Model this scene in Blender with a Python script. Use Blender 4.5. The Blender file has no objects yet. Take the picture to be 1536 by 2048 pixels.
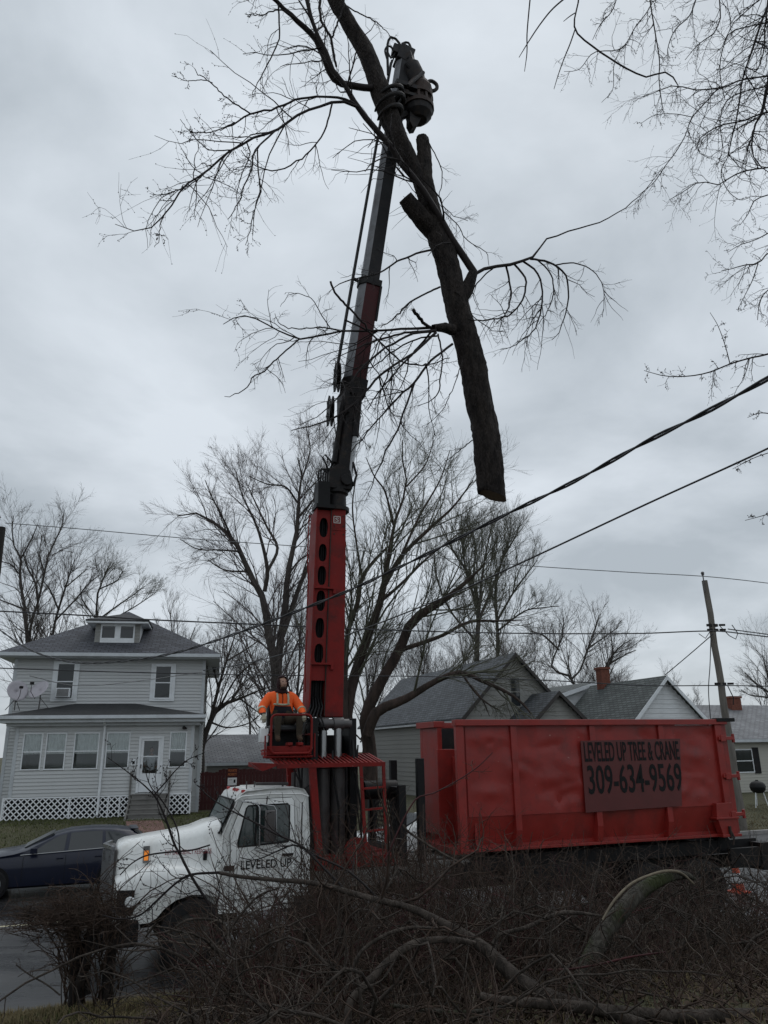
import bpy, math, random
import numpy as np
from mathutils import Vector, Matrix

rng = np.random.default_rng(11)
random.seed(5)
R_ = math.radians
scene = bpy.context.scene
COL = scene.collection

# ------------------------------------------------------------------ camera
PITCH, ROLL = R_(17.2), R_(0.9)
cam_d = bpy.data.cameras.new('camera')
cam = bpy.data.objects.new('camera', cam_d)
COL.objects.link(cam)
fwd = Vector((0, math.cos(PITCH), math.sin(PITCH)))
rt0 = Vector((1, 0, 0))
up0 = rt0.cross(fwd)
rt = rt0 * math.cos(ROLL) - up0 * math.sin(ROLL)
up = rt0 * math.sin(ROLL) + up0 * math.cos(ROLL)
m = Matrix((rt, up, -fwd)).transposed().to_4x4()
m.translation = Vector((0, 0, 3.3))
cam.matrix_world = m
cam_d.sensor_fit = 'HORIZONTAL'
cam_d.sensor_width = 36.0
cam_d.lens = 36.05
cam_d.clip_start = 0.05
cam_d.clip_end = 3000
scene.camera = cam

# ------------------------------------------------------------------ world: overcast sky
SUN_EL, SUN_AZ = R_(58), R_(35)        # sun behind the cloud, ahead and to the right
world = bpy.data.worlds.new('World')
scene.world = world
world.use_nodes = True
wn = world.node_tree
wn.nodes.clear()
def N(t, **kw):
    n = wn.nodes.new(t)
    for k, v in kw.items(): setattr(n, k, v)
    return n
L = wn.links.new
sky = N('ShaderNodeTexSky', sky_type='NISHITA')
sky.sun_disc = False
sky.sun_elevation = SUN_EL
sky.sun_rotation = SUN_AZ
tc = N('ShaderNodeTexCoord')
sep = N('ShaderNodeSeparateXYZ'); L(tc.outputs['Generated'], sep.inputs[0])
mx = N('ShaderNodeMath', operation='MAXIMUM'); L(sep.outputs[2], mx.inputs[0]); mx.inputs[1].default_value = 0.02
ad = N('ShaderNodeMath', operation='ADD'); L(mx.outputs[0], ad.inputs[0]); ad.inputs[1].default_value = 0.32
dx = N('ShaderNodeMath', operation='DIVIDE'); L(sep.outputs[0], dx.inputs[0]); L(ad.outputs[0], dx.inputs[1])
dy = N('ShaderNodeMath', operation='DIVIDE'); L(sep.outputs[1], dy.inputs[0]); L(ad.outputs[0], dy.inputs[1])
cmb = N('ShaderNodeCombineXYZ'); L(dx.outputs[0], cmb.inputs[0]); L(dy.outputs[0], cmb.inputs[1]); cmb.inputs[2].default_value = 3.7
n1 = N('ShaderNodeTexNoise'); n1.inputs['Scale'].default_value = 1.9; n1.inputs['Detail'].default_value = 7.0; n1.inputs['Roughness'].default_value = 0.52; n1.inputs['Distortion'].default_value = 0.25
L(cmb.outputs[0], n1.inputs['Vector'])
cr = N('ShaderNodeValToRGB'); L(n1.outputs[0], cr.inputs[0])
e = cr.color_ramp.elements
e[0].position = 0.36; e[0].color = (0.375, 0.415, 0.45, 1)
e[1].position = 0.64; e[1].color = (0.59, 0.635, 0.68, 1)
g = N('ShaderNodeMapRange'); L(sep.outputs[2], g.inputs[0])
g.inputs[1].default_value = 0.0; g.inputs[2].default_value = 0.75; g.inputs[3].default_value = 8.9; g.inputs[4].default_value = 11.2
cm = N('ShaderNodeVectorMath', operation='SCALE'); L(cr.outputs[0], cm.inputs[0]); L(g.outputs[0], cm.inputs[3])
mixs = N('ShaderNodeMixRGB'); mixs.inputs[0].default_value = 0.94
L(sky.outputs[0], mixs.inputs[1]); L(cm.outputs[0], mixs.inputs[2])
bg = N('ShaderNodeBackground'); bg.inputs[1].default_value = 0.10
L(mixs.outputs[0], bg.inputs[0])
wo = N('ShaderNodeOutputWorld'); L(bg.outputs[0], wo.inputs[0])

sun_d = bpy.data.lights.new('sun', 'SUN')
sun_d.energy = 0.5
sun_d.angle = R_(40)
sun_d.color = (1.0, 0.97, 0.93)
sun = bpy.data.objects.new('sun', sun_d)
COL.objects.link(sun)
# direction towards the sun: rotation measured clockwise from +Y like the sky texture
sdir = Vector((math.sin(SUN_AZ) * math.cos(SUN_EL), math.cos(SUN_AZ) * math.cos(SUN_EL), math.sin(SUN_EL)))
sun.rotation_euler = sdir.to_track_quat('Z', 'Y').to_euler()
sun.location = (0, 0, 60)

vs = scene.view_settings
vs.view_transform = 'Standard'
vs.look = 'None'
vs.exposure = 0.30
vs.gamma = 1.0
vs.use_curve_mapping = False
scene.render.engine = 'CYCLES'

# ------------------------------------------------------------------ frames and ground
YAW = R_(20.4)
CA, SA = math.cos(YAW), math.sin(YAW)
def S(u, v, z=0.0):            # street frame: u along the street, v across it
    return Vector((u * CA - v * SA, u * SA + v * CA, z))
def uv_of(x, y):
    return x * CA + y * SA, -x * SA + y * CA
def sm(t):
    t = np.clip(t, 0, 1); return t * t * (3 - 2 * t)
V0, V1 = 12.6, 25.0            # near and far edge of the road
def gz(x, y):
    u, v = uv_of(np.asarray(x, float), np.asarray(y, float))
    bank = 1.75 - 0.175 * np.clip(v - 3.0, 0, 9.0)
    bank = np.where(v > 11.8, bank * sm((12.75 - v) / 0.95), bank)
    bump = 0.05 * np.sin(1.9 * u + 0.7 * v) + 0.04 * np.sin(3.1 * v - 1.3 * u)
    near = np.where(v < 11.8, bank + bump, bank)
    far = 0.13 + 0.82 * sm((v - 25.6) / 6.5)
    return np.where(v < 12.75, near, np.where(v > V1 + 0.1, far, -0.03))

# ------------------------------------------------------------------ materials
def new_mat(name):
    mt = bpy.data.materials.new(name); mt.use_nodes = True
    nt = mt.node_tree
    return mt, nt, nt.nodes['Principled BSDF'], nt.nodes, nt.links
def M(name, base, rough=0.6, metal=0.0, var=0.18, vs=3.0, bump=0.0, bs=40.0, coat=0.0, stain=None, sfac=0.5, ss=2.0, stretch=(1, 1, 1), rvar=0.1, emit=None, chips=None):
    mt, nt, p, nd, lk = new_mat(name)
    tcn = nd.new('ShaderNodeTexCoord')
    mp = nd.new('ShaderNodeMapping'); mp.inputs['Scale'].default_value = stretch
    lk.new(tcn.outputs['Object'], mp.inputs[0])
    nz = nd.new('ShaderNodeTexNoise'); nz.inputs['Scale'].default_value = vs; nz.inputs['Detail'].default_value = 6; nz.inputs['Roughness'].default_value = 0.62
    lk.new(mp.outputs[0], nz.inputs['Vector'])
    r = nd.new('ShaderNodeValToRGB'); lk.new(nz.outputs[0], r.inputs[0])
    b = np.array(base)
    r.color_ramp.elements[0].position = 0.32; r.color_ramp.elements[0].color = (*np.clip(b * (1 - var), 0, 1), 1)
    r.color_ramp.elements[1].position = 0.68; r.color_ramp.elements[1].color = (*np.clip(b * (1 + var), 0, 1), 1)
    out = r.outputs[0]
    if stain is not None:
        n2 = nd.new('ShaderNodeTexNoise'); n2.inputs['Scale'].default_value = ss; n2.inputs['Detail'].default_value = 8; n2.inputs['Roughness'].default_value = 0.7
        lk.new(mp.outputs[0], n2.inputs['Vector'])
        r2 = nd.new('ShaderNodeValToRGB'); lk.new(n2.outputs[0], r2.inputs[0])
        r2.color_ramp.elements[0].position = 0.5; r2.color_ramp.elements[0].color = (0, 0, 0, 1)
        r2.color_ramp.elements[1].position = 0.72; r2.color_ramp.elements[1].color = (sfac, sfac, sfac, 1)
        mxn = nd.new('ShaderNodeMixRGB'); lk.new(r2.outputs[0], mxn.inputs[0]); lk.new(out, mxn.inputs[1]); mxn.inputs[2].default_value = (*stain, 1)
        out = mxn.outputs[0]
    if chips:
        n4 = nd.new('ShaderNodeTexNoise'); n4.inputs['Scale'].default_value = chips[1]; n4.inputs['Detail'].default_value = 3; n4.inputs['Roughness'].default_value = .75
        m4 = nd.new('ShaderNodeMapping'); m4.inputs['Scale'].default_value = chips[3]; lk.new(tcn.outputs['Object'], m4.inputs[0]); lk.new(m4.outputs[0], n4.inputs['Vector'])
        r4 = nd.new('ShaderNodeValToRGB'); lk.new(n4.outputs[0], r4.inputs[0])
        r4.color_ramp.elements[0].position = chips[2]; r4.color_ramp.elements[0].color = (0, 0, 0, 1); r4.color_ramp.elements[1].position = chips[2] + .05; r4.color_ramp.elements[1].color = (.8, .8, .8, 1)
        mx4 = nd.new('ShaderNodeMixRGB'); lk.new(r4.outputs[0], mx4.inputs[0]); lk.new(out, mx4.inputs[1]); mx4.inputs[2].default_value = (*chips[0], 1); out = mx4.outputs[0]
    lk.new(out, p.inputs['Base Color'])
    rr = nd.new('ShaderNodeMapRange'); lk.new(nz.outputs[0], rr.inputs[0])
    rr.inputs[1].default_value = 0.3; rr.inputs[2].default_value = 0.7
    rr.inputs[3].default_value = max(0.03, rough - rvar); rr.inputs[4].default_value = min(1, rough + rvar)
    lk.new(rr.outputs[0], p.inputs['Roughness'])
    p.inputs['Metallic'].default_value = metal
    p.inputs['Coat Weight'].default_value = coat
    if name == 'navy_car_paint': p.inputs['Specular IOR Level'].default_value = .3
    if rough >= .58 and metal == 0: p.inputs['Specular IOR Level'].default_value = .25
    if bump > 0:
        n3 = nd.new('ShaderNodeTexNoise'); n3.inputs['Scale'].default_value = bs; n3.inputs['Detail'].default_value = 5
        lk.new(mp.outputs[0], n3.inputs['Vector'])
        bp = nd.new('ShaderNodeBump'); bp.inputs['Strength'].default_value = bump; bp.inputs['Distance'].default_value = 0.02
        lk.new(n3.outputs[0], bp.inputs['Height']); lk.new(bp.outputs[0], p.inputs['Normal'])
    if emit:
        p.inputs['Emission Color'].default_value = (*emit[:3], 1); p.inputs['Emission Strength'].default_value = emit[3]
    return mt
def glass_mat(name, tint=(0.8, 0.85, 0.85), refl=1.0):
    mt = bpy.data.materials.new(name); mt.use_nodes = True
    nd, lk = mt.node_tree.nodes, mt.node_tree.links
    nd.clear()
    o = nd.new('ShaderNodeOutputMaterial')
    tr = nd.new('ShaderNodeBsdfTransparent'); tr.inputs[0].default_value = (*tint, 1)
    gl = nd.new('ShaderNodeBsdfGlossy'); gl.inputs[0].default_value = (0.9, 0.92, 0.95, 1); gl.inputs[1].default_value = 0.04
    fr = nd.new('ShaderNodeFresnel'); fr.inputs[0].default_value = 1.5
    ml = nd.new('ShaderNodeMath'); ml.operation = 'MULTIPLY'; ml.inputs[1].default_value = refl
    lk.new(fr.outputs[0], ml.inputs[0])
    mxs = nd.new('ShaderNodeMixShader')
    lk.new(ml.outputs[0], mxs.inputs[0]); lk.new(tr.outputs[0], mxs.inputs[1]); lk.new(gl.outputs[0], mxs.inputs[2])
    lk.new(mxs.outputs[0], o.inputs[0])
    return mt
def shingle_mat(name, c1, c2, mortar, scale=1.0):
    mt, nt, p, nd, lk = new_mat(name)
    tcn = nd.new('ShaderNodeTexCoord')
    br = nd.new('ShaderNodeTexBrick')
    br.inputs['Scale'].default_value = scale
    br.inputs['Color1'].default_value = (*c1, 1); br.inputs['Color2'].default_value = (*c2, 1); br.inputs['Mortar'].default_value = (*mortar, 1)
    br.inputs['Mortar Size'].default_value = 0.022; br.inputs['Brick Width'].default_value = 0.34; br.inputs['Row Height'].default_value = 0.16
    br.inputs['Bias'].default_value = -0.1
    lk.new(tcn.outputs['UV'], br.inputs['Vector'])
    nz = nd.new('ShaderNodeTexNoise'); nz.inputs['Scale'].default_value = 1.1; nz.inputs['Detail'].default_value = 6; nz.inputs['Roughness'].default_value = 0.7
    lk.new(tcn.outputs['Object'], nz.inputs['Vector'])
    mr = nd.new('ShaderNodeMapRange'); lk.new(nz.outputs[0], mr.inputs[0]); mr.inputs[1].default_value = .3; mr.inputs[2].default_value = .7; mr.inputs[3].default_value = 0.65; mr.inputs[4].default_value = 1.3
    sc = nd.new('ShaderNodeVectorMath'); sc.operation = 'SCALE'
    lk.new(br.outputs[0], sc.inputs[0]); lk.new(mr.outputs[0], sc.inputs[3])
    lk.new(sc.outputs[0], p.inputs['Base Color'])
    p.inputs['Roughness'].default_value = 0.7
    bp = nd.new('ShaderNodeBump'); bp.inputs['Strength'].default_value = 0.6; bp.inputs['Distance'].default_value = 0.03
    sub = nd.new('ShaderNodeMath'); sub.operation = 'SUBTRACT'; sub.inputs[0].default_value = 1.0
    lk.new(br.outputs['Fac'], sub.inputs[1]); lk.new(sub.outputs[0], bp.inputs['Height']); lk.new(bp.outputs[0], p.inputs['Normal'])
    return mt
def bark_mat(name, c1, c2, scale=6.0, bump=0.9, moss=None):
    mt, nt, p, nd, lk = new_mat(name)
    tcn = nd.new('ShaderNodeTexCoord')
    mp = nd.new('ShaderNodeMapping'); mp.inputs['Scale'].default_value = (1, 1, 0.25); lk.new(tcn.outputs['Object'], mp.inputs[0])
    nz = nd.new('ShaderNodeTexNoise'); nz.inputs['Scale'].default_value = scale; nz.inputs['Detail'].default_value = 8; nz.inputs['Roughness'].default_value = 0.65
    lk.new(mp.outputs[0], nz.inputs['Vector'])
    vo = nd.new('ShaderNodeTexVoronoi'); vo.feature = 'DISTANCE_TO_EDGE'; vo.inputs['Scale'].default_value = scale * 2.6
    lk.new(mp.outputs[0], vo.inputs['Vector'])
    r = nd.new('ShaderNodeValToRGB'); lk.new(nz.outputs[0], r.inputs[0])
    r.color_ramp.elements[0].position = 0.35; r.color_ramp.elements[0].color = (*c1, 1)
    r.color_ramp.elements[1].position = 0.66; r.color_ramp.elements[1].color = (*c2, 1)
    out = r.outputs[0]
    if moss:
        n2 = nd.new('ShaderNodeTexNoise'); n2.inputs['Scale'].default_value = 3.0; n2.inputs['Detail'].default_value = 7; lk.new(tcn.outputs['Object'], n2.inputs['Vector'])
        r2 = nd.new('ShaderNodeValToRGB'); lk.new(n2.outputs[0], r2.inputs[0]); r2.color_ramp.elements[0].position = .46; r2.color_ramp.elements[1].position = .62
        mxn = nd.new('ShaderNodeMixRGB'); lk.new(r2.outputs[0], mxn.inputs[0]); lk.new(out, mxn.inputs[1]); mxn.inputs[2].default_value = (*moss, 1); out = mxn.outputs[0]
    lk.new(out, p.inputs['Base Color']); p.inputs['Roughness'].default_value = 0.85; p.inputs['Specular IOR Level'].default_value = .2
    ma = nd.new('ShaderNodeMath'); ma.operation = 'ADD'; lk.new(vo.outputs[0], ma.inputs[0]); lk.new(nz.outputs[0], ma.inputs[1])
    bp = nd.new('ShaderNodeBump'); bp.inputs['Strength'].default_value = bump; bp.inputs['Distance'].default_value = 0.05
    lk.new(ma.outputs[0], bp.inputs['Height']); lk.new(bp.outputs[0], p.inputs['Normal'])
    return mt
def asphalt_mat():
    mt, nt, p, nd, lk = new_mat('wet_asphalt')
    tcn = nd.new('ShaderNodeTexCoord')
    a = nd.new('ShaderNodeTexNoise'); a.inputs['Scale'].default_value = 0.55; a.inputs['Detail'].default_value = 7; a.inputs['Roughness'].default_value = .6
    mp = nd.new('ShaderNodeMapping'); mp.inputs['Scale'].default_value = (.35, 1.4, 1); mp.inputs['Rotation'].default_value = (0, 0, -YAW)
    lk.new(tcn.outputs['Object'], mp.inputs[0]); lk.new(mp.outputs[0], a.inputs['Vector'])
    b = nd.new('ShaderNodeTexNoise'); b.inputs['Scale'].default_value = 60; b.inputs['Detail'].default_value = 4; lk.new(tcn.outputs['Object'], b.inputs['Vector'])
    r = nd.new('ShaderNodeValToRGB'); lk.new(a.outputs[0], r.inputs[0])
    r.color_ramp.elements[0].position = .35; r.color_ramp.elements[0].color = (.026, .027, .03, 1)
    r.color_ramp.elements[1].position = .68; r.color_ramp.elements[1].color = (.062, .06, .06, 1)
    ml = nd.new('ShaderNodeMixRGB'); ml.blend_type = 'MULTIPLY'; ml.inputs[0].default_value = .6
    lk.new(r.outputs[0], ml.inputs[1]); lk.new(b.outputs[0], ml.inputs[2]); lk.new(ml.outputs[0], p.inputs['Base Color'])
    mr = nd.new('ShaderNodeMapRange'); lk.new(a.outputs[0], mr.inputs[0]); mr.inputs[1].default_value = .38; mr.inputs[2].default_value = .64; mr.inputs[3].default_value = .16; mr.inputs[4].default_value = .5
    lk.new(mr.outputs[0], p.inputs['Roughness'])
    bp = nd.new('ShaderNodeBump'); bp.inputs['Strength'].default_value = .35; bp.inputs['Distance'].default_value = .008
    lk.new(b.outputs[0], bp.inputs['Height']); lk.new(bp.outputs[0], p.inputs['Normal'])
    return mt
def ground_mat():
    mt, nt, p, nd, lk = new_mat('winter_turf')
    tcn = nd.new('ShaderNodeTexCoord')
    a = nd.new('ShaderNodeTexNoise'); a.inputs['Scale'].default_value = .5; a.inputs['Detail'].default_value = 9; a.inputs['Roughness'].default_value = .7
    lk.new(tcn.outputs['Object'], a.inputs['Vector'])
    r = nd.new('ShaderNodeValToRGB'); lk.new(a.outputs[0], r.inputs[0])
    el = r.color_ramp.elements
    el[0].position = .3; el[0].color = (.035, .027, .018, 1)
    el[1].position = .72; el[1].color = (.085, .072, .036, 1)
    x = el.new(.5); x.color = (.058, .058, .024, 1)
    lk.new(r.outputs[0], p.inputs['Base Color']); p.inputs['Roughness'].default_value = .9
    b = nd.new('ShaderNodeTexNoise'); b.inputs['Scale'].default_value = 26; b.inputs['Detail'].default_value = 6; lk.new(tcn.outputs['Object'], b.inputs['Vector'])
    bp = nd.new('ShaderNodeBump'); bp.inputs['Strength'].default_value = 1; bp.inputs['Distance'].default_value = .06
    lk.new(b.outputs[0], bp.inputs['Height']); lk.new(bp.outputs[0], p.inputs['Normal'])
    return mt

K_ = {}
K_['asphalt'] = asphalt_mat()
K_['turf'] = ground_mat()
K_['white_line'] = M('worn_road_paint', (.46, .43, .30), .6, stain=(.06, .06, .06), sfac=.8, ss=9)
K_['concrete'] = M('concrete', (.27, .26, .25), .8, bump=.4, bs=30, stain=(.12, .12, .11))
K_['path'] = M('reddish_path', (.17, .10, .085), .8, var=.3, vs=4, bump=.4)
K_['siding'] = M('grey_vinyl_siding', (.52, .535, .535), .55, var=.06, vs=1.2, stain=(.33, .34, .33), sfac=.4, ss=1.3)
K_['trim'] = M('white_trim', (.74, .77, .79), .5, var=.06, stain=(.45, .45, .43), sfac=.35)
K_['greytrim'] = M('grey_gutter', (.50, .53, .55), .45, var=.08, stain=(.25, .25, .25), sfac=.4)
K_['lattice'] = M('white_lattice', (.80, .82, .84), .5, var=.06)
K_['white_siding'] = M('white_clapboard', (.70, .72, .73), .6, var=.07, vs=1.5, stain=(.36, .36, .35), sfac=.4)
K_['old_siding'] = M('weathered_clapboard', (.27, .27, .255), .7, var=.12, vs=1.5, stain=(.2, .19, .17), sfac=.5)  # weathered tone, lowered further for tree shade on the gable house
K_['beige_siding'] = M('beige_siding', (.44, .43, .38), .6, var=.07, vs=1.5)
K_['roof_dark'] = shingle_mat('dark_shingles', (.078, .083, .10), (.036, .038, .048), (.014, .014, .018))
K_['roof_black'] = shingle_mat('black_shingles', (.026, .028, .030), (.018, .019, .021), (.010, .010, .011))
K_['roof_grey'] = shingle_mat('grey_shingles', (.10, .11, .122), (.05, .057, .064), (.02, .022, .025))  # darkened too, for the trees shading that house
K_['roof_green'] = shingle_mat('green_grey_shingles', (.10, .112, .11), (.048, .06, .057), (.019, .022, .021))
K_['roof_pale'] = shingle_mat('pale_shingles', (.20, .205, .215), (.14, .145, .155), (.07, .07, .075))
K_['brick'] = M('chimney_brick', (.17, .065, .045), .85, var=.3, vs=9, bump=.5)
K_['glass'] = glass_mat('window_glass', (.90, .93, .93))
K_['dark_glass'] = M('dark_glass', (.020, .024, .026), .05, var=.1, rvar=.02, coat=.3)
K_['windscreen'] = M('windscreen_glass', (.020, .032, .031), .05, var=.1, rvar=.02, coat=.5)
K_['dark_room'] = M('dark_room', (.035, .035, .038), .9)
K_['curtain'] = M('curtain', (.82, .81, .79), .9, var=.1, vs=6)
K_['car_screen'] = M('car_screen_glass', (.02, .025, .028), .35, var=.1)
K_['rake_dark'] = M('dark_rake_board', (.055, .05, .048), .7)
K_['rim_dirty'] = M('grimy_wheel', (.055, .053, .05), .7, var=.4, vs=6)
K_['truck_white'] = M('white_truck_paint', (.77, .78, .76), .3, var=.04, vs=2, coat=.35, stain=(.34, .31, .25), sfac=.45, ss=2.8, chips=((.17, .11, .07), 16, .735, (1, 1, .7)))
K_['red'] = M('red_crane_paint', (.185, .011, .009), .6, var=.2, vs=2.2, stain=(.05, .012, .011), sfac=.75, ss=3.0, bump=.15, bs=9, chips=((.30, .20, .18), 14, .71, (1, 1, .6)))
K_['red_box'] = M('red_container_paint', (.26, .018, .013), .5, var=.2, vs=1.6, coat=.12, stain=(.10, .018, .016), sfac=.7, ss=1.7, bump=.3, bs=2.6, chips=((.36, .17, .14), 7, .70, (1, 1, 2.2)))
K_['sign_panel'] = M('dark_red_panel', (.105, .019, .018), .5, var=.12, vs=3)
K_['ink'] = M('black_lettering', (.006, .006, .007), .6, var=.1)
K_['ink_red'] = M('red_lettering', (.20, .02, .03), .5, var=.1)
K_['ink_orange'] = M('orange_lettering', (.45, .13, .03), .5)
K_['ink_white'] = M('white_lettering', (.55, .5, .48), .5)
K_['black'] = M('black_steel', (.008, .008, .009), .6, var=.3, rvar=.15, stain=(.05, .03, .02), sfac=.35)
K_['dark_steel'] = M('dark_oily_steel', (.014, .013, .014), .6, metal=0, var=.35, rvar=.15, stain=(.07, .045, .03), sfac=.5, ss=5, bump=.3, bs=14)
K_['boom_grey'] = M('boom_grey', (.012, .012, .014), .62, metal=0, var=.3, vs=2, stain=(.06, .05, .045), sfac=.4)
K_['boom_pale'] = M('boom_pale_face', (.20, .205, .22), .6, var=.2, stain=(.08, .07, .07), sfac=.6)  # paler grey on the boom's left faces
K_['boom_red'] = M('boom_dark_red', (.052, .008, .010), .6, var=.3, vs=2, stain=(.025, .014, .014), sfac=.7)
K_['chrome'] = M('chrome_rod', (.34, .345, .35), .32, metal=1.0, var=.06, rvar=.08)
K_['grey_steel'] = M('grey_cylinder_paint', (.085, .08, .08), .4, metal=.2, var=.25, stain=(.05, .03, .02), sfac=.5)
K_['rust'] = M('rusty_steel', (.040, .026, .021), .75, metal=.2, var=.4, vs=8, bump=.4, bs=20)
K_['hose'] = M('rubber_hose', (.009, .009, .010), .6, var=.2)
K_['rubber'] = M('tyre_rubber', (.016, .016, .017), .8, var=.25, bump=.3)
K_['alloy'] = M('alloy_rim', (.38, .39, .41), .3, metal=.9, var=.1)
K_['navy'] = M('navy_car_paint', (.004, .007, .022), .35, var=.1, coat=.25, rvar=.04)
K_['white_car'] = M('white_car_paint', (.6, .61, .6), .25, var=.04, coat=.5)
K_['silver_car'] = M('silver_car_paint', (.36, .37, .38), .28, metal=.5, var=.05, coat=.5)
K_['amber'] = M('amber_lamp', (.55, .16, .02), .3, emit=(1, .32, .05, .3))
K_['red_lamp'] = M('red_lamp', (.35, .03, .03), .3)
K_['lamp'] = M('clear_lamp', (.7, .72, .72), .15, var=.05, coat=.6)
K_['fence_red'] = M('dark_red_fence_stain', (.055, .016, .016), .75, var=.3, vs=4, stretch=(1, 1, .3), bump=.3)
K_['step_wood'] = M('grey_weathered_wood', (.17, .165, .155), .8, var=.25, vs=5, stretch=(.4, 1, 1), bump=.3)
K_['pole_wood'] = M('weathered_pole_wood', (.155, .142, .125), .85, var=.3, vs=9, stretch=(1, 1, .12), bump=.5, bs=30, stain=(.08, .07, .06))
K_['dark_pole'] = M('tarred_pole_wood', (.03, .027, .025), .85, var=.3, stretch=(1, 1, .15))
K_['wire'] = M('weathered_cable', (.022, .022, .025), .5, var=.2)
K_['wire_pale'] = M('aluminium_cable', (.12, .125, .13), .45, var=.2)
K_['dish'] = M('grey_dish', (.40, .38, .41), .5, var=.08)
K_['bark_far'] = bark_mat('hazed_bark', (.040, .035, .032), (.085, .075, .067), 4.0)  # lightened bark, distance haze put into the colour
K_['twig_far'] = M('hazed_twig', (.088, .078, .072), .85, var=.25)  # lighter and greyer to carry the haze over far trees
K_['twig_green'] = M('budding_twig', (.090, .090, .066), .85, var=.25)  # greenish, with the same haze lift in its tone
K_['twig_purple'] = M('reddish_twig', (.092, .076, .074), .85, var=.25)  # reddish, also lightened for distance haze
K_['bark_red'] = bark_mat('peeled_reddish_bark', (.030, .024, .021), (.070, .050, .042), 3.0)
K_['bark_log'] = bark_mat('furrowed_bark', (.012, .010, .010), (.044, .036, .032), 9.0, 1.0)
K_['bark_moss'] = bark_mat('mossy_bark', (.026, .023, .019), (.082, .075, .062), 8.0, 1.0, moss=(.040, .047, .020))
K_['bark_brush'] = bark_mat('cut_branch_bark', (.020, .016, .013), (.074, .060, .050), 9.0, .7)
K_['twig_near'] = M('near_twig', (.018, .014, .014), .75, var=.3)
K_['bud'] = M('leaf_bud', (.030, .023, .019), .7, var=.3)
K_['cut_wood'] = M('fresh_cut_wood', (.115, .092, .06), .8, var=.25, vs=12)
K_['bramble'] = M('bramble_stem', (.046, .030, .022), .8, var=.6, vs=5)
K_['pale_cane'] = M('pale_weathered_cane', (.115, .093, .075), .8, var=.4, vs=4)
K_['bramble_red'] = M('reddish_bramble_stem', (.055, .016, .017), .7, var=.4, vs=2)
K_['straw'] = M('dry_grass_blade', (.15, .12, .062), .85, var=.35, vs=1.2)
K_['grassgreen'] = M('green_grass_blade', (.075, .088, .03), .85, var=.35, vs=1.0)
K_['litter'] = M('dead_leaf', (.060, .040, .027), .85, var=.45, vs=6)
K_['orange'] = M('hi_vis_orange', (.90, .125, .02), .6, var=.08, )
K_['reflect'] = M('grey_reflective_tape', (.40, .42, .30), .4, var=.1)
K_['jacket_black'] = M('black_jacket_cloth', (.020, .020, .026), .8)
K_['hood_cloth'] = M('dark_maroon_cloth', (.030, .013, .014), .9)
K_['trousers'] = M('olive_trousers', (.062, .050, .036), .9, var=.2, vs=9)
K_['boots'] = M('tan_boot', (.07, .045, .03), .8)
K_['glove'] = M('pale_work_glove', (.36, .34, .26), .8)
K_['skin'] = M('skin', (.36, .21, .15), .55, var=.08)
K_['beard'] = M('beard_hair', (.045, .030, .024), .9)
K_['shirt'] = M('white_shirt', (.72, .72, .76), .85, var=.06)
K_['split_wood'] = M('split_wood', (.15, .125, .09), .8, var=.4, vs=14)
K_['black_seat'] = M('black_seat_vinyl', (.012, .012, .014), .5)
K_['cone'] = M('orange_cone_plastic', (.62, .085, .03), .5)
K_['paper'] = M('white_notice_paper', (.68, .68, .68), .6, var=.05)
K_['evergreen'] = M('evergreen_leaf', (.028, .040, .024), .85, var=.35)

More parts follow.
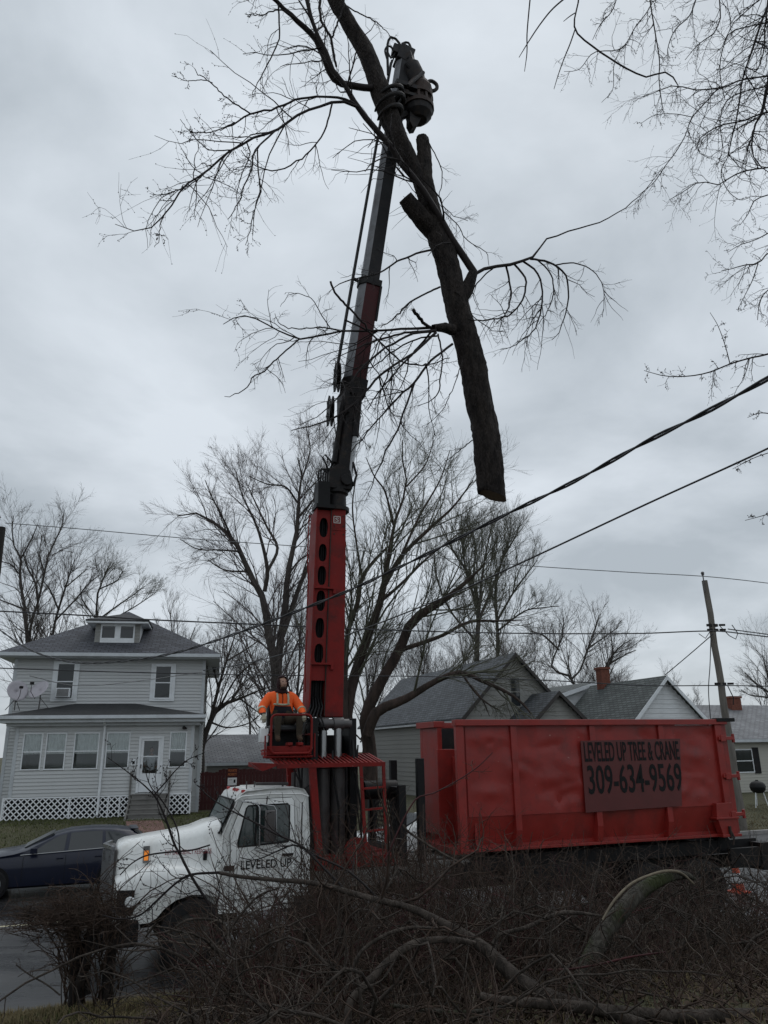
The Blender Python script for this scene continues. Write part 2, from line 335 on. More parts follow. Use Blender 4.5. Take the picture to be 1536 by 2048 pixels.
# ------------------------------------------------------------------ mesh building
HO = Vector((0, 0, 0))
def link(name, me, parent=None, loc=(0, 0, 0), rz=0.0):
    o = bpy.data.objects.new(name, me)
    COL.objects.link(o)
    o.parent = parent
    o.location = Vector(loc) + (HO if parent is not None and parent.get('label', '').startswith('grey two storey') else Vector())
    o.rotation_euler = (0, 0, rz)
    return o
def thing(name, label, cat, loc=(0, 0, 0), rz=0.0, group=None):
    o = link(name, None, None, loc, rz)
    o.empty_display_size = .2
    return tag(o, label, cat, group)
def tag(o, label=None, cat=None, group=None, kind=None):
    if label: o['label'] = label
    if cat: o['category'] = cat
    if group: o['group'] = group
    if kind: o['kind'] = kind
    return o
class MB:
    def __init__(s): s.v = []; s.f = []; s.mi = []; s.uv = None
    def add(s, vs, fs, mi=0):
        b = len(s.v)
        s.v.extend([tuple(map(float, p)) for p in vs])
        for f in fs: s.f.append(tuple(b + i for i in f)); s.mi.append(mi)
        return s
    def box(s, x0, x1, y0, y1, z0, z1, mi=0):
        return s.add([(x0, y0, z0), (x1, y0, z0), (x1, y1, z0), (x0, y1, z0), (x0, y0, z1), (x1, y0, z1), (x1, y1, z1), (x0, y1, z1)],
                     [(0, 3, 2, 1), (4, 5, 6, 7), (0, 1, 5, 4), (1, 2, 6, 5), (2, 3, 7, 6), (3, 0, 4, 7)], mi)
    def beam(s, a, b, w, h, upv=(0, 0, 1), mi=0):       # box from a to b
        a = Vector(a); b = Vector(b); d = (b - a).normalized()
        x = d.cross(Vector(upv))
        x = x.normalized() if x.length > 1e-4 else Vector((1, 0, 0))
        y = x.cross(d).normalized()
        q = []
        for p in (a, b):
            for sx, sy in ((-1, -1), (1, -1), (1, 1), (-1, 1)): q.append(p + x * sx * w / 2 + y * sy * h / 2)
        return s.add(q, [(3, 2, 1, 0), (4, 5, 6, 7), (0, 1, 5, 4), (1, 2, 6, 5), (2, 3, 7, 6), (3, 0, 4, 7)], mi)
    def loft(s, secs, close=True, cap=True, mi=0):
        n = len(secs[0]); b = []
        for sec in secs: b.extend(sec)
        f = []
        for i in range(len(secs) - 1):
            for j in range(n if close else n - 1):
                k = (j + 1) % n
                f.append((i * n + j, i * n + k, (i + 1) * n + k, (i + 1) * n + j))
        if cap and close:
            f.append(tuple(range(n - 1, -1, -1))); f.append(tuple((len(secs) - 1) * n + j for j in range(n)))
        return s.add(b, f, mi)
    def prism(s, poly, axis, a, b, mi=0):                # polygon (2D) swept along an axis
        def P(p, t):
            return (p[0], t, p[1]) if axis == 'y' else ((t, p[0], p[1]) if axis == 'x' else (p[0], p[1], t))
        return s.loft([[P(p, a) for p in poly], [P(p, b) for p in poly]], mi=mi)
    def tube(s, pts, r, n=8, cap=True, mi=0):
        pts = [Vector(p) for p in pts]
        rr = r if hasattr(r, '__len__') else [r] * len(pts)
        secs = []; prev = None
        for i, p in enumerate(pts):
            t = (pts[min(i + 1, len(pts) - 1)] - pts[max(i - 1, 0)]).normalized()
            if prev is None:
                c = Vector((0, 0, 1)) if abs(t.z) < .9 else Vector((1, 0, 0))
                x = t.cross(c).normalized()
            else:
                x = (prev - t * prev.dot(t)).normalized()
            prev = x; y = t.cross(x)
            secs.append([p + (x * math.cos(2 * math.pi * k / n) + y * math.sin(2 * math.pi * k / n)) * rr[i] for k in range(n)])
        return s.loft(secs, cap=cap, mi=mi)
    def lathe(s, prof, c=(0, 0, 0), axis='z', n=16, mi=0, cap=True):  # profile (radius, height)
        secs = []
        for r, h in prof:
            ring = []
            for k in range(n):
                a = 2 * math.pi * k / n; ca, sa = math.cos(a) * r, math.sin(a) * r
                q = {'z': (ca, sa, h), 'y': (ca, h, -sa), 'x': (h, ca, sa)}[axis]
                ring.append((c[0] + q[0], c[1] + q[1], c[2] + q[2]))
            secs.append(ring)
        return s.loft(secs, mi=mi, cap=cap)
    def mesh(s, name, mats, smooth=35):
        me = bpy.data.meshes.new(name)
        me.from_pydata(s.v, [], s.f)
        for mt in (mats if isinstance(mats, (list, tuple)) else [mats]): me.materials.append(K_[mt] if isinstance(mt, str) else mt)
        if any(s.mi): me.polygons.foreach_set('material_index', s.mi)
        if smooth:
            me.polygons.foreach_set('use_smooth', [True] * len(s.f))
            me.set_sharp_from_angle(angle=R_(smooth))
        if s.uv is not None:
            ul = me.uv_layers.new(name='UVMap')
            for poly in me.polygons:
                fn = s.uv
                for li in poly.loop_indices: ul.data[li].uv = fn(me.vertices[me.loops[li].vertex_index].co, poly.normal)
        me.update()
        return me
    def pieces(s):
        p = list(range(len(s.v)))
        def find(a):
            while p[a] != a: p[a] = p[p[a]]; a = p[a]
            return a
        for f in s.f:
            for i in f[1:]: p[find(i)] = find(f[0])
        g_ = {}
        for f, mi in zip(s.f, s.mi): g_.setdefault(find(f[0]), []).append((f, mi))
        out = []
        for fs in g_.values():
            ids = sorted({i for f, _ in fs for i in f}); rm = {i: k for k, i in enumerate(ids)}
            b = MB(); b.uv = s.uv; b.v = [s.v[i] for i in ids]; b.f = [tuple(rm[i] for i in f) for f, _ in fs]; b.mi = [mi for _, mi in fs]; out.append(b)
        return out
    def each(s, name, mats, parent=None, loc=(0, 0, 0), rz=0.0, bevel=0.0, smooth=35):   # every loose piece its own object
        return [q.build(name, mats, parent, loc, rz, bevel, smooth) for q in s.pieces()]
    def build(s, name, mats, parent=None, loc=(0, 0, 0), rz=0.0, bevel=0.0, smooth=35):
        o = link(name, s.mesh(name, mats, smooth), parent, loc, rz)
        if bevel:
            b = o.modifiers.new('bevel', 'BEVEL'); b.width = bevel; b.segments = 2; b.limit_method = 'ANGLE'; b.angle_limit = R_(40)
        return o
def roof_uv(co, n):                                      # along the slope / along the eave
    h = Vector((n.x, n.y, 0))
    if h.length < 1e-3: return (co.x, co.y)
    h.normalize(); e = Vector((-h.y, h.x, 0))
    return (co.dot(e), co.z / max(.15, math.sqrt(max(0, 1 - n.z * n.z))))

def raw_mesh(name, V, F, mats, mi=None, smooth=True):
    V = np.ascontiguousarray(V, np.float32).reshape(-1, 3); F = np.ascontiguousarray(F, np.int32)
    k = F.shape[1]
    me = bpy.data.meshes.new(name)
    me.vertices.add(len(V)); me.vertices.foreach_set('co', V.ravel())
    me.loops.add(F.size); me.loops.foreach_set('vertex_index', F.ravel())
    me.polygons.add(len(F)); me.polygons.foreach_set('loop_start', np.arange(0, F.size, k, dtype=np.int32))
    if smooth: me.polygons.foreach_set('use_smooth', np.ones(len(F), bool))
    for mt in (mats if isinstance(mats, (list, tuple)) else [mats]): me.materials.append(K_[mt])
    if mi is not None: me.polygons.foreach_set('material_index', np.asarray(mi, np.int32))
    me.update(calc_edges=True)
    return me
def tubes(P, Rr, n):                                      # many tubes at once: P (N,K,3), Rr (N,K)
    Nn, K, _ = P.shape
    T = np.empty_like(P)
    T[:, 1:-1] = P[:, 2:] - P[:, :-2]; T[:, 0] = P[:, 1] - P[:, 0]; T[:, -1] = P[:, -1] - P[:, -2]
    T /= np.linalg.norm(T, axis=2, keepdims=True) + 1e-9
    t0 = P[:, -1] - P[:, 0]; t0 /= np.linalg.norm(t0, axis=1, keepdims=True) + 1e-9
    c = np.where(np.abs(t0[:, 2:3]) < .75, np.array([[0, 0, 1.]]), np.array([[1., 0, 0]]))
    c = np.cross(t0, c); c /= np.linalg.norm(c, axis=1, keepdims=True) + 1e-9
    x = c[:, None, :] - T * np.sum(c[:, None, :] * T, axis=2, keepdims=True)
    x /= np.linalg.norm(x, axis=2, keepdims=True) + 1e-9
    y = np.cross(T, x)
    a = 2 * np.pi * np.arange(n) / n
    V = P[:, :, None, :] + (x[:, :, None, :] * np.cos(a)[None, None, :, None] + y[:, :, None, :] * np.sin(a)[None, None, :, None]) * Rr[:, :, None, None]
    idx = np.arange(Nn * K * n).reshape(Nn, K, n)
    A = idx[:, :-1, :]; B = np.roll(A, -1, axis=2); D = idx[:, 1:, :]; Cc = np.roll(D, -1, axis=2)
    F = np.stack([A, B, Cc, D], axis=-1).reshape(-1, 4)
    return V.reshape(-1, 3), F
def join(lst):
    Vs, Fs, b = [], [], 0
    for V, F in lst:
        Vs.append(V); Fs.append(F + b); b += len(V)
    return np.concatenate(Vs), np.concatenate(Fs)
def resample(pts, K):                                     # smooth curve through (x,y,z,r) points
    p = np.asarray(pts, float)
    d = np.r_[0, np.cumsum(np.linalg.norm(np.diff(p[:, :3], axis=0), axis=1))]
    if len(p) > 2:
        mt = np.empty_like(p)
        mt[1:-1] = (p[2:] - p[:-2]) / (d[2:] - d[:-2])[:, None]
        mt[0] = (p[1] - p[0]) / (d[1] - d[0]); mt[-1] = (p[-1] - p[-2]) / (d[-1] - d[-2])
    else:
        mt = np.repeat((p[1:] - p[:1]) / d[-1], 2, axis=0)
    s_ = np.linspace(0, d[-1], K)
    i = np.clip(np.searchsorted(d, s_, side='right') - 1, 0, len(p) - 2)
    h = (d[i + 1] - d[i]); t = (s_ - d[i]) / h
    t = t[:, None]; h = h[:, None]
    q = (2 * t**3 - 3 * t**2 + 1) * p[i] + (t**3 - 2 * t**2 + t) * h * mt[i] + (-2 * t**3 + 3 * t**2) * p[i + 1] + (t**3 - t**2) * h * mt[i + 1]
    q[:, 3] = np.maximum(q[:, 3], min(p[:, 3].min(), .003))
    return q
def unit(a): return a / (np.linalg.norm(a, axis=-1, keepdims=True) + 1e-9)
def sprout(P, Rr, per, K, lo, hi, rg, tmin=.15, ang=(25, 70), upv=.15, wig=.16, bend=.05, rmin=.004, rs=.6, labs=None):
    """children of the branches P: returns (P2, R2)"""
    Nn, Kp, _ = P.shape
    Lp = np.linalg.norm(np.diff(P, axis=1), axis=2).sum(1)
    if labs: cnt = np.maximum(1, np.round(Lp * labs + rg.random(Nn) - .5)).astype(int)
    else: cnt = np.full(Nn, per)
    i = np.repeat(np.arange(Nn), cnt); n = len(i)
    t = tmin + (1 - tmin) * rg.random(n) ** .85
    f = t * (Kp - 1); k = np.minimum(f.astype(int), Kp - 2); w = (f - k)[:, None]
    p0 = P[i, k] * (1 - w) + P[i, k + 1] * w
    r0 = Rr[i, k] * (1 - w[:, 0]) + Rr[i, k + 1] * w[:, 0]
    tg = unit(P[i, k + 1] - P[i, k])
    pr = rg.normal(size=(n, 3)); pr -= tg * np.sum(pr * tg, 1, keepdims=True); pr = unit(pr)
    a = np.radians(rg.uniform(ang[0], ang[1], n))[:, None]
    d = unit(tg * np.cos(a) + pr * np.sin(a) + np.array([0, 0, upv]))
    ln = (Lp[i] if not labs else np.minimum(Lp[i], 8.0)) * rg.uniform(lo, hi, n) * (1.2 - .65 * t)
    r0 = np.maximum(np.minimum(r0 * rs, ln * .011 + .003), rmin)
    Q = np.empty((n, K, 3)); Q[:, 0] = p0
    st = (ln / (K - 1))[:, None]
    drift = unit(rg.normal(size=(n, 3))) * bend
    for q in range(1, K):
        Q[:, q] = Q[:, q - 1] + d * st
        d = unit(d + rg.normal(size=(n, 3)) * wig + drift + np.array([0, 0, upv * .35]))
    Rn = r0[:, None] * np.linspace(1, .35, K)[None]
    return Q, np.maximum(Rn, rmin * .6)
def stack(limbs, K):
    q = np.array([resample(l, K) for l in limbs])
    return q[:, :, :3], q[:, :, 3]
TR = .74      # slimmer limbs for the trees beyond the houses
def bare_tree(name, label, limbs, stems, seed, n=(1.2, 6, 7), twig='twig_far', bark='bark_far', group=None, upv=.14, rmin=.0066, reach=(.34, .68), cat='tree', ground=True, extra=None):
    rg = np.random.default_rng(seed)
    L2 = []
    for k, l in enumerate(limbs):
        l = [tuple(p) for p in l]
        if k < stems:
            x, y, z, r = l[0]; g0 = float(gz(x, y))
            if z > g0 + .6: l = [(x, y, g0 - .25, r * 1.35), (x, y, g0 + .35 * (z - g0), r * 1.12)] + l
        L2.append([(p[0], p[1], p[2], p[3] * TR) for p in l])
    base = L2[0][0][:3]
    root = thing(name, label, cat, base, 0, group)
    off = np.array(base)
    P, Rr = stack(L2, 18)
    V, F = tubes(P, Rr, 9)
    link('trunk', raw_mesh('trunk', V - off, F, bark), root)
    Ps, Rs = P.copy(), Rr.copy()
    for k in range(min(stems, len(P))):      # no twigs on the bottom half of the stems
        pass
    c1 = sprout(Ps, Rs, 0, 7, reach[0], reach[1], rg, tmin=.22, ang=(18, 52), upv=upv, rmin=rmin * 1.2, labs=n[0] * 1.15, wig=.10, rs=.42)
    c2 = sprout(*c1, n[1], 5, .34, .8, rg, tmin=.12, ang=(18, 50), upv=upv * .6, rmin=rmin, wig=.11)
    c3 = sprout(*c2, n[2], 4, .3, .7, rg, tmin=.1, ang=(18, 48), upv=upv * .5, rmin=rmin * .78, wig=.13)
    V, F = join([tubes(*c1, 4), tubes(*c2, 3), tubes(*c3, 3)])
    cr_ = tag(link('crown', raw_mesh('crown', V - off, F, twig), root), kind='stuff')
    return root, c1, c2, c3, off

def text_mesh(body, w, h, depth=.004, bold=.012):
    cu = bpy.data.curves.new('lettering', 'FONT'); cu.body = body; cu.extrude = depth / 2; cu.offset = bold
    cu.resolution_u = 3
    o = bpy.data.objects.new('lettering', cu); COL.objects.link(o)
    dg = bpy.context.evaluated_depsgraph_get(); dg.update()
    me = bpy.data.meshes.new_from_object(o.evaluated_get(dg))
    bpy.data.objects.remove(o); bpy.data.curves.remove(cu)
    co = np.empty(len(me.vertices) * 3, np.float32); me.vertices.foreach_get('co', co); co = co.reshape(-1, 3)
    lo, hi = co.min(0), co.max(0)
    co[:, 0] = (co[:, 0] - lo[0]) / (hi[0] - lo[0]) * w
    co[:, 1] = (co[:, 1] - lo[1]) / (hi[1] - lo[1]) * h
    # lying in the x-z plane, facing -y
    out = np.stack([co[:, 0], -co[:, 2], co[:, 1]], 1)
    me.vertices.foreach_set('co', out.ravel()); me.update()
    return me
def lettering(body, mat, parent, x, y, z, w, h, name='lettering', bold=.012):
    me = text_mesh(body, w, h, bold=bold); me.materials.clear(); me.materials.append(K_[mat])
    return link(name, me, parent, (x, y, z))
# ================================================================== SETTING
# ground sheet, one grid in street coordinates with lines where the profile breaks
us = np.unique(np.r_[-600, -300, -150, -80, np.arange(-50, -16, 3.0), np.arange(-16, 20, .35), np.arange(20, 60, 2.5), 80, 150, 300, 700])
vs_ = np.unique(np.r_[-80, -40, -20, -8, np.arange(0, 11.8, .35), 11.8, 12.0, 12.2, 12.4, 12.6, 12.7, 12.749, 12.76, 15, 20, 24.8, V1 + .099, V1 + .105, np.arange(25.6, 34, .6), 36, 40, 50, 70, 100, 160, 300, 600, 1200])
UU, VV = np.meshgrid(us, vs_, indexing='ij')
GX = UU * CA - VV * SA; GY = UU * SA + VV * CA
GV = np.stack([GX, GY, gz(GX, GY)], -1).reshape(-1, 3)
nu, nv = len(us), len(vs_)
idx = np.arange(nu * nv).reshape(nu, nv)
GF = np.stack([idx[:-1, :-1], idx[1:, :-1], idx[1:, 1:], idx[:-1, 1:]], -1).reshape(-1, 4)
tag(link('ground', raw_mesh('ground', GV, GF, 'turf')), 'winter lawn and earth bank under the whole scene', kind='structure')
def street_sheet(name, u0, u1, v0, v1, z, mat, label, nseg=40):
    b = MB()
    for k in range(nseg):
        a, c = u0 + (u1 - u0) * k / nseg, u0 + (u1 - u0) * (k + 1) / nseg
        b.add([S(a, v0, z), S(c, v0, z), S(c, v1, z), S(a, v1, z)], [(0, 1, 2, 3)])
    return tag(b.build(name, mat, smooth=0), label, kind='structure')
street_sheet('road', -160, 220, 12.55, V1, 0.0, 'asphalt', 'wet dark asphalt street')
street_sheet('road_marking', -160, 220, 18.92, 19.04, 0.004, 'white_line', 'worn pale centre line on the street', 90)
kb = MB()
for k in range(-20, 40):
    q = [S(k * 4 + .01, V1 - .02, 0), S(k * 4 + 3.99, V1 - .02, 0), S(k * 4 + 3.99, V1 + .16, 0), S(k * 4 + .01, V1 + .16, 0)]
    kb.add([p + Vector((0, 0, -.05)) for p in q] + [p + Vector((0, 0, .135)) for p in q], [(4, 5, 6, 7), (0, 1, 5, 4), (1, 2, 6, 5), (2, 3, 7, 6), (3, 0, 4, 7)])
tag(kb.build('kerb', 'concrete', smooth=0, bevel=.015), 'concrete kerb along the far side of the street', kind='structure')

# ---------------------------------------------------------------- siding, windows, roofs
def board_mesh(name, h, mat, t=.032):
    b = MB(); b.loft([[(x, -t, h * .02), (x, -t * .96, h * .10), (x, -.006, h * .99), (x, .004, h * .99), (x, .004, 0), (x, -t * .55, 0)] for x in (0, 1)])
    return b.mesh(name, mat, 0)
def courses(wall, me, x0, x1, z0, z1, h, holes=(), y=0.0, span=None):
    """lapped boards, each an object of its own under the wall; span(z) gives the run of a gable course"""
    z = z0
    while z < z1 - .3 * h:
        a, c = (x0, x1) if span is None else span(z + h * .5)
        cuts = sorted([(max(a, p[0]), min(c, p[1])) for p in holes if p[2] < z + h * .6 and p[3] > z + h * .4 and p[1] > a and p[0] < c])
        s_ = a; runs = []
        for p, q in cuts:
            if p > s_ + .02: runs.append((s_, p))
            s_ = max(s_, q)
        if c > s_ + .02: runs.append((s_, c))
        for p, q in runs:
            o = link('siding_board', me, wall, (p, y + random.uniform(-.001, .001), z))
            o.scale = (q - p, 1, min(1.0, (z1 - z) / h))
        z += h
def rect_minus(x0, x1, z0, z1, holes):
    xs = sorted({x0, x1, *[h[0] for h in holes], *[h[1] for h in holes]}); out = []
    for a, c in zip(xs, xs[1:]):
        col = sorted([(h[2], h[3]) for h in holes if h[0] < (a + c) / 2 < h[1]]); z = z0
        for p, q in col:
            if p > z: out.append((a, c, z, p))
            z = q
        if z1 > z: out.append((a, c, z, z1))
    return out
def window(parent, x0, x1, z0, z1, y=0.0, fw=.05, rail=.5, out=.05, trim=0.0, curtain=None, frame_mat='trim', glass='glass', back=None):
    b = MB(); f = fw
    b.box(x0 - f, x0, y - out, y + .04, z0 - f, z1 + f); b.box(x1, x1 + f, y - out, y + .04, z0 - f, z1 + f)
    b.box(x0, x1, y - out, y + .04, z1, z1 + f); b.box(x0, x1, y - out - .012, y + .04, z0 - f, z0)
    if rail: zz = z0 + (z1 - z0) * rail; b.box(x0, x1, y - out + .012, y + .03, zz - .022, zz + .022)
    if trim:
        b.box(x0 - f - trim, x0 - f, y - out * .75, y + .02, z0 - f - trim * .55, z1 + f + .06); b.box(x1 + f, x1 + f + trim, y - out * .75, y + .02, z0 - f - trim * .55, z1 + f + .06)
        b.box(x0 - f, x1 + f, y - out * .75, y + .02, z1 + f, z1 + f + .06); b.box(x0 - f, x1 + f, y - out * .9, y + .02, z0 - f - trim * .55, z0 - f)
    w = b.build('window', frame_mat, parent, smooth=0)
    g = MB(); g.box(x0, x1, y - out + .02, y - out + .026, z0, z1)
    g.build('pane', glass, w, smooth=0)
    if back:
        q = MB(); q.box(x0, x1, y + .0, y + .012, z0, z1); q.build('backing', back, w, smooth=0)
    if curtain:
        zc = z1 - (z1 - z0) * curtain; c = MB(); n = 18; yc = y + (.035 if not back else -.013)
        amp = .016 if not back else .006
        top = [(x0 + (x1 - x0) * k / n, yc + amp * math.sin(k * 2.1 + x0 * 7), z1) for k in range(n + 1)]
        bot = [(x0 + (x1 - x0) * k / n, yc + amp * math.sin(k * 2.1 + x0 * 7 + .4), zc) for k in range(n + 1)]
        c.add(top + bot, [(k, k + 1, n + 2 + k, n + 1 + k) for k in range(n)]); c.build('curtain', 'curtain', w)
    return w
def roof_slab(b, pts, t=.07):
    """a roof plane with thickness; pts counter-clockwise seen from above"""
    p = [Vector(q) for q in pts]; n = len(p)
    b.add(p + [q - Vector((0, 0, t)) for q in p], [tuple(range(n)), tuple(range(2 * n - 1, n - 1, -1))] + [(k, n + k, n + (k + 1) % n, (k + 1) % n) for k in range(n)])

# ---------------------------------------------------------------- grey two-storey house on the left
HY = 12.0
H = thing('house', 'grey two storey house with enclosed front porch and hipped dark roof', 'house', (-14.5, 31.19, 0), R_(HY))
SB = .135
bm_v = board_mesh('siding_board', SB, 'siding')
PW = [(.34, .97), (1.18, 1.85), (2.22, 3.08), (3.43, 4.25), (5.87, 6.45)]
PZ = (2.80, 4.10)
DOOR = (4.64, 5.60, 1.84, 3.97)
holes = [(a - .04, c + .04, PZ[0] - .04, PZ[1] + .04) for a, c in PW] + [DOOR]
b = MB()
for a, c, p, q in rect_minus(0, 6.75, 1.78, 4.45, holes): b.box(a, c, .006, .09, p, q)
b.box(0, .09, .0901, 1.79, 1.78, 4.45); b.box(6.66, 6.75, .0901, 1.79, 1.78, 4.45)
pw = b.build('wall', 'siding', H, smooth=0)
courses(pw, bm_v, .11, 6.64, 1.78, 4.38, SB, holes)
b = MB(); b.box(-.02, .11, -.035, .02, 1.76, 4.42); b.box(6.64, 6.77, -.035, .02, 1.76, 4.42); b.box(.11, 6.64, -.03, .02, 4.36, 4.5)
b.each('corner_trim', 'greytrim', H, smooth=0)
b = MB(); b.box(-.0, 6.75, .09, 1.79, 1.68, 1.78); b.build('porch_floor', 'step_wood', H, smooth=0)
b = MB(); b.box(.09, 6.66, .09, 1.79, 4.45, 4.5); b.build('porch_ceiling', 'trim', H, smooth=0)
for k, (a, c) in enumerate(PW): window(H, a, c, *PZ, y=0, fw=.045, rail=.49, out=.045, curtain=.58)
d = MB(); x0, x1, z0, z1 = DOOR
d.box(x0 - .0, x0 + .09, -.06, .06, z0, z1); d.box(x1 - .09, x1, -.06, .06, z0, z1); d.box(x0 + .09, x1 - .09, -.06, .06, z1 - .09, z1)
door = d.build('door', 'trim', H, smooth=0)
d = MB(); gx0, gx1, gz0, gz1 = x0 + .2, x1 - .2, 2.56, 3.80
for a, c, p, q in rect_minus(x0 + .095, x1 - .095, z0 + .02, z1 - .095, [(gx0, gx1, gz0, gz1)]): d.box(a, c, -.03, .01, p, q)
d.box(gx0, gx1, -.034, .005, 3.18, 3.215)
d.build('storm_door_leaf', 'trim', door, smooth=0)
d = MB(); d.box(gx0, gx1, -.012, -.006, gz0, gz1); d.build('pane', 'glass', door, smooth=0)
d = MB(); d.box(x0 + .12, x0 + .15, -.07, -.03, 2.76, 2.9); d.build('handle', 'black', door, smooth=0)
# main body
HO = Vector((.22, 0, 0))
b = MB(); b.box(-1.0, 6.8, 1.81, 9.9, .3, 7.30)
mw = b.build('wall', 'siding', H, smooth=0)
mh = [(.70, 1.43, 5.5, 7.05), (4.69, 5.41, 5.52, 6.98)]
courses(mw, bm_v, -.9, 6.7, .75, 7.25, SB, [(0, 6.75, 1.7, 4.6)], y=1.80)
for xx, a, c in ((-1.0, 1.85, 9.85), (6.8, 1.85, 9.85)):      # the sides
    sw = MB(); sw.box(0, 8.0, .0, .02, .3, 7.3)
    o = sw.build('wall', 'siding', H, (xx, 9.85, 0) if xx < 0 else (xx, 1.85, 0), R_(-90) if xx < 0 else R_(90), smooth=0)
    courses(o, bm_v, .05, 7.95, .75, 7.25, SB, y=-.002)
b = MB()
for xx in (-1.03, 6.7): b.box(xx, xx + .13, 1.765, 1.9, .6, 7.25)
b.each('corner_trim', 'greytrim', H, smooth=0)
for (a, c, p, q), k in zip(((.75, 1.38, 5.60, 7.0), (4.75, 5.36, 5.60, 6.92)), (0, 1)):
    window(H, a, c, p, q, y=1.79, fw=.06, rail=.48, out=.085, trim=.15, back='dark_room', glass='dark_glass')
HO = Vector((0, 0, 0))
# porch roof, gutter, downspout
b = MB(); b.uv = roof_uv
roof_slab(b, [(-.62, -.5, 4.80), (7.18, -.5, 4.80), (4.15, 1.8, 5.37), (1.8, 1.8, 5.37)])
roof_slab(b, [(-.62, 1.8, 4.80), (-.62, -.5, 4.80), (1.8, 1.8, 5.37)])
roof_slab(b, [(7.18, -.5, 4.80), (7.18, 1.8, 4.80), (4.15, 1.8, 5.37)])
b.build('porch_roof', 'roof_black', H, smooth=0)
b = MB(); b.box(-.6, 7.16, -.48, 1.78, 4.52, 4.72); b.box(-.35, 6.98, -.22, 1.78, 4.40, 4.52)
b.build('porch_soffit', 'greytrim', H, smooth=0)
b = MB(); b.prism([(-.62, 4.66), (-.60, 4.79), (-.49, 4.79), (-.49, 4.64), (-.58, 4.64)], 'x', -.64, 7.2); b.build('gutter', 'greytrim', H, smooth=0)
b = MB(); b.tube([(3.29, -.5, 4.66), (3.29, -.42, 4.55), (3.29, -.09, 4.40), (3.29, -.085, 1.2), (3.29, -.2, 1.05)], .05, 6); b.build('downspout', 'trim', H)
# main roof
HO = Vector((.25, 0, 0))
b = MB(); b.uv = roof_uv
ap = (2.9, 5.85, 10.0); e0, e1, y0, y1, ze = -1.6, 7.4, 1.2, 10.5, 7.44
roof_slab(b, [(e0, y0, ze), (e1, y0, ze), ap]); roof_slab(b, [(e1, y0, ze), (e1, y1, ze), ap]); roof_slab(b, [(e1, y1, ze), (e0, y1, ze), ap]); roof_slab(b, [(e0, y1, ze), (e0, y0, ze), ap])
rf = b.build('roof', 'roof_dark', H, smooth=0)
b = MB(); b.box(e0 + .02, e1 - .02, y0 + .02, y1 - .02, 7.22, 7.36); b.build('soffit', 'greytrim', H, smooth=0)
b = MB(); b.prism([(y0 - .1, 7.28), (y0 - .09, 7.42), (y0 + .015, 7.42), (y0 + .015, 7.25), (y0 - .06, 7.25)], 'x', e0 - .02, e1 + .02); b.build('gutter', 'greytrim', H, smooth=0)
# dormer
b = MB(); b.box(1.97, 3.87, 2.26, 4.6, 7.7, 8.82)
dm = b.build('dormer', 'white_siding', H, smooth=0)
b = MB()
for a, c in ((1.97, 2.2), (3.64, 3.87)):
    for k in range(6): b.box(a, c, 2.235, 2.262, 7.98 + k * .14, 7.98 + k * .14 + .128)
b.each('siding_strip', 'old_siding', dm, smooth=0)
b = MB()
for a, c, p, q in rect_minus(2.2, 3.64, 7.95, 8.82, [(2.26, 2.80, 8.2, 8.72), (3.04, 3.58, 8.2, 8.72)]): b.box(a, c, 2.21, 2.255, p, q)
b.build('window_frame', 'trim', dm, smooth=0)
for a, c in ((2.26, 2.80), (3.04, 3.58)):
    g = MB(); g.box(a, c, 2.236, 2.25, 8.2, 8.72); g.build('pane', 'dark_glass', dm, smooth=0)
b = MB(); b.box(1.62, 4.22, 1.9, 4.4, 8.82, 8.90); b.build('fascia', 'trim', dm, smooth=0)
b = MB(); b.uv = roof_uv; ap = (2.92, 4.2, 9.62)
roof_slab(b, [(1.58, 1.86, 8.96), (4.26, 1.86, 8.96), ap], .05); roof_slab(b, [(4.26, 1.86, 8.96), (4.26, 5.2, 8.96), ap], .05); roof_slab(b, [(1.58, 5.2, 8.96), (1.58, 1.86, 8.96), ap], .05)
b.build('dormer_roof', 'roof_black', dm, smooth=0)
HO = Vector((0, 0, 0))
# lattice skirt: thin crossed slats
def lattice(x0, x1, zb0, zb1, zt):
    b = MB(); w = .030; st = .22
    def zb(x): return zb0 + (zb1 - zb0) * (x - x0) / (x1 - x0)
    for sgn, yy in ((1, -.030), (-1, -.018)):
        c = x0 - 1.2
        while c < x1 + 1.2:
            # line x = c + sgn*(z - zt)
            pts = []
            for k in range(41):
                z = zt - (zt - min(zb0, zb1)) * k / 40; x = c + sgn * (z - zt)
                if x0 <= x <= x1 and z >= zb(x): pts.append((x, z))
            if len(pts) > 1 and abs(pts[0][1] - pts[-1][1]) > .03:
                (xa, za), (xb, zb_) = pts[0], pts[-1]
                b.add([(xa - w, yy, za), (xa + w, yy, za), (xb + w, yy, zb_), (xb - w, yy, zb_), (xa - w, yy + .008, za), (xa + w, yy + .008, za), (xb + w, yy + .008, zb_), (xb - w, yy + .008, zb_)],
                      [(0, 1, 2, 3), (7, 6, 5, 4), (0, 4, 5, 1), (2, 6, 7, 3), (1, 5, 6, 2), (3, 7, 4, 0)])
            c += st
    b.box(x0, x1, -.042, -.005, zt, zt + .05)
    for xx in [x0, x1 - .05] + ([2.2, 3.62, 4.05] if x1 < 5 else []): b.box(xx, xx + .05, -.044, -.006, zb(xx + .02), zt)
    return tag(b.build('lattice', 'lattice', H, smooth=0), kind='stuff')
lattice(-.2, 4.44, .86, .98, 1.72); lattice(5.92, 6.78, 1.0, 1.02, 1.74)
b = MB(); b.box(-.15, 6.7, .25, .3, .5, 1.7); b.build('crawl_space_wall', 'ink', H, smooth=0)
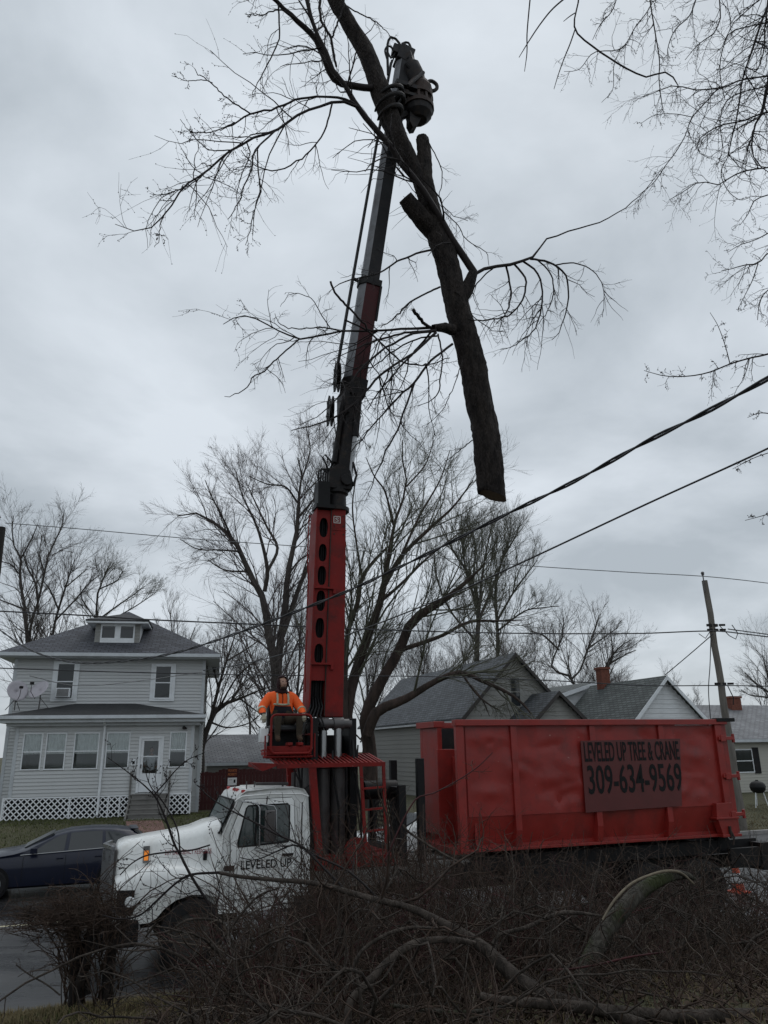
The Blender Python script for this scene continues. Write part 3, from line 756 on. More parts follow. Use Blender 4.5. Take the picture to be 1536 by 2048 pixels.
for k in range(6):
    z = 1.80 - k * .165; yy = -.0 - k * .235
    b = MB(); b.box(4.50, 5.86, yy - .29, yy, z - .045, z); b.box(4.53, 5.83, yy - .27, yy - .20, z - .175, z - .044)
    b.build('step', 'step_wood', H, smooth=0, bevel=.006)
b = MB(); b.prism([(-.01, 1.75), (-.01, .6), (-1.9, .6), (-1.9, .78)], 'x', 4.43, 4.495); b.prism([(-.01, 1.75), (-.01, .6), (-1.9, .6), (-1.9, .78)], 'x', 5.865, 5.93); b.each('stair_stringer', 'step_wood', H, smooth=0)
b = MB(); b.box(4.40, 4.47, -.12, -.05, .8, 2.65); b.box(5.88, 5.95, -.12, -.05, .8, 2.65); b.each('stair_post', 'step_wood', H, smooth=0)
# things on the house
HM = Matrix.Translation((-14.5, 31.19, 0)) @ Matrix.Rotation(R_(HY), 4, 'Z')
def hp(x, y, z): return HM @ Vector((x, y, z))
t = thing('window_air_conditioner', 'white window air conditioner in the left upstairs window', 'air conditioner', hp(1.28, 1.5, 5.62), R_(HY))
b = MB(); b.box(-.28, .28, -.05, .19, 0, .37); b.build('casing', 'trim', t, bevel=.01, smooth=0)
b = MB()
for k in range(9): b.box(-.23, .23, -.066, -.05, .035 + k * .034, .052 + k * .034)
b.build('grille', 'grey_steel', t, smooth=0)
def dish(label, x, y, z, rz, tilt, s=1.0):
    t = thing('satellite_dish', label, 'satellite dish', hp(x, y, z), R_(HY) + rz)
    n = 20; secs = []
    for r in (0.001, .15, .27, .36): secs.append([(r * math.cos(a), -.28 * r * r * 2.2, r * 1.08 * math.sin(a)) for a in np.linspace(0, 2 * math.pi, n, endpoint=False)])
    rot = Matrix.Rotation(tilt, 4, 'X'); c = Vector((0, 0, .72))
    b = MB(); b.loft([[rot @ Vector(p) * s + c for p in s_] for s_ in secs], cap=False)
    o = b.build('reflector', 'dish', t); sd = o.modifiers.new('t', 'SOLIDIFY'); sd.thickness = .012
    b = MB(); b.tube([(0, .06, -.02), (0, .08, .4), (0, .04, .70)], .025, 8); b.tube([(0, .07, .45), (.28, .35, 0)], .014, 6); b.tube([(0, .07, .45), (-.28, .35, 0)], .014, 6); b.build('mast', 'grey_steel', t)
    b = MB(); b.tube([rot @ Vector((0, .02, -.34)) * s + c, rot @ Vector((0, -.30, -.3)) * s + c, rot @ Vector((0, -.46, -.08)) * s + c], .014, 6); b.build('feed_arm', 'grey_steel', t)
    b = MB(); b.box(-.07, .07, -.05, .05, -.05, .05)
    o = b.build('receiver', 'black', t, rot @ Vector((0, -.47, -.06)) * s + c, bevel=.012)
dish('grey satellite dish higher on the left end of the porch roof', -.38, .95, 5.08, R_(28), R_(-22), 1.15)
dish('grey satellite dish lower beside the upstairs air conditioner', .50, .85, 5.10, R_(-30), R_(-38), 1.15)
t = thing('mailbox', 'small white mailbox on the porch wall left of the door', 'mailbox', hp(4.49, -.03, 2.86), R_(HY))
b = MB(); b.box(-.09, .09, -.08, 0, 0, .24); b.build('box', 'trim', t, bevel=.012, smooth=0)
b = MB(); b.box(-.045, .045, -.087, -.08, .06, .17); b.build('flap', 'ink', t, smooth=0)
t = thing('security_light', 'black security light under the porch eave at the right corner', 'light', hp(6.42, -.03, 4.27), R_(HY))
b = MB(); b.lathe([(.04, 0), (.05, -.03), (.05, -.06)], axis='y', n=10); b.build('base', 'black', t)
b = MB(); b.lathe([(.03, -.06), (.06, -.1), (.075, -.2), (.0, -.2)], (-.06, 0, .02), 'y', 10); b.build('lamp_head', 'black', t)
# walk from the steps to the kerb
pa = MB(); w0 = hp(4.55, -1.95, 0); w1 = hp(5.82, -1.95, 0)
N_ = 14; pts = []
for k in range(N_ + 1):
    for w in (w0, w1):
        u, v = uv_of(w.x, w.y); v2 = v + (V1 + .18 - v) * k / N_; p = S(u, v2); p.z = float(gz(p.x, p.y)) + .02; pts.append(p)
pa.add(pts, [(2 * k, 2 * k + 2, 2 * k + 3, 2 * k + 1) for k in range(N_)])
tag(pa.build('path', 'path', smooth=0), 'reddish front walk from the porch steps to the kerb', kind='structure')

# ---------------------------------------------------------------- red board fence, sign, notice, garage
FV = 36.0; fu0, fu1 = 4.40, 11.6
F = thing('fence', 'dark red wooden board fence behind the truck cab', 'fence', S(fu0, FV, .85), YAW)
me = MB().box(0, .142, 0, .022, 0, 1.0).mesh('board', 'fence_red', 0)
u = 0.0
while u < fu1 - fu0:
    o = link('board', me, F, (u, random.uniform(-.004, .004), .03)); o.scale = (1, 1, (1.72 if u > .9 else 1.62) + random.uniform(-.03, .02)); u += .15
b = MB()
for z in (.35, 1.0, 1.5): b.box(0, fu1 - fu0, .03, .07, z, z + .09)
b.each('rail', 'fence_red', F, smooth=0)
for k in range(5): MB().box(k * 1.75 + .02, k * 1.75 + .12, .07, .17, -.3, 1.7).build('post', 'fence_red', F, smooth=0)
t = thing('fence_sign', 'small orange lettered private property sign on the red fence', 'sign', S(fu0 + 1.45, FV - .03, 2.30), YAW)
MB().box(-.02, .40, -.004, .004, -.02, .34).build('board', 'fence_red', t, smooth=0)
lettering('PRIVATE', 'ink_orange', t, .0, -.008, .18, .38, .11); lettering('PROPERTY', 'ink_orange', t, .0, -.008, .02, .38, .11)
t = thing('paper_notice', 'white paper notice under the orange sign on the red fence', 'notice', S(fu0 + 1.45, FV - .03, 1.92), YAW)
MB().box(0, .40, -.004, .004, 0, .32).build('sheet', 'paper', t, smooth=0)
MB().box(.26, .34, -.008, -.005, .1, .24).build('printed_mark', 'ink', t, smooth=0)
MB().box(.05, .2, -.008, -.005, .22, .24).build('printed_line', 'grey_steel', t, smooth=0)

def gable_house(name, label, u0, u1, v0, v1, g, ez, pz, wallm, roofm, bh, over=.35, rake=.3, axis='v', wins=(), bmat=None):
    """ridge along v: the gable faces the street; ridge along u: the eave faces the street"""
    cu = (u0 + u1) / 2
    t = thing(name, label, 'house', S(u0, v0, g), YAW)
    w, dp, e, p = u1 - u0, v1 - v0, ez - g, pz - g
    me = board_mesh('siding_board', bh, bmat or wallm, .025)
    hl = [(q[0] - .02, q[1] + .02, q[2] - .02, q[3] + .02) for q in wins]
    if axis == 'v':
        sl = (p - e) / (w / 2)
        b = MB(); b.prism([(0, -.4), (w, -.4), (w, e), (w / 2, p - .02), (0, e)], 'y', .005, dp - .005)
        wl = b.build('wall', wallm, t, smooth=0)
        courses(wl, me, 0, w, 0, p - .1, bh, hl, y=0, span=lambda z: (0, w) if z < e else (min(w / 2 - .01, (z - e) / sl), max(w / 2 + .01, w - (z - e) / sl)))
        sd = MB(); sd.box(0, dp, .004, .02, -.3, e); so = sd.build('wall', wallm, t, (0, dp, 0), R_(-90), smooth=0)
        courses(so, me, 0, dp, 0, e - .02, bh, y=0)
        b = MB(); b.uv = roof_uv
        for s_ in (-1, 1):
            xe = w / 2 + s_ * (w / 2 + over); ze_ = e - over * sl + .1; r = [(xe, -rake, ze_), (w / 2, -rake, p + .1), (w / 2, dp + rake, p + .1), (xe, dp + rake, ze_)]
            roof_slab(b, r if s_ > 0 else r[::-1], .09)
        rf = b.build('roof', roofm, t, smooth=0)
        b = MB()
        for s_ in (-1, 1):
            xe = w / 2 + s_ * (w / 2 + over); ze_ = e - over * sl
            b.add([(xe, -rake - .03, ze_ - .16), (w / 2, -rake - .03, p - .10), (w / 2, -rake - .03, p + .085), (xe, -rake - .03, ze_ + .085), (xe, -rake + .012, ze_ - .16), (w / 2, -rake + .012, p - .10), (w / 2, -rake + .012, p + .085), (xe, -rake + .012, ze_ + .085)],
                  [(0, 1, 2, 3), (7, 6, 5, 4), (0, 4, 5, 1), (3, 2, 6, 7), (0, 3, 7, 4)])
        b.build('rake_board', 'trim' if wallm != 'old_siding' else 'rake_dark', rf, smooth=0)
    else:
        b = MB(); b.prism([(.005, -.4), (dp - .005, -.4), (dp - .005, e), (dp / 2, p - .02), (.005, e)], 'x', .005, w - .005)
        wl = b.build('wall', wallm, t, smooth=0)
        courses(wl, me, 0, w, 0, e - .02, bh, hl, y=0)
        sl = (p - e) / (dp / 2); b = MB(); b.uv = roof_uv
        roof_slab(b, [(-rake, -over, e - over * sl + .1), (w + rake, -over, e - over * sl + .1), (w + rake, dp / 2, p + .1), (-rake, dp / 2, p + .1)], .09)
        roof_slab(b, [(-rake, dp / 2, p + .1), (w + rake, dp / 2, p + .1), (w + rake, dp + over, e - over * sl + .1), (-rake, dp + over, e - over * sl + .1)], .09)
        rf = b.build('roof', roofm, t, smooth=0)
        b = MB(); zz = e - over * sl; b.box(-rake, w + rake, -over - .1, -over + .01, zz - .06, zz + .085); b.build('gutter', 'greytrim', rf, smooth=0)
    for q in wins: window(t, *q[:4], y=0, fw=.05, rail=.5, out=.05, trim=.1 if len(q) < 5 else q[4], glass='dark_glass', frame_mat='trim' if wallm != 'old_siding' else 'old_siding')
    return t, rf
def chimney(rf, x, y, z0, z1, w=.6):
    b = MB()
    n = int((z1 - z0) / .09)
    for k in range(n):
        j = .004 * (k % 2); b.box(x - w / 2 + j, x + w / 2 - j, y - w / 2 + j, y + w / 2 - j, z0 + k * .09, z0 + k * .09 + .082)
    b.box(x - w / 2 + .015, x + w / 2 - .015, y - w / 2 + .015, y + w / 2 - .015, z0, z0 + n * .09)
    b.box(x - w / 2 - .05, x + w / 2 + .05, y - w / 2 - .05, y + w / 2 + .05, z1 - .05, z1 + .07)
    return b.build('chimney', 'brick', rf, smooth=0)
gA, rA = gable_house('house', 'weathered grey house with steep gable and narrow attic window behind the container', 16.6, 22.1, 34, 49, .95, 4.95, 7.72, 'old_siding', 'roof_grey', .24, wins=[(2.48, 2.98, 4.3, 5.65, .16)])
window(gA, .8, 1.5, 1.0, 2.4, y=0, fw=.05, out=.05, trim=.08, glass='dark_glass', frame_mat='old_siding')
b = MB(); b.box(-.3 - .03, -.3, .2, 13, 3.55, 3.68); b.build('gutter', 'greytrim', gA, smooth=0)
gP, rP = gable_house('porch_wing', 'small gabled porch wing of pale clapboard in front of the weathered house', 18.95, 21.55, 31.8, 33.9, .9, 4.55, 5.72, 'old_siding', 'roof_grey', .2, over=.3)
gB, rB = gable_house('house', 'white clapboard gable house with green grey roof and brick chimney', 22.75, 27.2, 30, 35.5, .95, 4.2, 6.33, 'white_siding', 'roof_green', .21)
chimney(rB, 2.15, 4.5, 5.2, 6.25, .5)
gW, rW = gable_house('rear_wing', 'low white gable wing behind the left slope of the white house', 22.9, 28.3, 36.2, 42, .95, 5.85, 6.62, 'white_siding', 'roof_green', .2)
gC, rC = gable_house('house', 'long beige sided house with pale roof behind the utility pole', 30.4, 46, 33, 41.4, .9, 3.62, 5.45, 'beige_siding', 'roof_pale', .15, axis='u', wins=[(1.0, 2.15, 1.05, 2.12, .0), (6.5, 7.6, 1.05, 2.12)])
MB().box(2.2, 2.62, -.06, -.035, .95, 2.24).build('shutter', 'black', gC, smooth=0)
chimney(rC, 5.0, 3.8, 4.0, 5.05, .75)
gG, rG = gable_house('garage', 'low shed with pale grey roof behind the red fence', 6.0, 13.2, 44, 50, .9, 2.85, 4.2, 'old_siding', 'roof_pale', .2, axis='u')

# ---------------------------------------------------------------- utility poles
def pole(label, u, v, h, lean, r, mat):
    p = S(u, v); z0 = float(gz(p.x, p.y))
    t = thing('utility_pole', label, 'utility pole', (p.x, p.y, z0))
    top = Vector((lean[0], lean[1], h - z0)); n = 14
    MB().tube([top * (k / n) + Vector((.02 * math.sin(k * 1.7), 0, -.3 if k == 0 else 0)) for k in range(n + 1)], [r * (1.08 - .3 * k / n) for k in range(n + 1)], 12).build('shaft', mat, t)
    b = MB(); q = top + Vector((-.1, -.1, 0)); b.tube([q - Vector((0, 0, .5)), q + Vector((0, 0, .22))], .025, 6); b.lathe([(.03, 0), (.07, .03), (.05, .07), (.08, .10), (.05, .16), (.0, .18)], q + Vector((0, 0, .2)), n=10)
    b.build('insulator', 'grey_steel', t)
    return t, top, Vector((p.x, p.y, z0))
tR, topR, bR = pole('leaning weathered grey utility pole right of the red container', 24.15, 25.45, 10.0, (-.12, 0), .15, 'pole_wood')
for z in (7.75, 7.95, 5.55):
    b = MB(); b.lathe([(.14, -.05), (.15, -.05), (.15, .05), (.14, .05)], (0, 0, z), n=14); b.box(-.36, -.15, -.16, -.08, z - .05, z + .05); b.box(.16, .4, -.16, -.08, z - .04, z + .04); b.build('clamp', 'dark_steel', tR)
b = MB(); b.tube([(.2, -.1, 7.9), (.5, -.15, 7.5), (.75, -.15, 7.35), (.9, -.1, 7.6), (.7, -.1, 7.95)], .018, 6); b.tube([(-.2, -.1, 7.75), (-.5, -.15, 7.4), (-.75, -.15, 7.6)], .016, 6); b.tube([(.15, -.1, 5.5), (.3, -.15, 5.0), (.25, -.15, 4.7)], .02, 6); b.build('cable_loop', 'hose', tR)
tL, topL, bL = pole('dark utility pole at the left edge beyond the grey house corner', -3.25, 25.7, 10.1, (.1, 0), .17, 'dark_pole')

def cable(label, pts, mat='wire', strands=1, cat='cable', twist=2.0):
    q = resample(pts, max(24, 10 * len(pts)))
    b = MB()
    for s_ in range(strands):
        P = []
        for k, p in enumerate(q):
            a = k * twist * .35 + s_ * math.pi; r = p[3] * .75 if strands > 1 else 0
            P.append((p[0] + r * math.cos(a) * .3, p[1] + r * math.cos(a) * .5, p[2] + r * math.sin(a)))
        b.tube(P, [float(x) * (.62 if strands > 1 else 1) for x in q[:, 3]], 6)
    o = b.build('overhead_cable', mat)
    return tag(o, label, cat)
cable('thick twisted cable sagging from upper right across the mast to the left', [(4.537, 7.500, 7.273, 0.0271), (4.292, 7.749, 7.182, 0.0250), (3.776, 8.274, 7.019, 0.0249), (3.233, 8.825, 6.877, 0.0247), (2.518, 9.553, 6.643, 0.0230), (1.705, 10.379, 6.441, 0.0229), (0.619, 11.484, 6.153, 0.0211), (-0.591, 12.715, 5.875, 0.0210), (-1.532, 13.672, 5.719, 0.0224), (-2.382, 14.537, 5.598, 0.0218), (-3.594, 15.769, 5.451, 0.0204), (-4.713, 16.907, 5.370, 0.0218), (-6.367, 18.589, 5.417, 0.0215), (-8.180, 20.434, 5.620, 0.0223), (-9.916, 22.199, 6.076, 0.0229), (-11.094, 23.397, 6.536, 0.0242), (-12.670, 25.000, 7.289, 0.0261)], strands=2)
cable('thin cable running from right edge down to the grey house upper corner', [(4.391, 7.500, 6.442, 0.0105), (4.218, 7.864, 6.393, 0.0110), (3.445, 9.490, 6.310, 0.0123), (2.246, 12.011, 6.159, 0.0136), (1.209, 14.192, 6.050, 0.0140), (-0.865, 18.553, 5.982, 0.0157), (-2.074, 21.096, 6.027, 0.0164), (-4.640, 26.492, 6.215, 0.0187), (-7.735, 33.000, 6.628, 0.0211)])
cable('topmost thin line between the two pole tops above the houses', [(-11.795, 22.900, 10.224, 0.0124), (-9.846, 23.500, 10.186, 0.0127), (-6.281, 24.597, 10.080, 0.0133), (-1.213, 26.158, 10.022, 0.0140), (5.252, 28.148, 9.828, 0.0150), (9.371, 29.416, 9.799, 0.0156), (13.249, 30.610, 9.800, 0.0162), (17.439, 31.900, 9.587, 0.0168)], 'wire_pale')
cable('dark level cable between the poles passing behind the mast', [(-11.674, 22.900, 7.466, 0.0225), (-9.304, 23.643, 7.418, 0.0232), (-7.545, 24.194, 7.355, 0.0237), (-4.140, 25.261, 7.310, 0.0247), (-1.387, 26.124, 7.265, 0.0238), (4.121, 27.850, 7.277, 0.0235), (9.536, 29.547, 7.419, 0.0249), (13.034, 30.643, 7.622, 0.0258), (14.451, 31.087, 7.544, 0.0241), (17.045, 31.900, 7.333, 0.0247)])
cable('lowest cable between the poles in front of the houses', [(-11.448, 22.900, 5.775, 0.0176), (-8.725, 23.770, 5.716, 0.0168), (-5.844, 24.690, 5.682, 0.0174), (-2.837, 25.651, 5.676, 0.0164), (1.323, 26.980, 5.699, 0.0172), (5.918, 28.448, 5.617, 0.0199), (9.733, 29.667, 5.477, 0.0207), (13.334, 30.818, 5.512, 0.0215), (16.721, 31.900, 5.485, 0.0223)])
cable('service wire from the right pole down to the white gable house', [(13.468, 31.800, 7.662, 0.0206), (13.479, 34.526, 7.169, 0.0200), (13.492, 38.000, 6.571, 0.0218)])
cable('loose wire hanging down beside the right utility pole', [(13.301, 31.600, 7.636, 0.0205), (13.085, 31.600, 6.389, 0.0182), (12.887, 31.600, 5.404, 0.0180), (12.809, 31.600, 4.282, 0.0178)])
cable('second cable leaving the right pole towards the right edge', [(14.159, 31.900, 7.872, 0.0228), (15.592, 33.053, 7.895, 0.0236), (19.255, 36.000, 7.967, 0.0256)])
cable('thin drop wire crossing the upper wall of the grey house', [(-10.950, 24.000, 5.636, 0.0123), (-10.287, 25.891, 5.489, 0.0132), (-9.352, 28.558, 5.808, 0.0146), (-7.795, 33.000, 6.566, 0.0169)], 'wire_pale')
# ================================================================== TRUCK, CONTAINER, CRANE
DX, DY = 1.3124, 15.3544
def D(x, y, z=0.0):
    return Vector((DX + x * CA - y * SA, DY + x * SA + y * CA, z))
def wheel(parent, x, y, z, r, w, rimmat='alloy', side=-1, spokes=5, name='wheel'):
    b = MB(); h = w / 2
    b.lathe([(r * .62, -h), (r * .9, -h), (r * .98, -h * .8), (r, -h * .5), (r, h * .5), (r * .98, h * .8), (r * .9, h), (r * .62, h), (r * .60, 0), (r * .62, -h)], axis='y', n=28, cap=False)
    o = b.build(name, 'rubber', parent, (x, y, z))
    b = MB(); b.lathe([(r * .62, -h * .85), (r * .56, -h * .7), (r * .5, -h * .25), (.001, -h * .2)], axis='y', n=24)
    for k in range(spokes):
        a = 2 * math.pi * k / spokes
        b.beam((r * .1 * math.cos(a), -h * .5, r * .1 * math.sin(a)), (r * .57 * math.cos(a), -h * .55, r * .57 * math.sin(a)), r * .16, .03, (0, 1, 0))
    b.lathe([(r * .13, -h * .2), (r * .13, -h * .75), (r * .001, -h * .78)], axis='y', n=12)
    rm = b.build('rim', rimmat, o)
    if side > 0: rm.rotation_euler = (0, 0, math.pi)
    return o

T = thing('truck', 'white conventional cab truck facing left with dark flat frame behind', 'truck', D(0, 0), YAW)
# hood: centre hump and two wrapped fenders
def hood_sec(x, w, zt, zl):
    c = 1.1
    h = [(w * .0 + 0, zt + .02), (w * .55, zt + .012), (w * .86, zt - .035), (w, zt - .12), (w * 1.03, (zt + zl) / 2), (w * 1.05, zl)]
    return [(x, c - a, z) for a, z in h[::-1]] + [(x, c + a, z) for a, z in h[1:]]
b = MB()
b.loft([hood_sec(x, w, zt, .82) for x, w, zt in ((-6.0, .50, 1.78), (-5.96, .53, 1.86), (-5.86, .55, 1.90), (-5.5, .59, 1.945), (-5.1, .64, 1.99), (-4.75, .70, 2.05), (-4.52, .76, 2.13), (-4.34, .82, 2.16), (-4.2, .84, 2.17))])
def fender(sgn):
    secs = []
    for x, o, zt, zb, zi in ((-6.0, .84, 1.34, .78, 1.38), (-5.96, .90, 1.39, .75, 1.42), (-5.82, .97, 1.45, .73, 1.47), (-5.62, 1.0, 1.50, .73, 1.52), (-5.45, 1.02, 1.53, .74, 1.55), (-5.34, 1.03, 1.54, .80, 1.57), (-5.22, 1.03, 1.54, .93, 1.58), (-5.05, 1.03, 1.53, 1.04, 1.60), (-4.8, 1.02, 1.50, 1.10, 1.62), (-4.55, 1.0, 1.46, 1.08, 1.64), (-4.32, .98, 1.42, 1.0, 1.66), (-4.2, .97, 1.40, .95, 1.66)):
        p = [(.45, zi + .02), (.62, zi), (o * .86, zt - .0), (o * .96, zt - .07), (o, zt - .18), (o, max(zb + .04, zt - .40)), (o - .01, zb), (o - .06, zb), (.45, zb + .02)]
        q = [(x, 1.1 + sgn * a, z) for a, z in p]
        secs.append(q if sgn < 0 else q[::-1])
    b.loft(secs)
fender(-1); fender(1)
hood = b.build('hood', 'truck_white', T, smooth=50)
b = MB()
b.loft([[(-5.99, .56, z), (-6.05, .56, z), (-6.17, 1.06, z), (-6.17, 1.14, z), (-6.05, 1.64, z), (-5.99, 1.64, z)] for z in (.86, 1.80)]); b.build('grille', 'grey_steel', T, smooth=0, bevel=.02)
for k in range(9):
    for s_ in (-1, 1):
        f = .04 + k * .107; x_ = -6.06 - .12 * f; y_ = 1.1 + s_ * (.54 - .5 * f); MB().beam((x_ - .02, y_, .90), (x_ - .02, y_, 1.77), .03, .035, (1, 0, 0)).build('grille_bar', 'alloy', T, smooth=0)
b = MB(); b.beam((-6.06, .55, .84), (-6.06, .55, 1.84), .05, .05, (1, 0, 0)); b.beam((-6.06, 1.65, .84), (-6.06, 1.65, 1.84), .05, .05, (1, 0, 0)); b.beam((-6.05, .55, 1.82), (-6.19, 1.1, 1.82), .05, .05); b.beam((-6.19, 1.1, 1.82), (-6.05, 1.65, 1.82), .05, .05); b.each('grille_surround', 'alloy', T, smooth=0)
# headlamp on the chamfered fender corner
hl = MB(); hl.beam((-5.955, .19, 1.05), (-5.70, .085, 1.05), .035, .36); hl.build('headlight', 'black', T, bevel=.01, smooth=0)
b = MB(); b.lathe([(.001, -.03), (.07, -.025), (.085, 0)], (0, 0, 0), 'y', 14); o = b.build('headlight', 'lamp', T, (-5.76, .095, 1.06), R_(-22))
b = MB(); b.box(-.05, .05, -.012, .0, -.13, .13); b.build('marker_lamp_surround', 'chrome', T, (-5.53, .50, 1.70), R_(-3), smooth=0)
b = MB(); b.box(-.035, .035, -.03, -.01, -.09, .06); b.build('marker_lamp', 'amber', T, (-5.53, .50, 1.70), R_(-3), bevel=.008)
lettering('24/7 EMERGENCY RESPONSE', 'ink_red', T, -5.24, .408, 1.685, .76, .075).rotation_euler = (R_(-6), 0, R_(-11))
b = MB(); b.prism([(-6.32, .42), (-6.32, .74), (-6.26, .78), (-5.62, .80), (-5.60, .74), (-5.60, .46), (-5.66, .42)], 'y', .06, 2.14); b.build('bumper', 'black', T, bevel=.02, smooth=0)
b = MB(); b.box(-5.55, -4.0, .40, 1.8, .62, 1.05); b.box(-5.4, -4.2, .55, 1.65, 1.0, 1.5); b.each('engine', 'ink', T, smooth=0)  # plain black boxes, also supplying the darkness behind the wheel arches
# cab
def cab_y(z): return .10 + max(0, z - 1.95) * .10
cab_prof = [(-4.36, .78), (-4.36, 1.55), (-4.34, 1.98), (-4.10, 2.52), (-4.05, 2.60), (-3.96, 2.655), (-3.5, 2.69), (-3.05, 2.69), (-2.92, 2.66), (-2.855, 2.56), (-2.83, 1.9), (-2.82, .78)]
b = MB(); secs = []
for s_, ins in ((-1, .05), (-1, 0), (1, 0), (1, .05)):
    sec = []
    for x, z in cab_prof:
        yy = cab_y(z) + ins * (.6 if z < 2.5 else 1.6)
        cx = -3.6; f = 1 - ins * .55
        sec.append((cx + (x - cx) * f, yy if s_ < 0 else 2.2 - yy, 1.7 + (z - 1.7) * (1 - ins * .5)))
    secs.append(sec)
secs = [secs[0], secs[1], secs[2], secs[3]]
b.loft(secs)
cab = b.build('cab', 'truck_white', T, smooth=40, bevel=.015)
b = MB(); b.tube([(-4.16, .13, 2.50), (-4.04, .135, 2.575), (-3.5, .14, 2.60), (-3.0, .14, 2.585), (-2.86, .14, 2.54)], .016, 6); b.build('drip_rail', 'truck_white', cab)
# roof cap ribs
b = MB()
for y in (.5, 1.1, 1.7): b.box(-3.8, -3.05, y - .04, y + .04, 2.685, 2.70)
b.each('roof_rib', 'truck_white', cab, bevel=.006, smooth=0)
# windscreen with rubber
def quad_pane(name, pts, mat, parent, gasket=.016, t=.006):
    p = [Vector(q) for q in pts]; n = (p[1] - p[0]).cross(p[-1] - p[0]).normalized()
    q = MB(); k = len(p)
    q.add([a for a in p] + [a + n * t for a in p], [tuple(range(k - 1, -1, -1)), tuple(range(k, 2 * k))] + [(j, (j + 1) % k, k + (j + 1) % k, k + j) for j in range(k)])
    o = q.build(name, mat, parent, smooth=0)
    g = MB(); g.tube([a + n * t * .5 for a in p] + [p[0] + n * t * .5, p[1] + n * t * .5], gasket, 6); g.build('rubber_seal', 'ink', o)
    return o
quad_pane('windscreen', [(-4.385, 1.98, 2.0), (-4.385, .22, 2.0), (-4.145, .26, 2.51), (-4.145, 1.94, 2.51)], 'windscreen', cab)
# door skin with window
ds = MB(); dp = [(-4.20, .98), (-4.20, 1.72), (-4.22, 1.98), (-4.02, 2.47), (-3.98, 2.52), (-3.16, 2.53), (-3.12, 2.48), (-3.10, 1.9), (-3.10, .98)]
ds.loft([[(x, cab_y(z) - .014, z) for x, z in dp], [(x, cab_y(z) + .02, z) for x, z in dp]]); door = ds.build('door', 'truck_white', T, smooth=0, bevel=.006)
b = MB(); b.tube([(x, cab_y(z) - .002, z) for x, z in dp], .009, 5); b.build('door_seal', 'ink', door)
wp = [(-4.075, 1.78), (-4.09, 1.84), (-3.955, 2.38), (-3.92, 2.42), (-3.24, 2.43), (-3.20, 2.40), (-3.205, 1.85), (-3.23, 1.82)]
quad_pane('door_window', [(x, cab_y(z) - .018, z) for x, z in wp], 'windscreen', door, .014)
b = MB(); b.beam((-3.80, .075, 1.80), (-3.765, .105, 2.42), .022, .022); b.build('quarter_light_bar', 'ink', door, smooth=0)
b = MB(); b.box(-3.32, -3.14, .04, .075, 1.60, 1.64); b.build('door_handle', 'black', door, bevel=.006, smooth=0)
b = MB(); b.tube([(-4.335, .42, 1.4), (-4.335, .262, 1.75), (-4.335, .258, 2.02), (-4.335, .33, 2.145), (-4.335, .7, 2.175)], .010, 5); b.build('bonnet_gap', 'ink', T)
b = MB(); b.box(-4.62, -4.56, .30, .345, 1.58, 1.72); b.build('bonnet_latch', 'ink', T, smooth=0, bevel=.006)
b = MB(); b.box(-2.99, -2.975, .085, .10, .98, 2.45); b.build('panel_seam', 'ink', cab, smooth=0)
lettering('LEVELED UP', 'ink', door, -4.02, .080, 1.425, .86, .135)
b = MB(); b.box(-4.30, -4.14, .06, .098, 1.42, 1.50); b.build('side_badge', 'rust', cab, smooth=0)
for y in (.32, .90, 1.06, 1.22, 1.90):
    q = MB(); q.box(-4.02, -3.955, y - .03, y + .03, 2.625, 2.675); q.build('clearance_lamp', 'red_lamp', cab, bevel=.012)
b = MB(); b.box(-.25, .25, -.003, 0, 0, .045); o = b.build('windscreen_sticker', 'red_lamp', cab, (-4.185, .66, 2.42), R_(90), smooth=0); o.rotation_euler = (R_(-26), 0, R_(-90))
# mirror
b = MB(); b.tube([(-4.05, .13, 2.50), (-3.82, -.13, 2.47), (-3.78, -.16, 2.40), (-3.77, -.16, 1.80), (-3.80, .08, 1.74)], .014, 6); b.tube([(-3.78, -.16, 2.46), (-3.55, -.20, 2.42), (-3.51, -.20, 2.36), (-3.50, -.2, 1.86)], .012, 6); b.tube([(-3.60, .10, 2.56), (-3.66, -.12, 2.46)], .012, 6)
mir = b.build('mirror_arm', 'chrome', T)
b = MB(); b.box(-3.70, -3.52, -.24, -.18, 1.86, 2.36); b.build('mirror', 'grey_steel', mir, bevel=.02)
b = MB()
for x in (-3.86, -3.72): b.tube([(x, .7, 2.67), (x, .7, 2.80)], .012, 6)
b.tube([(-3.70, .7, 2.75), (-3.1, .7, 2.74)], .028, 8); b.tube([(-3.2, .7, 2.66), (-3.2, .7, 2.74)], .02, 6); b.build('air_horn', 'grey_steel', cab)
b = MB(); b.tube([(-2.70, 1.95, 1.0), (-2.70, 1.95, 2.9)], .07, 10); b.build('exhaust_stack', 'grey_steel', T)
# frame, wheels, rails
b = MB()
for y in (.55, 1.3): b.box(-5.6, 7.1, y, y + .09, .78, 1.04)
for x in (-1.0, 1.5, 4.0, 6.5): b.box(x, x + .1, .645, 1.295, .8, 1.02)
b.each('frame_member', 'black', T, smooth=0)
b = MB()
for y in (.25, 1.45): b.box(-.9, 7.2, y, y + .16, 1.10, 1.36)
for x in np.arange(-.6, 7, 1.1): b.box(x, x + .12, .411, 1.449, 1.12, 1.3)
b.each('rail', 'black', T, smooth=0, bevel=.008)
b = MB(); b.box(7.0, 7.3, -.05, 1.9, .76, 1.3); b.box(6.2, 7.0, -.02, .06, .84, 1.22); b.box(1.2, 3.0, -.04, .14, .70, 1.16); b.each('rear_bar', 'black', T, smooth=0, bevel=.01)
b = MB(); b.box(-2.75, -.2, .05, 2.05, 1.05, 1.30); b.build('deck', 'step_wood', T, smooth=0)
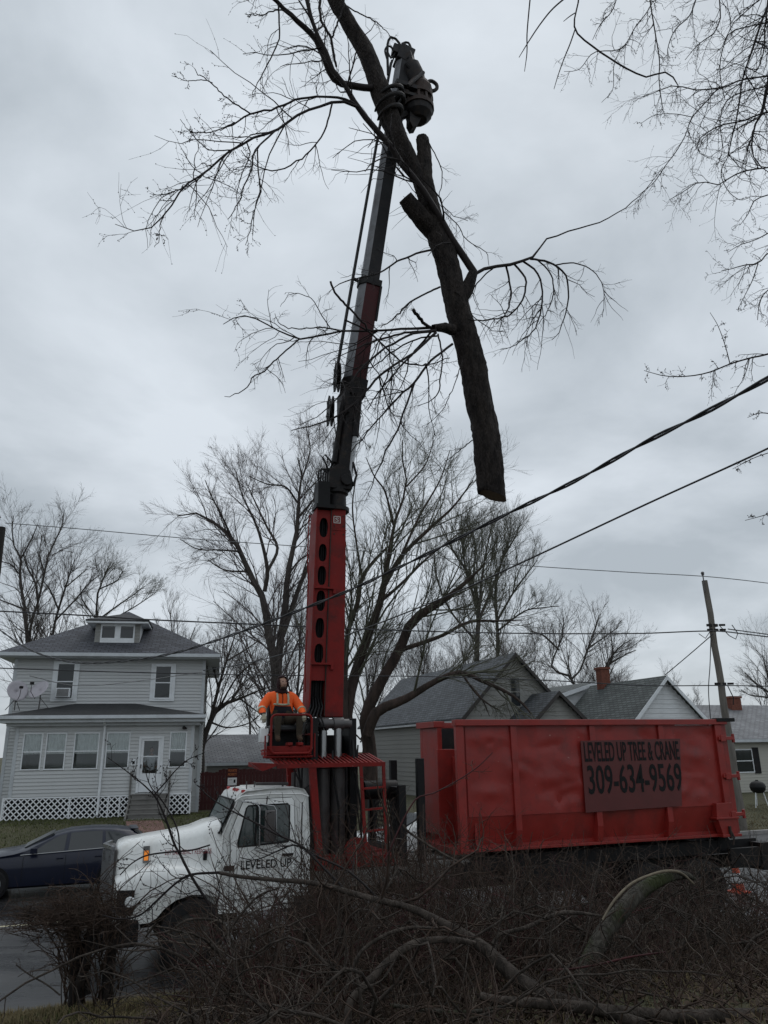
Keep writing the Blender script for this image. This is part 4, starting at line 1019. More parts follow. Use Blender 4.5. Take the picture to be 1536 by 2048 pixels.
for k in range(7):
    MB().box(-.95, .2, .02 + k * .27, .27 + k * .27, 1.305, 1.345).build('deck_plank', 'step_wood', T, smooth=0)
wheel(T, -4.76, .25, .52, .52, .28, 'rim_dirty', spokes=8); wheel(T, -4.76, 1.95, .52, .52, .28, 'rim_dirty', 1, spokes=8)
for x in (4.2, 5.5):
    for y, s_ in ((.2, -1), (1.75, 1)): wheel(T, x, y, .52, .52, .5, 'black', s_, spokes=8)
b = MB(); b.tube([(-4.76, .3, .52), (-4.76, 1.9, .52)], .07, 8); b.tube([(4.2, .3, .52), (4.2, 1.7, .52)], .1, 8); b.tube([(5.5, .3, .52), (5.5, 1.7, .52)], .1, 8); b.each('axle', 'black', T)
b = MB(); b.lathe([(.0, -.5), (.29, -.5), (.31, -.46), (.31, .46), (.29, .5), (.0, .5)], (-2.6, .32, .72), 'x', 18); b.build('fuel_tank', 'black', T)
# stake posts and headboard ahead of the container
for x, y, z1 in ((-1.10, .12, 2.68), (-.72, .12, 3.14), (-1.08, 1.85, 2.68), (-.62, 1.8, 3.1)):
    MB().box(x - .07, x + .07, y - .06, y + .06, .95, z1).build('stake_post', 'black', T, smooth=0, bevel=.008)
b = MB(); b.box(-1.16, -1.02, .19, 1.78, 2.52, 2.64); b.box(-1.16, -1.02, .19, 1.78, 1.5, 1.58); b.each('headboard_rail', 'black', T, smooth=0)
b = MB()
for k in range(18):
    y = .2 + k * .09; b.beam((-1.09, y, 1.58), (-1.09, min(1.78, y + .5), 2.5), .012, .012); b.beam((-1.085, y, 2.5), (-1.085, min(1.78, y + .5), 1.58), .012, .012)
tag(b.build('headboard_mesh', 'black', T, smooth=0), kind='stuff')
b = MB(); b.lathe([(.0, -.35), (.17, -.33), (.17, .33), (.0, .35)], (-1.3, .75, 2.58), 'x', 14); b.build('air_tank', 'black', T)

# ---------------------------------------------------------------- red roll-off container
C_ = thing('roll_off_container', 'red roll off container carrying a black lettered panel on the truck frame', 'container', D(0, 0), YAW)
W_, L_, Z0, Z1, ZC = 1.78, 6.55, 1.45, 3.84, 2.06
b = MB()
def side(yo, yi):       # outer face vertical above the crease, tucked in below it
    s_ = 1 if yi > yo else -1
    p = [(yo, ZC), (yo, Z1 - .12), (yi, Z1 - .12), (yi, ZC), (yi + s_ * .16, Z0 + .06), (yo + s_ * .16, Z0 + .06)]
    b.prism(p if s_ < 0 else p[::-1], 'x', .10, L_ - .1)
side(.07, .11); side(W_ - .07, W_ - .11)
b.box(.1, L_ - .1, .20, W_ - .20, Z0 + .05, Z0 + .11)
# gentle dents on the near side: shallow subdivided sheet in front of the flat plate
body = b.build('shell', 'red_box', C_, smooth=20)
nx, nz = 110, 34
xs = np.linspace(.22, 6.30, nx); zs = np.linspace(ZC + .01, Z1 - .125, nz)
XX, ZZ = np.meshgrid(xs, zs, indexing='ij'); DD = np.zeros_like(XX); rd = np.random.default_rng(3)
for _ in range(70):
    cx, cz, s1, s2, a = rd.uniform(.2, 6.4), rd.uniform(2.1, 3.75), rd.uniform(.05, .35), rd.uniform(.04, .16), rd.uniform(-.028, .030)
    th = rd.uniform(-.5, .5); dx_ = (XX - cx) * math.cos(th) + (ZZ - cz) * math.sin(th); dz_ = -(XX - cx) * math.sin(th) + (ZZ - cz) * math.cos(th)
    DD += a * np.exp(-(dx_ / s1) ** 2 - (dz_ / s2) ** 2)
ed = np.minimum.reduce([XX - .22, 6.30 - XX, ZZ - ZC, (Z1 - .12) - ZZ]) / .15
YY = .052 + np.clip(DD, -.035, .024) * np.clip(ed, 0, 1)
V = np.stack([XX, YY, ZZ], -1).reshape(-1, 3); ii = np.arange(nx * nz).reshape(nx, nz)
Fq = np.stack([ii[:-1, :-1], ii[1:, :-1], ii[1:, 1:], ii[:-1, 1:]], -1).reshape(-1, 4)
link('side_panel', raw_mesh('side_panel', V, Fq, 'red_box'), C_)
def cbox(name, *a, mat='red_box', bev=.008):
    return MB().box(*a).build(name, mat, C_, smooth=0, bevel=bev)
cbox('top_rail', -.02, L_ + .02, -.05, .14, Z1 - .115, Z1); cbox('top_rail', -.02, L_ + .02, W_ - .14, W_ + .05, Z1 - .115, Z1)
cbox('bottom_rail', .02, L_, .06, .30, Z0, Z0 + .055); cbox('bottom_rail', .02, L_, W_ - .3, W_ - .06, Z0, Z0 + .055)
for x in (1.19, 3.02, 4.74):
    for yn, s_ in ((0.0, 1), (W_, -1)):
        q = MB(); q.prism([(yn, Z1 - .12), (yn + s_ * .05, Z1 - .12), (yn + s_ * .06, ZC), (yn + s_ * .26, Z0 + .055), (yn + s_ * .06, Z0 + .055), (yn, Z0 + .35)], 'x', x, x + .13)
        q.build('side_rib', 'red_box', C_, smooth=0, bevel=.006)
cbox('corner_post', 0, .16, -.01, .10, Z0, Z1 - .117); cbox('corner_post', 6.24, 6.42, -.015, .10, Z0 + .1, Z1 - .117); cbox('corner_post', 6.24, 6.42, W_ - .10, W_ + .015, Z0 + .1, Z1 - .117); cbox('corner_post', 0, .16, W_ - .10, W_ + .01, Z0, Z1 - .117)
# front: full-height far panel, notched centre
cbox('front_panel', 0, .10, .88, W_ - .11, Z0 + .25, Z1 - .117); cbox('front_panel', .36, .42, .10, .88, Z0 + .02, 3.17)
cbox('front_top_rail', -.08, .16, .86, W_ + .02, Z1 - .12, Z1 + .002)
for y in (.20, .45, .72): cbox('front_rib', .27, .36, y, y + .09, Z0 + .05, 3.15)
cbox('front_rib', -.03, .36, .84, .90, Z0 + .1, 3.3); cbox('hook_plate', .24, .30, .30, .45, 2.82, 2.95)
cbox('front_sill', -.10, .20, .05, W_ - .05, Z0 - .02, Z0 + .10)
# rear door with hinges, foot
cbox('rear_door', L_ - .1, L_ + .02, .02, W_ - .02, Z0 + .06, Z1 - .117)
for z in (1.85, 2.62, 3.4):
    q = MB(); q.box(6.28, L_ + .14, -.06, .02, z, z + .07); q.lathe([(.035, -.09), (.035, .09)], (L_ + .14, -.03, z + .035), 'z', 8); q.box(6.32, 6.45, -.075, -.06, z - .03, z + .1); q.build('hinge', 'red_box', C_, smooth=0, bevel=.006)
q = MB(); q.prism([(5.98, 2.12), (6.40, 2.12), (6.46, Z0 + .05), (6.05, Z0 + .05), (5.95, 1.84)], 'y', -.05, .12); q.box(5.90, 6.5, -.09, .10, 1.80, 1.84); q.box(6.02, 6.52, -.08, .10, Z0, Z0 + .055); q.build('rear_gusset', 'red_box', C_, smooth=0, bevel=.008)
q = MB(); q.box(6.2, 6.24, -.1, -.05, 1.42, 1.66); q.tube([(6.22, -.08, 1.6), (6.27, -.11, 1.45), (6.25, -.08, 1.30)], .02, 6); q.build('latch', 'rust', C_, smooth=0)
cbox('tarp_bar', 6.28, 6.78, -.07, .10, Z1 - .055, Z1 + .025, mat='black')
q = MB(); q.lathe([(.17, -.06), (.17, .06), (.05, .06)], (.35, .5, 1.30), 'y', 14); q.lathe([(.17, -.06), (.17, .06)], (6.3, .3, 1.30), 'y', 14); q.each('roller', 'black', C_)
cbox('dark_inner_sheet', .20, L_ - .12, W_ - .135, W_ - .115, ZC + .02, Z1 - .125, mat='dark_steel'); cbox('dark_inner_sheet', .20, L_ - .12, .115, .135, ZC + .02, Z1 - .125, mat='dark_steel'); cbox('dark_inner_sheet', L_ - .13, L_ - .105, .14, W_ - .14, Z0 + .12, Z1 - .13, mat='dark_steel')  # dark sheets added over the red inner faces
# lettered panel bolted on the ribs
sp = MB(); sp.add([(2.77, -.022, 3.42), (5.26, -.022, 3.44), (5.10, -.022, 2.10), (2.75, -.022, 2.06), (2.77, -.006, 3.42), (5.26, -.006, 3.44), (5.10, -.006, 2.10), (2.75, -.006, 2.06)], [(3, 2, 1, 0), (4, 5, 6, 7), (0, 1, 5, 4), (1, 2, 6, 5), (2, 3, 7, 6), (3, 0, 4, 7)])
panel = sp.build('sign_panel', 'sign_panel', C_, smooth=0)
lettering('LEVELED UP TREE & CRANE', 'ink', panel, 2.83, -.0275, 3.01, 2.36, .385)
lettering('309-634-9569', 'ink', panel, 2.86, -.0275, 2.39, 2.32, .56)

# ---------------------------------------------------------------- knuckle crane
G = thing('crane', 'tall red knuckle boom crane with dark telescopic boom behind the white cab', 'crane', D(0, 0), YAW)
def lx(z): return .030 * (z - 4.0)       # the mast leans slightly
def shear(mb, z0=4.0):
    mb.v = [(x + .030 * (z - z0), y, z) for x, y, z in mb.v]; return mb
b = MB(); b.loft([[(-2.36, .90, 3.93), (-1.98, .90, 3.93), (-1.98, 1.50, 3.93), (-2.36, 1.50, 3.93)], [(-2.36, .90, 6.9), (-2.01, .90, 6.9), (-2.01, 1.46, 6.9), (-2.36, 1.46, 6.9)], [(-2.38, .90, 8.18), (-2.05, .90, 8.18), (-2.05, 1.40, 8.18), (-2.38, 1.40, 8.18)]])
mast = shear(b).build('mast', 'red', G, smooth=0, bevel=.015)
b = MB(); b.box(-2.66, -2.375, 1.14, 1.48, 3.95, 8.15); shear(b).build('channel_back', 'red', mast, smooth=0)
b = MB(); b.box(-2.69, -2.66, .87, 1.14, 3.95, 8.15); shear(b).build('channel_flange', 'red', mast, smooth=0, bevel=.004)
b = MB(); b.box(-2.375, -2.36, .875, .90, 3.95, 8.15); shear(b).build('gap_strip', 'rust', mast, smooth=0)  # dark strip painting the gap between channel and box
# channel face plate with oval openings
cu = bpy.data.curves.new('plate', 'CURVE'); cu.dimensions = '2D'; cu.fill_mode = 'BOTH'; cu.extrude = .008
def spl(pts):
    s_ = cu.splines.new('POLY'); s_.points.add(len(pts) - 1)
    for p, q in zip(s_.points, pts): p.co = (q[0], q[1], 0, 1)
    s_.use_cyclic_u = True
spl([(-2.655, 4.62), (-2.378, 4.62), (-2.378, 8.12), (-2.655, 8.12)])
for z, hh, wd in ((7.74, .42, .092), (7.20, .37, .086), (6.72, .40, .09), (6.20, .42, .094), (5.65, .40, .09), (5.14, .39, .094)):
    spl([(-2.518 + wd * math.copysign(abs(math.cos(a)) ** .7, math.cos(a)), z + hh / 2 * math.sin(a)) for a in np.linspace(0, 2 * math.pi, 26, endpoint=False)])
o = bpy.data.objects.new('plate', cu); COL.objects.link(o); dg = bpy.context.evaluated_depsgraph_get(); dg.update()
me = bpy.data.meshes.new_from_object(o.evaluated_get(dg)); bpy.data.objects.remove(o)
for v in me.vertices: v.co = Vector((v.co.x + .030 * (v.co.y - 4.0), .915 - v.co.z, v.co.y))
me.materials.clear(); me.materials.append(K_['red']); me.update()
link('channel_plate', me, mast)
b = MB(); b.box(-2.655, -2.378, 1.10, 1.13, 4.0, 8.12); shear(b).build('channel_shade_plate', 'ink', mast, smooth=0)  # black plate carries the recess shade behind the oval openings
b = MB()
for k in range(5): b.tube([(-2.62 + k * .05 + .03 * (z - 4.0), 1.01 + .03 * (k % 2) + .008 * math.sin(z * 2 + k), z) for z in np.linspace(3.95, 8.4, 18)], .019, 6)
b.each('hose', 'hose', mast)
b = MB()
for k in range(5): b.tube([(-2.62 + k * .05, 1.01, 4.3), (-2.66 + k * .06, .84, 4.12), (-2.78 + k * .07, .70, 3.94), (-2.66 + k * .06, .66, 3.74), (-2.46 + k * .04, .95, 3.62)], .017, 6)
b.each('hose_loop', 'hose', G)
b = MB(); b.tube([(-2.70, .95, 8.0), (-2.735, .9, 7.6), (-2.75, .88, 7.0), (-2.72, .9, 6.6), (-2.74, .92, 5.8)], .014, 5); b.tube([(-2.72, .92, 5.6), (-2.76, .9, 5.0), (-2.75, .9, 4.4)], .012, 5); b.each('outer_line', 'red', mast)
for z in (6.46, 4.94):
    b = MB(); b.box(-2.68, -2.22, .84, .90, z - .018, z + .018); b.box(-2.28, -2.22, .84, .90, z - .11, z - .018); shear(b).build('step_bracket', 'red', mast, smooth=0)
b = MB(); b.box(-2.37, -2.03, .89, 1.42, 7.70, 7.72); shear(b).build('weld_band', 'red', mast, smooth=0)
b = MB()
for z in (8.02, 7.8, 7.62): 
    for x in (-2.3, -2.1): b.lathe([(.018, -.012), (.018, .0)], (x + .12, .90, z - .0), 'y', 6)
b.each('bolt', 'rust', mast)
em = MB(); cx, cz = -2.12, 7.93
for a, c, p, q in ((-.075, .075, .062, .078), (-.075, .075, -.078, -.062), (-.078, -.062, -.062, .062), (.062, .078, -.062, .062)): em.box(cx + a, cx + c, .890, .896, cz + p, cz + q)
em.build('emblem', 'ink_white', mast, smooth=0)
lettering('S', 'ink_white', mast, cx - .04, .893, cz - .045, .08, .09, name='emblem')
# knuckle
b = MB(); b.lathe([(.27, 8.16), (.27, 8.24), (.21, 8.26), (.20, 8.52), (.25, 8.56), (.25, 8.66), (.12, 8.7)], (-2.07, 1.1, 0), 'z', 18); b.build('turntable', 'dark_steel', G)
b = MB(); b.box(-2.56, -2.30, .80, 1.1, 8.18, 8.72); b.box(-2.6, -2.2, .78, 1.15, 8.14, 8.22); b.box(-2.3, -2.05, .95, 1.05, 8.5, 8.62)
for k in range(5): b.tube([(-2.53 + k * .05, .92, 8.7), (-2.53 + k * .05, .90, 8.95 + .03 * math.sin(k * 2)), (-2.44 + k * .04, .95, 9.06), (-2.28 + k * .02, 1.0, 8.95 + k * .06), (-2.16, 1.0, 9.3 + k * .1)], .017, 6)
b.tube([(-2.3, .9, 9.0), (-2.46, .85, 9.28), (-2.40, .85, 9.34), (-2.22, .9, 9.18)], .018, 6)
b.build('valve_block', 'hose', G)
b = MB(); b.prism([(-2.32, 8.62), (-1.80, 8.62), (-1.76, 8.75), (-1.83, 9.05), (-2.05, 9.2), (-2.28, 9.05)], 'y', .86, 1.34); b.lathe([(.13, .80), (.13, 1.40)], (-1.93, 0, 8.82), 'y', 14); b.tube([(-1.78, .85, 8.7), (-1.70, .85, 8.95), (-1.78, .85, 9.25)], .03, 6); b.build('knuckle', 'dark_steel', G, bevel=.02)
E0, E1 = Vector((-2.03, 1.1, 8.9)), Vector((-.22, 1.1, 21.25)); ed_ = (E1 - E0).normalized(); ex = Vector((ed_.z, 0, -ed_.x))
def bp(t, x=0, y=0): return E0 + ed_ * t + ex * x + Vector((0, y, 0))
def boom_sec(t, w, d):      # six-sided boom with a narrow face on its left
    return [bp(t, *q) for q in ((-w * .5, -d * .15), (-w * .24, -d * .5), (w * .5, -d * .5), (w * .5, d * .5), (-w * .24, d * .5), (-w * .5, d * .15))]
def boom(name, t0, t1, w0, w1, d, mats, bev=.0):
    b = MB(); b.loft([boom_sec(t0, w0, d), boom_sec(t1, w1, d)]); o = b.build(name, mats, G, smooth=0)
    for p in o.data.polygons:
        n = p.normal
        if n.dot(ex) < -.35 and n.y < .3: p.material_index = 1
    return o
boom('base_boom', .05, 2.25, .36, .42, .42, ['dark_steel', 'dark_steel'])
boom('boom_section', 2.2, 5.05, .47, .45, .44, ['boom_red', 'boom_pale'])
boom('boom_section', 5.05, 12.3, .40, .37, .38, ['boom_grey', 'boom_pale'])
b = MB()
b.loft([boom_sec(4.95, .52, .5), boom_sec(5.12, .52, .5)]); b.beam(bp(5.0, -.28, -.1), bp(5.03, -.42, -.1), .05, .06); b.beam(bp(4.0, .25, -.24), bp(4.95, .25, -.24), .05, .05); b.build('boom_collar', 'black', G, smooth=0)
b = MB(); b.loft([boom_sec(2.0, .52, .52), boom_sec(2.42, .54, .52)]); b.box(*[q for q in (-1.98, -1.86, .8, 1.4, 10.4, 11.0)]); b.build('boom_collar', 'dark_steel', G, smooth=0)
b = MB(); b.tube([bp(.05, .20, -.18), bp(1.05, .17, -.2)], .055, 10); b.build('cylinder_rod', 'chrome', G)
b = MB(); b.tube([bp(1.0, .17, -.2), bp(2.2, .10, -.22)], .085, 12); b.build('cylinder', 'dark_steel', G)
b = MB(); b.tube([bp(.3, -.19, -.15), bp(1.9, -.2, -.16)], .06, 10); b.build('cylinder', 'dark_steel', G)
b = MB()
for y in (-.10, -.02): b.tube([bp(2.4, -.44, y), bp(5.0, -.415, y), bp(9, -.37, y), bp(12.1, -.33, y)], .030, 6)
b.each('hose_tube', 'hose', G)
for t_, x_, r_ in ((2.38, -.40, .33), (1.52, -.43, .34)):
    b = MB(); b.lathe([(r_, -.05), (r_, -.03), (r_ * .45, -.025), (r_ * .45, .025), (r_, .03), (r_, .05)], (0, 0, 0), 'x', 24)
    for k in range(6):
        a = k * math.pi / 3; b.beam((-.055, .1 * math.cos(a), .1 * math.sin(a)), (-.055, r_ * math.cos(a), r_ * math.sin(a)), .02, .02, (1, 0, 0))
    c = bp(t_, x_, -.05); o = b.build('hose_reel', 'hose', G, c, R_(-9))
# boom tip, hoses, rotator and grapple
b = MB(); b.beam(bp(12.2, -.02, 0), bp(12.75, .05, 0), .42, .40, (0, 1, 0)); b.beam(bp(12.55, -.35, -.05), bp(12.55, .2, -.05), .3, .22, (0, 1, 0)); b.build('boom_head', 'dark_steel', G, smooth=0, bevel=.02)
b = MB()
for pts, r in (([(-0.721, 1.000, 20.382, 0.0132), (-0.724, 1.000, 21.061, 0.0134), (-0.701, 1.000, 21.519, 0.0135), (-0.596, 1.000, 21.733, 0.0135), (-0.409, 1.000, 21.664, 0.0136), (-0.272, 1.000, 21.296, 0.0135), (-0.043, 1.000, 21.137, 0.0135)], .035), ([(-0.357, 1.000, 21.404, 0.0135), (-0.234, 1.000, 21.660, 0.0136), (-0.101, 1.000, 21.710, 0.0136), (-0.006, 1.000, 21.429, 0.0136), (0.043, 1.000, 21.099, 0.0136)], .032), ([(-0.740, 1.000, 20.918, 0.0133), (-0.792, 1.000, 21.208, 0.0134), (-0.675, 1.000, 21.390, 0.0135), (-0.505, 1.000, 21.245, 0.0135), (-0.625, 1.000, 20.994, 0.0134), (-0.708, 1.000, 21.136, 0.0134)], .026), ([(-0.188, 0.900, 21.050, 0.0134), (-0.032, 0.900, 20.900, 0.0134), (0.078, 0.900, 20.700, 0.0134), (0.128, 0.900, 20.445, 0.0134)], .05), ([(-0.279, 0.800, 20.708, 0.0133), (-0.140, 0.800, 20.555, 0.0133), (-0.032, 0.800, 20.323, 0.0133), (0.019, 0.800, 20.106, 0.0132)], .04), ([(-0.597, 1.050, 21.472, 0.0135), (-0.516, 1.050, 21.190, 0.0135), (-0.579, 1.050, 20.891, 0.0134)], .022)):
    b.tube([q[:3] for q in resample(pts, 16)], r, 6)
b.build('tip_hose', 'hose', G)
def dv(px): return Vector(px[0][:3])
rot0, rot1 = dv([(-0.071, 0.950, 20.869, 0.0135)]), dv([(0.114, 0.950, 20.253, 0.0134)])
b = MB(); b.tube([rot0, rot0.lerp(rot1, .5), rot1], [.24, .27, .22], 12); b.beam(bp(12.5, .1, -.1), rot0, .26, .24); b.build('rotator', 'dark_steel', G, bevel=.015)
g0, g1, g2 = dv([(0.124, 0.900, 20.308, 0.0134)]), dv([(0.049, 0.850, 19.467, 0.0132)]), dv([(-0.020, 0.850, 19.052, 0.0131)])
b = MB(); b.tube([g0, g0.lerp(g1, .35), g1], [.24, .38, .34], 10); b.build('grapple_body', 'rust', G, bevel=.02, smooth=20)
b = MB()
for k in range(5): 
    a = -1.9 + k * .55; q0 = g1 + Vector((.36 * math.cos(a), .36 * math.sin(a), .20)); q1 = g1 + Vector((.38 * math.cos(a), .38 * math.sin(a), -.10)); b.beam(q0, q1, .07, .05)
b.lathe([(.36, .17), (.41, .17), (.41, .24), (.36, .24)], g1, 'z', 18); b.lathe([(.36, -.16), (.42, -.16), (.42, -.04), (.36, -.04)], g1, 'z', 18); b.build('grapple_cage', 'rust', G)
b = MB(); b.lathe([(.39, -.17), (.36, -.32), (.22, -.48), (.0, -.5)], g1, 'z', 14); b.prism([(g1.x - .28, g1.z - .3), (g1.x + .06, g1.z - .42), (g1.x - .10, g1.z - .80), (g1.x - .22, g1.z - .86), (g1.x - .30, g1.z - .70)], 'y', .72, .98); b.build('saw_box', 'dark_steel', G, smooth=20)
b = MB(); b.tube([q[:3] for q in resample([(0.283, 0.800, 20.264, 0.0133), (0.432, 0.800, 20.384, 0.0134), (0.576, 0.800, 20.332, 0.0134), (0.601, 0.800, 20.205, 0.0134), (0.479, 0.800, 20.062, 0.0133), (0.335, 0.800, 20.080, 0.0133)], 16)], .05, 8); b.build('lifting_eye', 'dark_steel', G)
for dz, sw in ((.28, 1.0), (0.0, 1.1), (-.30, .9)):
    b = MB(); cc = dv([(-0.886, 0.550, 18.985, 0.0127)]) + Vector((0, 0, dz)); pts = []
    for k in range(13):
        a = R_(70 - k * 22); pts.append(cc + Vector((.9, 0, .42)) * (.36 * sw * math.cos(a)) + Vector((0, .36 * sw * math.sin(a), -.012 * k)))
    pts = [g1 + Vector((-.1, .05, dz * .6))] + pts
    b.tube(pts, [.10, .10, .095] + [.09 - .0065 * k for k in range(len(pts) - 3)], 8); b.build('grapple_claw', 'dark_steel', G)
b = MB(); b.beam(g1 + Vector((-.75, -.35, .2)), g1 + Vector((-.1, -.3, .22)), .12, .12); b.beam(g1 + Vector((-.7, -.3, -.02)), g1 + Vector((-.1, -.28, .0)), .08, .09); b.tube([g0 + Vector((.0, -.3, .05)), g1 + Vector((-.45, -.42, .1))], .05, 8); b.each('grapple_cylinder', 'dark_steel', G, smooth=0)
# pedestal: pins, lift cylinders, frame, platform, ladder
b = MB(); b.tube([(-2.70, .86, 3.80), (-1.84, .86, 3.80)], .09, 12); b.lathe([(.12, -2.5), (.12, -2.3)], (0, .86, 3.80), 'x', 12); b.lathe([(.12, -2.2), (.12, -2.0)], (0, .86, 3.80), 'x', 12); b.build('pivot_pin', 'grey_steel', G)
for x in (-2.40, -2.10):
    MB().tube([(x, .86, 2.4), (x, .86, 3.74)], .08, 14).build('cylinder_rod', 'chrome', G)
    b = MB(); b.lathe([(.0, 1.4), (.13, 1.4), (.14, 1.45), (.14, 2.98), (.16, 3.0), (.16, 3.06), (.09, 3.08)], (x, .86, 0), 'z', 16); b.build('lift_cylinder', 'grey_steel', G)
b = MB(); b.box(-2.72, -2.58, .55, 1.6, 1.3, 3.9); b.box(-1.88, -1.74, .8, 1.6, 1.3, 3.9); b.box(-2.58, -1.88, 1.3, 1.6, 1.3, 3.6); b.each('pedestal', 'black', G, smooth=0, bevel=.01)
b = MB(); b.box(-2.70, -1.0, .2, 2.0, 1.31, 1.5); b.lathe([(.0, .06), (.24, .06), (.24, .22), (.0, .22)], (-1.95, 0, 1.58), 'y', 18); b.build('base_frame', 'red', G, smooth=0, bevel=.01)
b = MB()
for a, c in (((-2.80, .14, 3.04), (-2.64, .14, 1.4)), ((-2.78, 1.95, 3.04), (-2.64, 1.95, 1.4))): b.beam(a, c, .13, .09, (0, 1, 0))
b.each('platform_post', 'red', G, smooth=0, bevel=.006)
b = MB(); b.box(-3.45, -1.42, .08, .13, 3.02, 3.09); b.box(-3.45, -1.42, 1.0, 1.05, 3.18, 3.25); b.beam((-1.44, .13, 3.055), (-1.44, 1.0, 3.215), .04, .07)
pf = b.build('platform', 'red', G, smooth=0)
for k in range(24):
    x = -3.40 + k * .083; MB().beam((x, .13, 3.058), (x, 1.0, 3.218), .034, .045).build('grating_bar', 'red', pf, smooth=0)
b = MB(); b.add([(-3.46, .06, 3.10), (-3.46, .60, 3.10), (-3.86, .62, 3.13), (-3.92, .04, 3.12), (-3.46, .06, 3.06), (-3.46, .60, 3.06), (-3.86, .62, 3.06), (-3.72, .04, 2.98)], [(0, 3, 2, 1), (4, 5, 6, 7), (0, 1, 5, 4), (1, 2, 6, 5), (2, 3, 7, 6), (3, 0, 4, 7)]); b.build('kick_plate', 'red', pf, smooth=0)
b = MB(); b.beam((-1.90, .08, 3.03), (-1.82, .02, 1.35), .055, .04, (0, 1, 0)); b.beam((-1.46, .08, 3.03), (-1.44, .02, 1.35), .055, .04, (0, 1, 0)); lad = b.build('ladder', 'red', G, smooth=0)
for z in (2.64, 2.28, 1.92, 1.58): MB().beam((-1.88, .05, z), (-1.44, .05, z + .02), .035, .035).build('rung', 'red', lad, smooth=0)
b = MB()
for k, (x, r) in enumerate(((-2.9, .02), (-2.83, .016), (-1.82, .02), (-1.78, .016), (-2.25, .02), (-1.98, .022))): b.tube([(x, .6 + .1 * (k % 3), 3.7 - .1 * k), (x - .05, .55, 3.0), (x + .06 * (-1) ** k, .5, 2.3), (x + .1, .6, 1.5)], r, 6)
b.tube([(-3.1, .3, 3.0), (-3.0, .25, 2.8), (-2.95, .3, 2.62), (-2.75, .3, 2.75), (-2.8, .35, 2.95)], .015, 5); b.each('hose', 'hose', G)
# operator station
b = MB()
def loop(x0, x1, z0, z1, y, r, rc=.09):
    pts = []
    for cx, cz, a0 in ((x1 - rc, z1 - rc, 0), (x0 + rc, z1 - rc, 90), (x0 + rc, z0 + rc, 180), (x1 - rc, z0 + rc, 270)):
        for k in range(5): a = R_(a0 + k * 22.5); pts.append((cx + rc * math.cos(a), y, cz + rc * math.sin(a)))
    b.tube(pts + pts[:2], r, 8)
loop(-3.50, -2.74, 3.27, 3.95, .42, .022)
for x in (-3.50, -2.74): b.tube([(x, .42, 3.6), (x - .02, 1.15, 3.6)], .018, 6); b.tube([(x, .42, 3.36), (x - .02, 1.15, 3.32)], .018, 6)
b.tube([(-3.62, .5, 3.21), (-2.70, .5, 3.21)], .02, 6); b.tube([(-3.60, .44, 3.58), (-3.60, .44, 3.20)], .016, 6); b.tube([(-2.66, .5, 3.62), (-2.66, .5, 3.20)], .016, 6)
seat = b.build('seat_guard', 'red', G)
b = MB(); b.box(-3.56, -2.72, .48, .98, 3.24, 3.30); b.box(-3.56, -2.72, .50, .54, 3.30, 3.40); b.build('footwell', 'red', G, smooth=0, bevel=.008)
b = MB(); b.box(-3.44, -2.84, 1.02, 1.10, 3.2, 3.75); b.box(-3.2, -3.05, .95, 1.05, 3.05, 3.3); b.box(-2.75, -2.62, .9, 1.1, 3.2, 3.7); b.each('seat_support', 'black', G, smooth=0)
b = MB(); b.box(-3.43, -2.90, .72, 1.2, 3.66, 3.78); b.box(-3.43, -2.90, 1.16, 1.26, 3.74, 4.3); b.build('operator_seat', 'black_seat', G, bevel=.04)
for k, x in enumerate((-3.13, -2.93)): MB().box(x - .05, x + .05, .46, .66, 3.40, 3.46).build('foot_pedal', 'red', G, bevel=.015)
b = MB(); b.tube([(-3.52, .7, 3.5), (-3.56, .62, 3.75)], .014, 6); b.tube([(-2.82, .7, 3.5), (-2.80, .62, 3.8)], .014, 6); b.each('joystick', 'chrome', G)
b = MB(); b.box(-3.66, -3.50, .62, .80, 3.46, 3.72); b.build('control_box', 'lamp', G, bevel=.02)
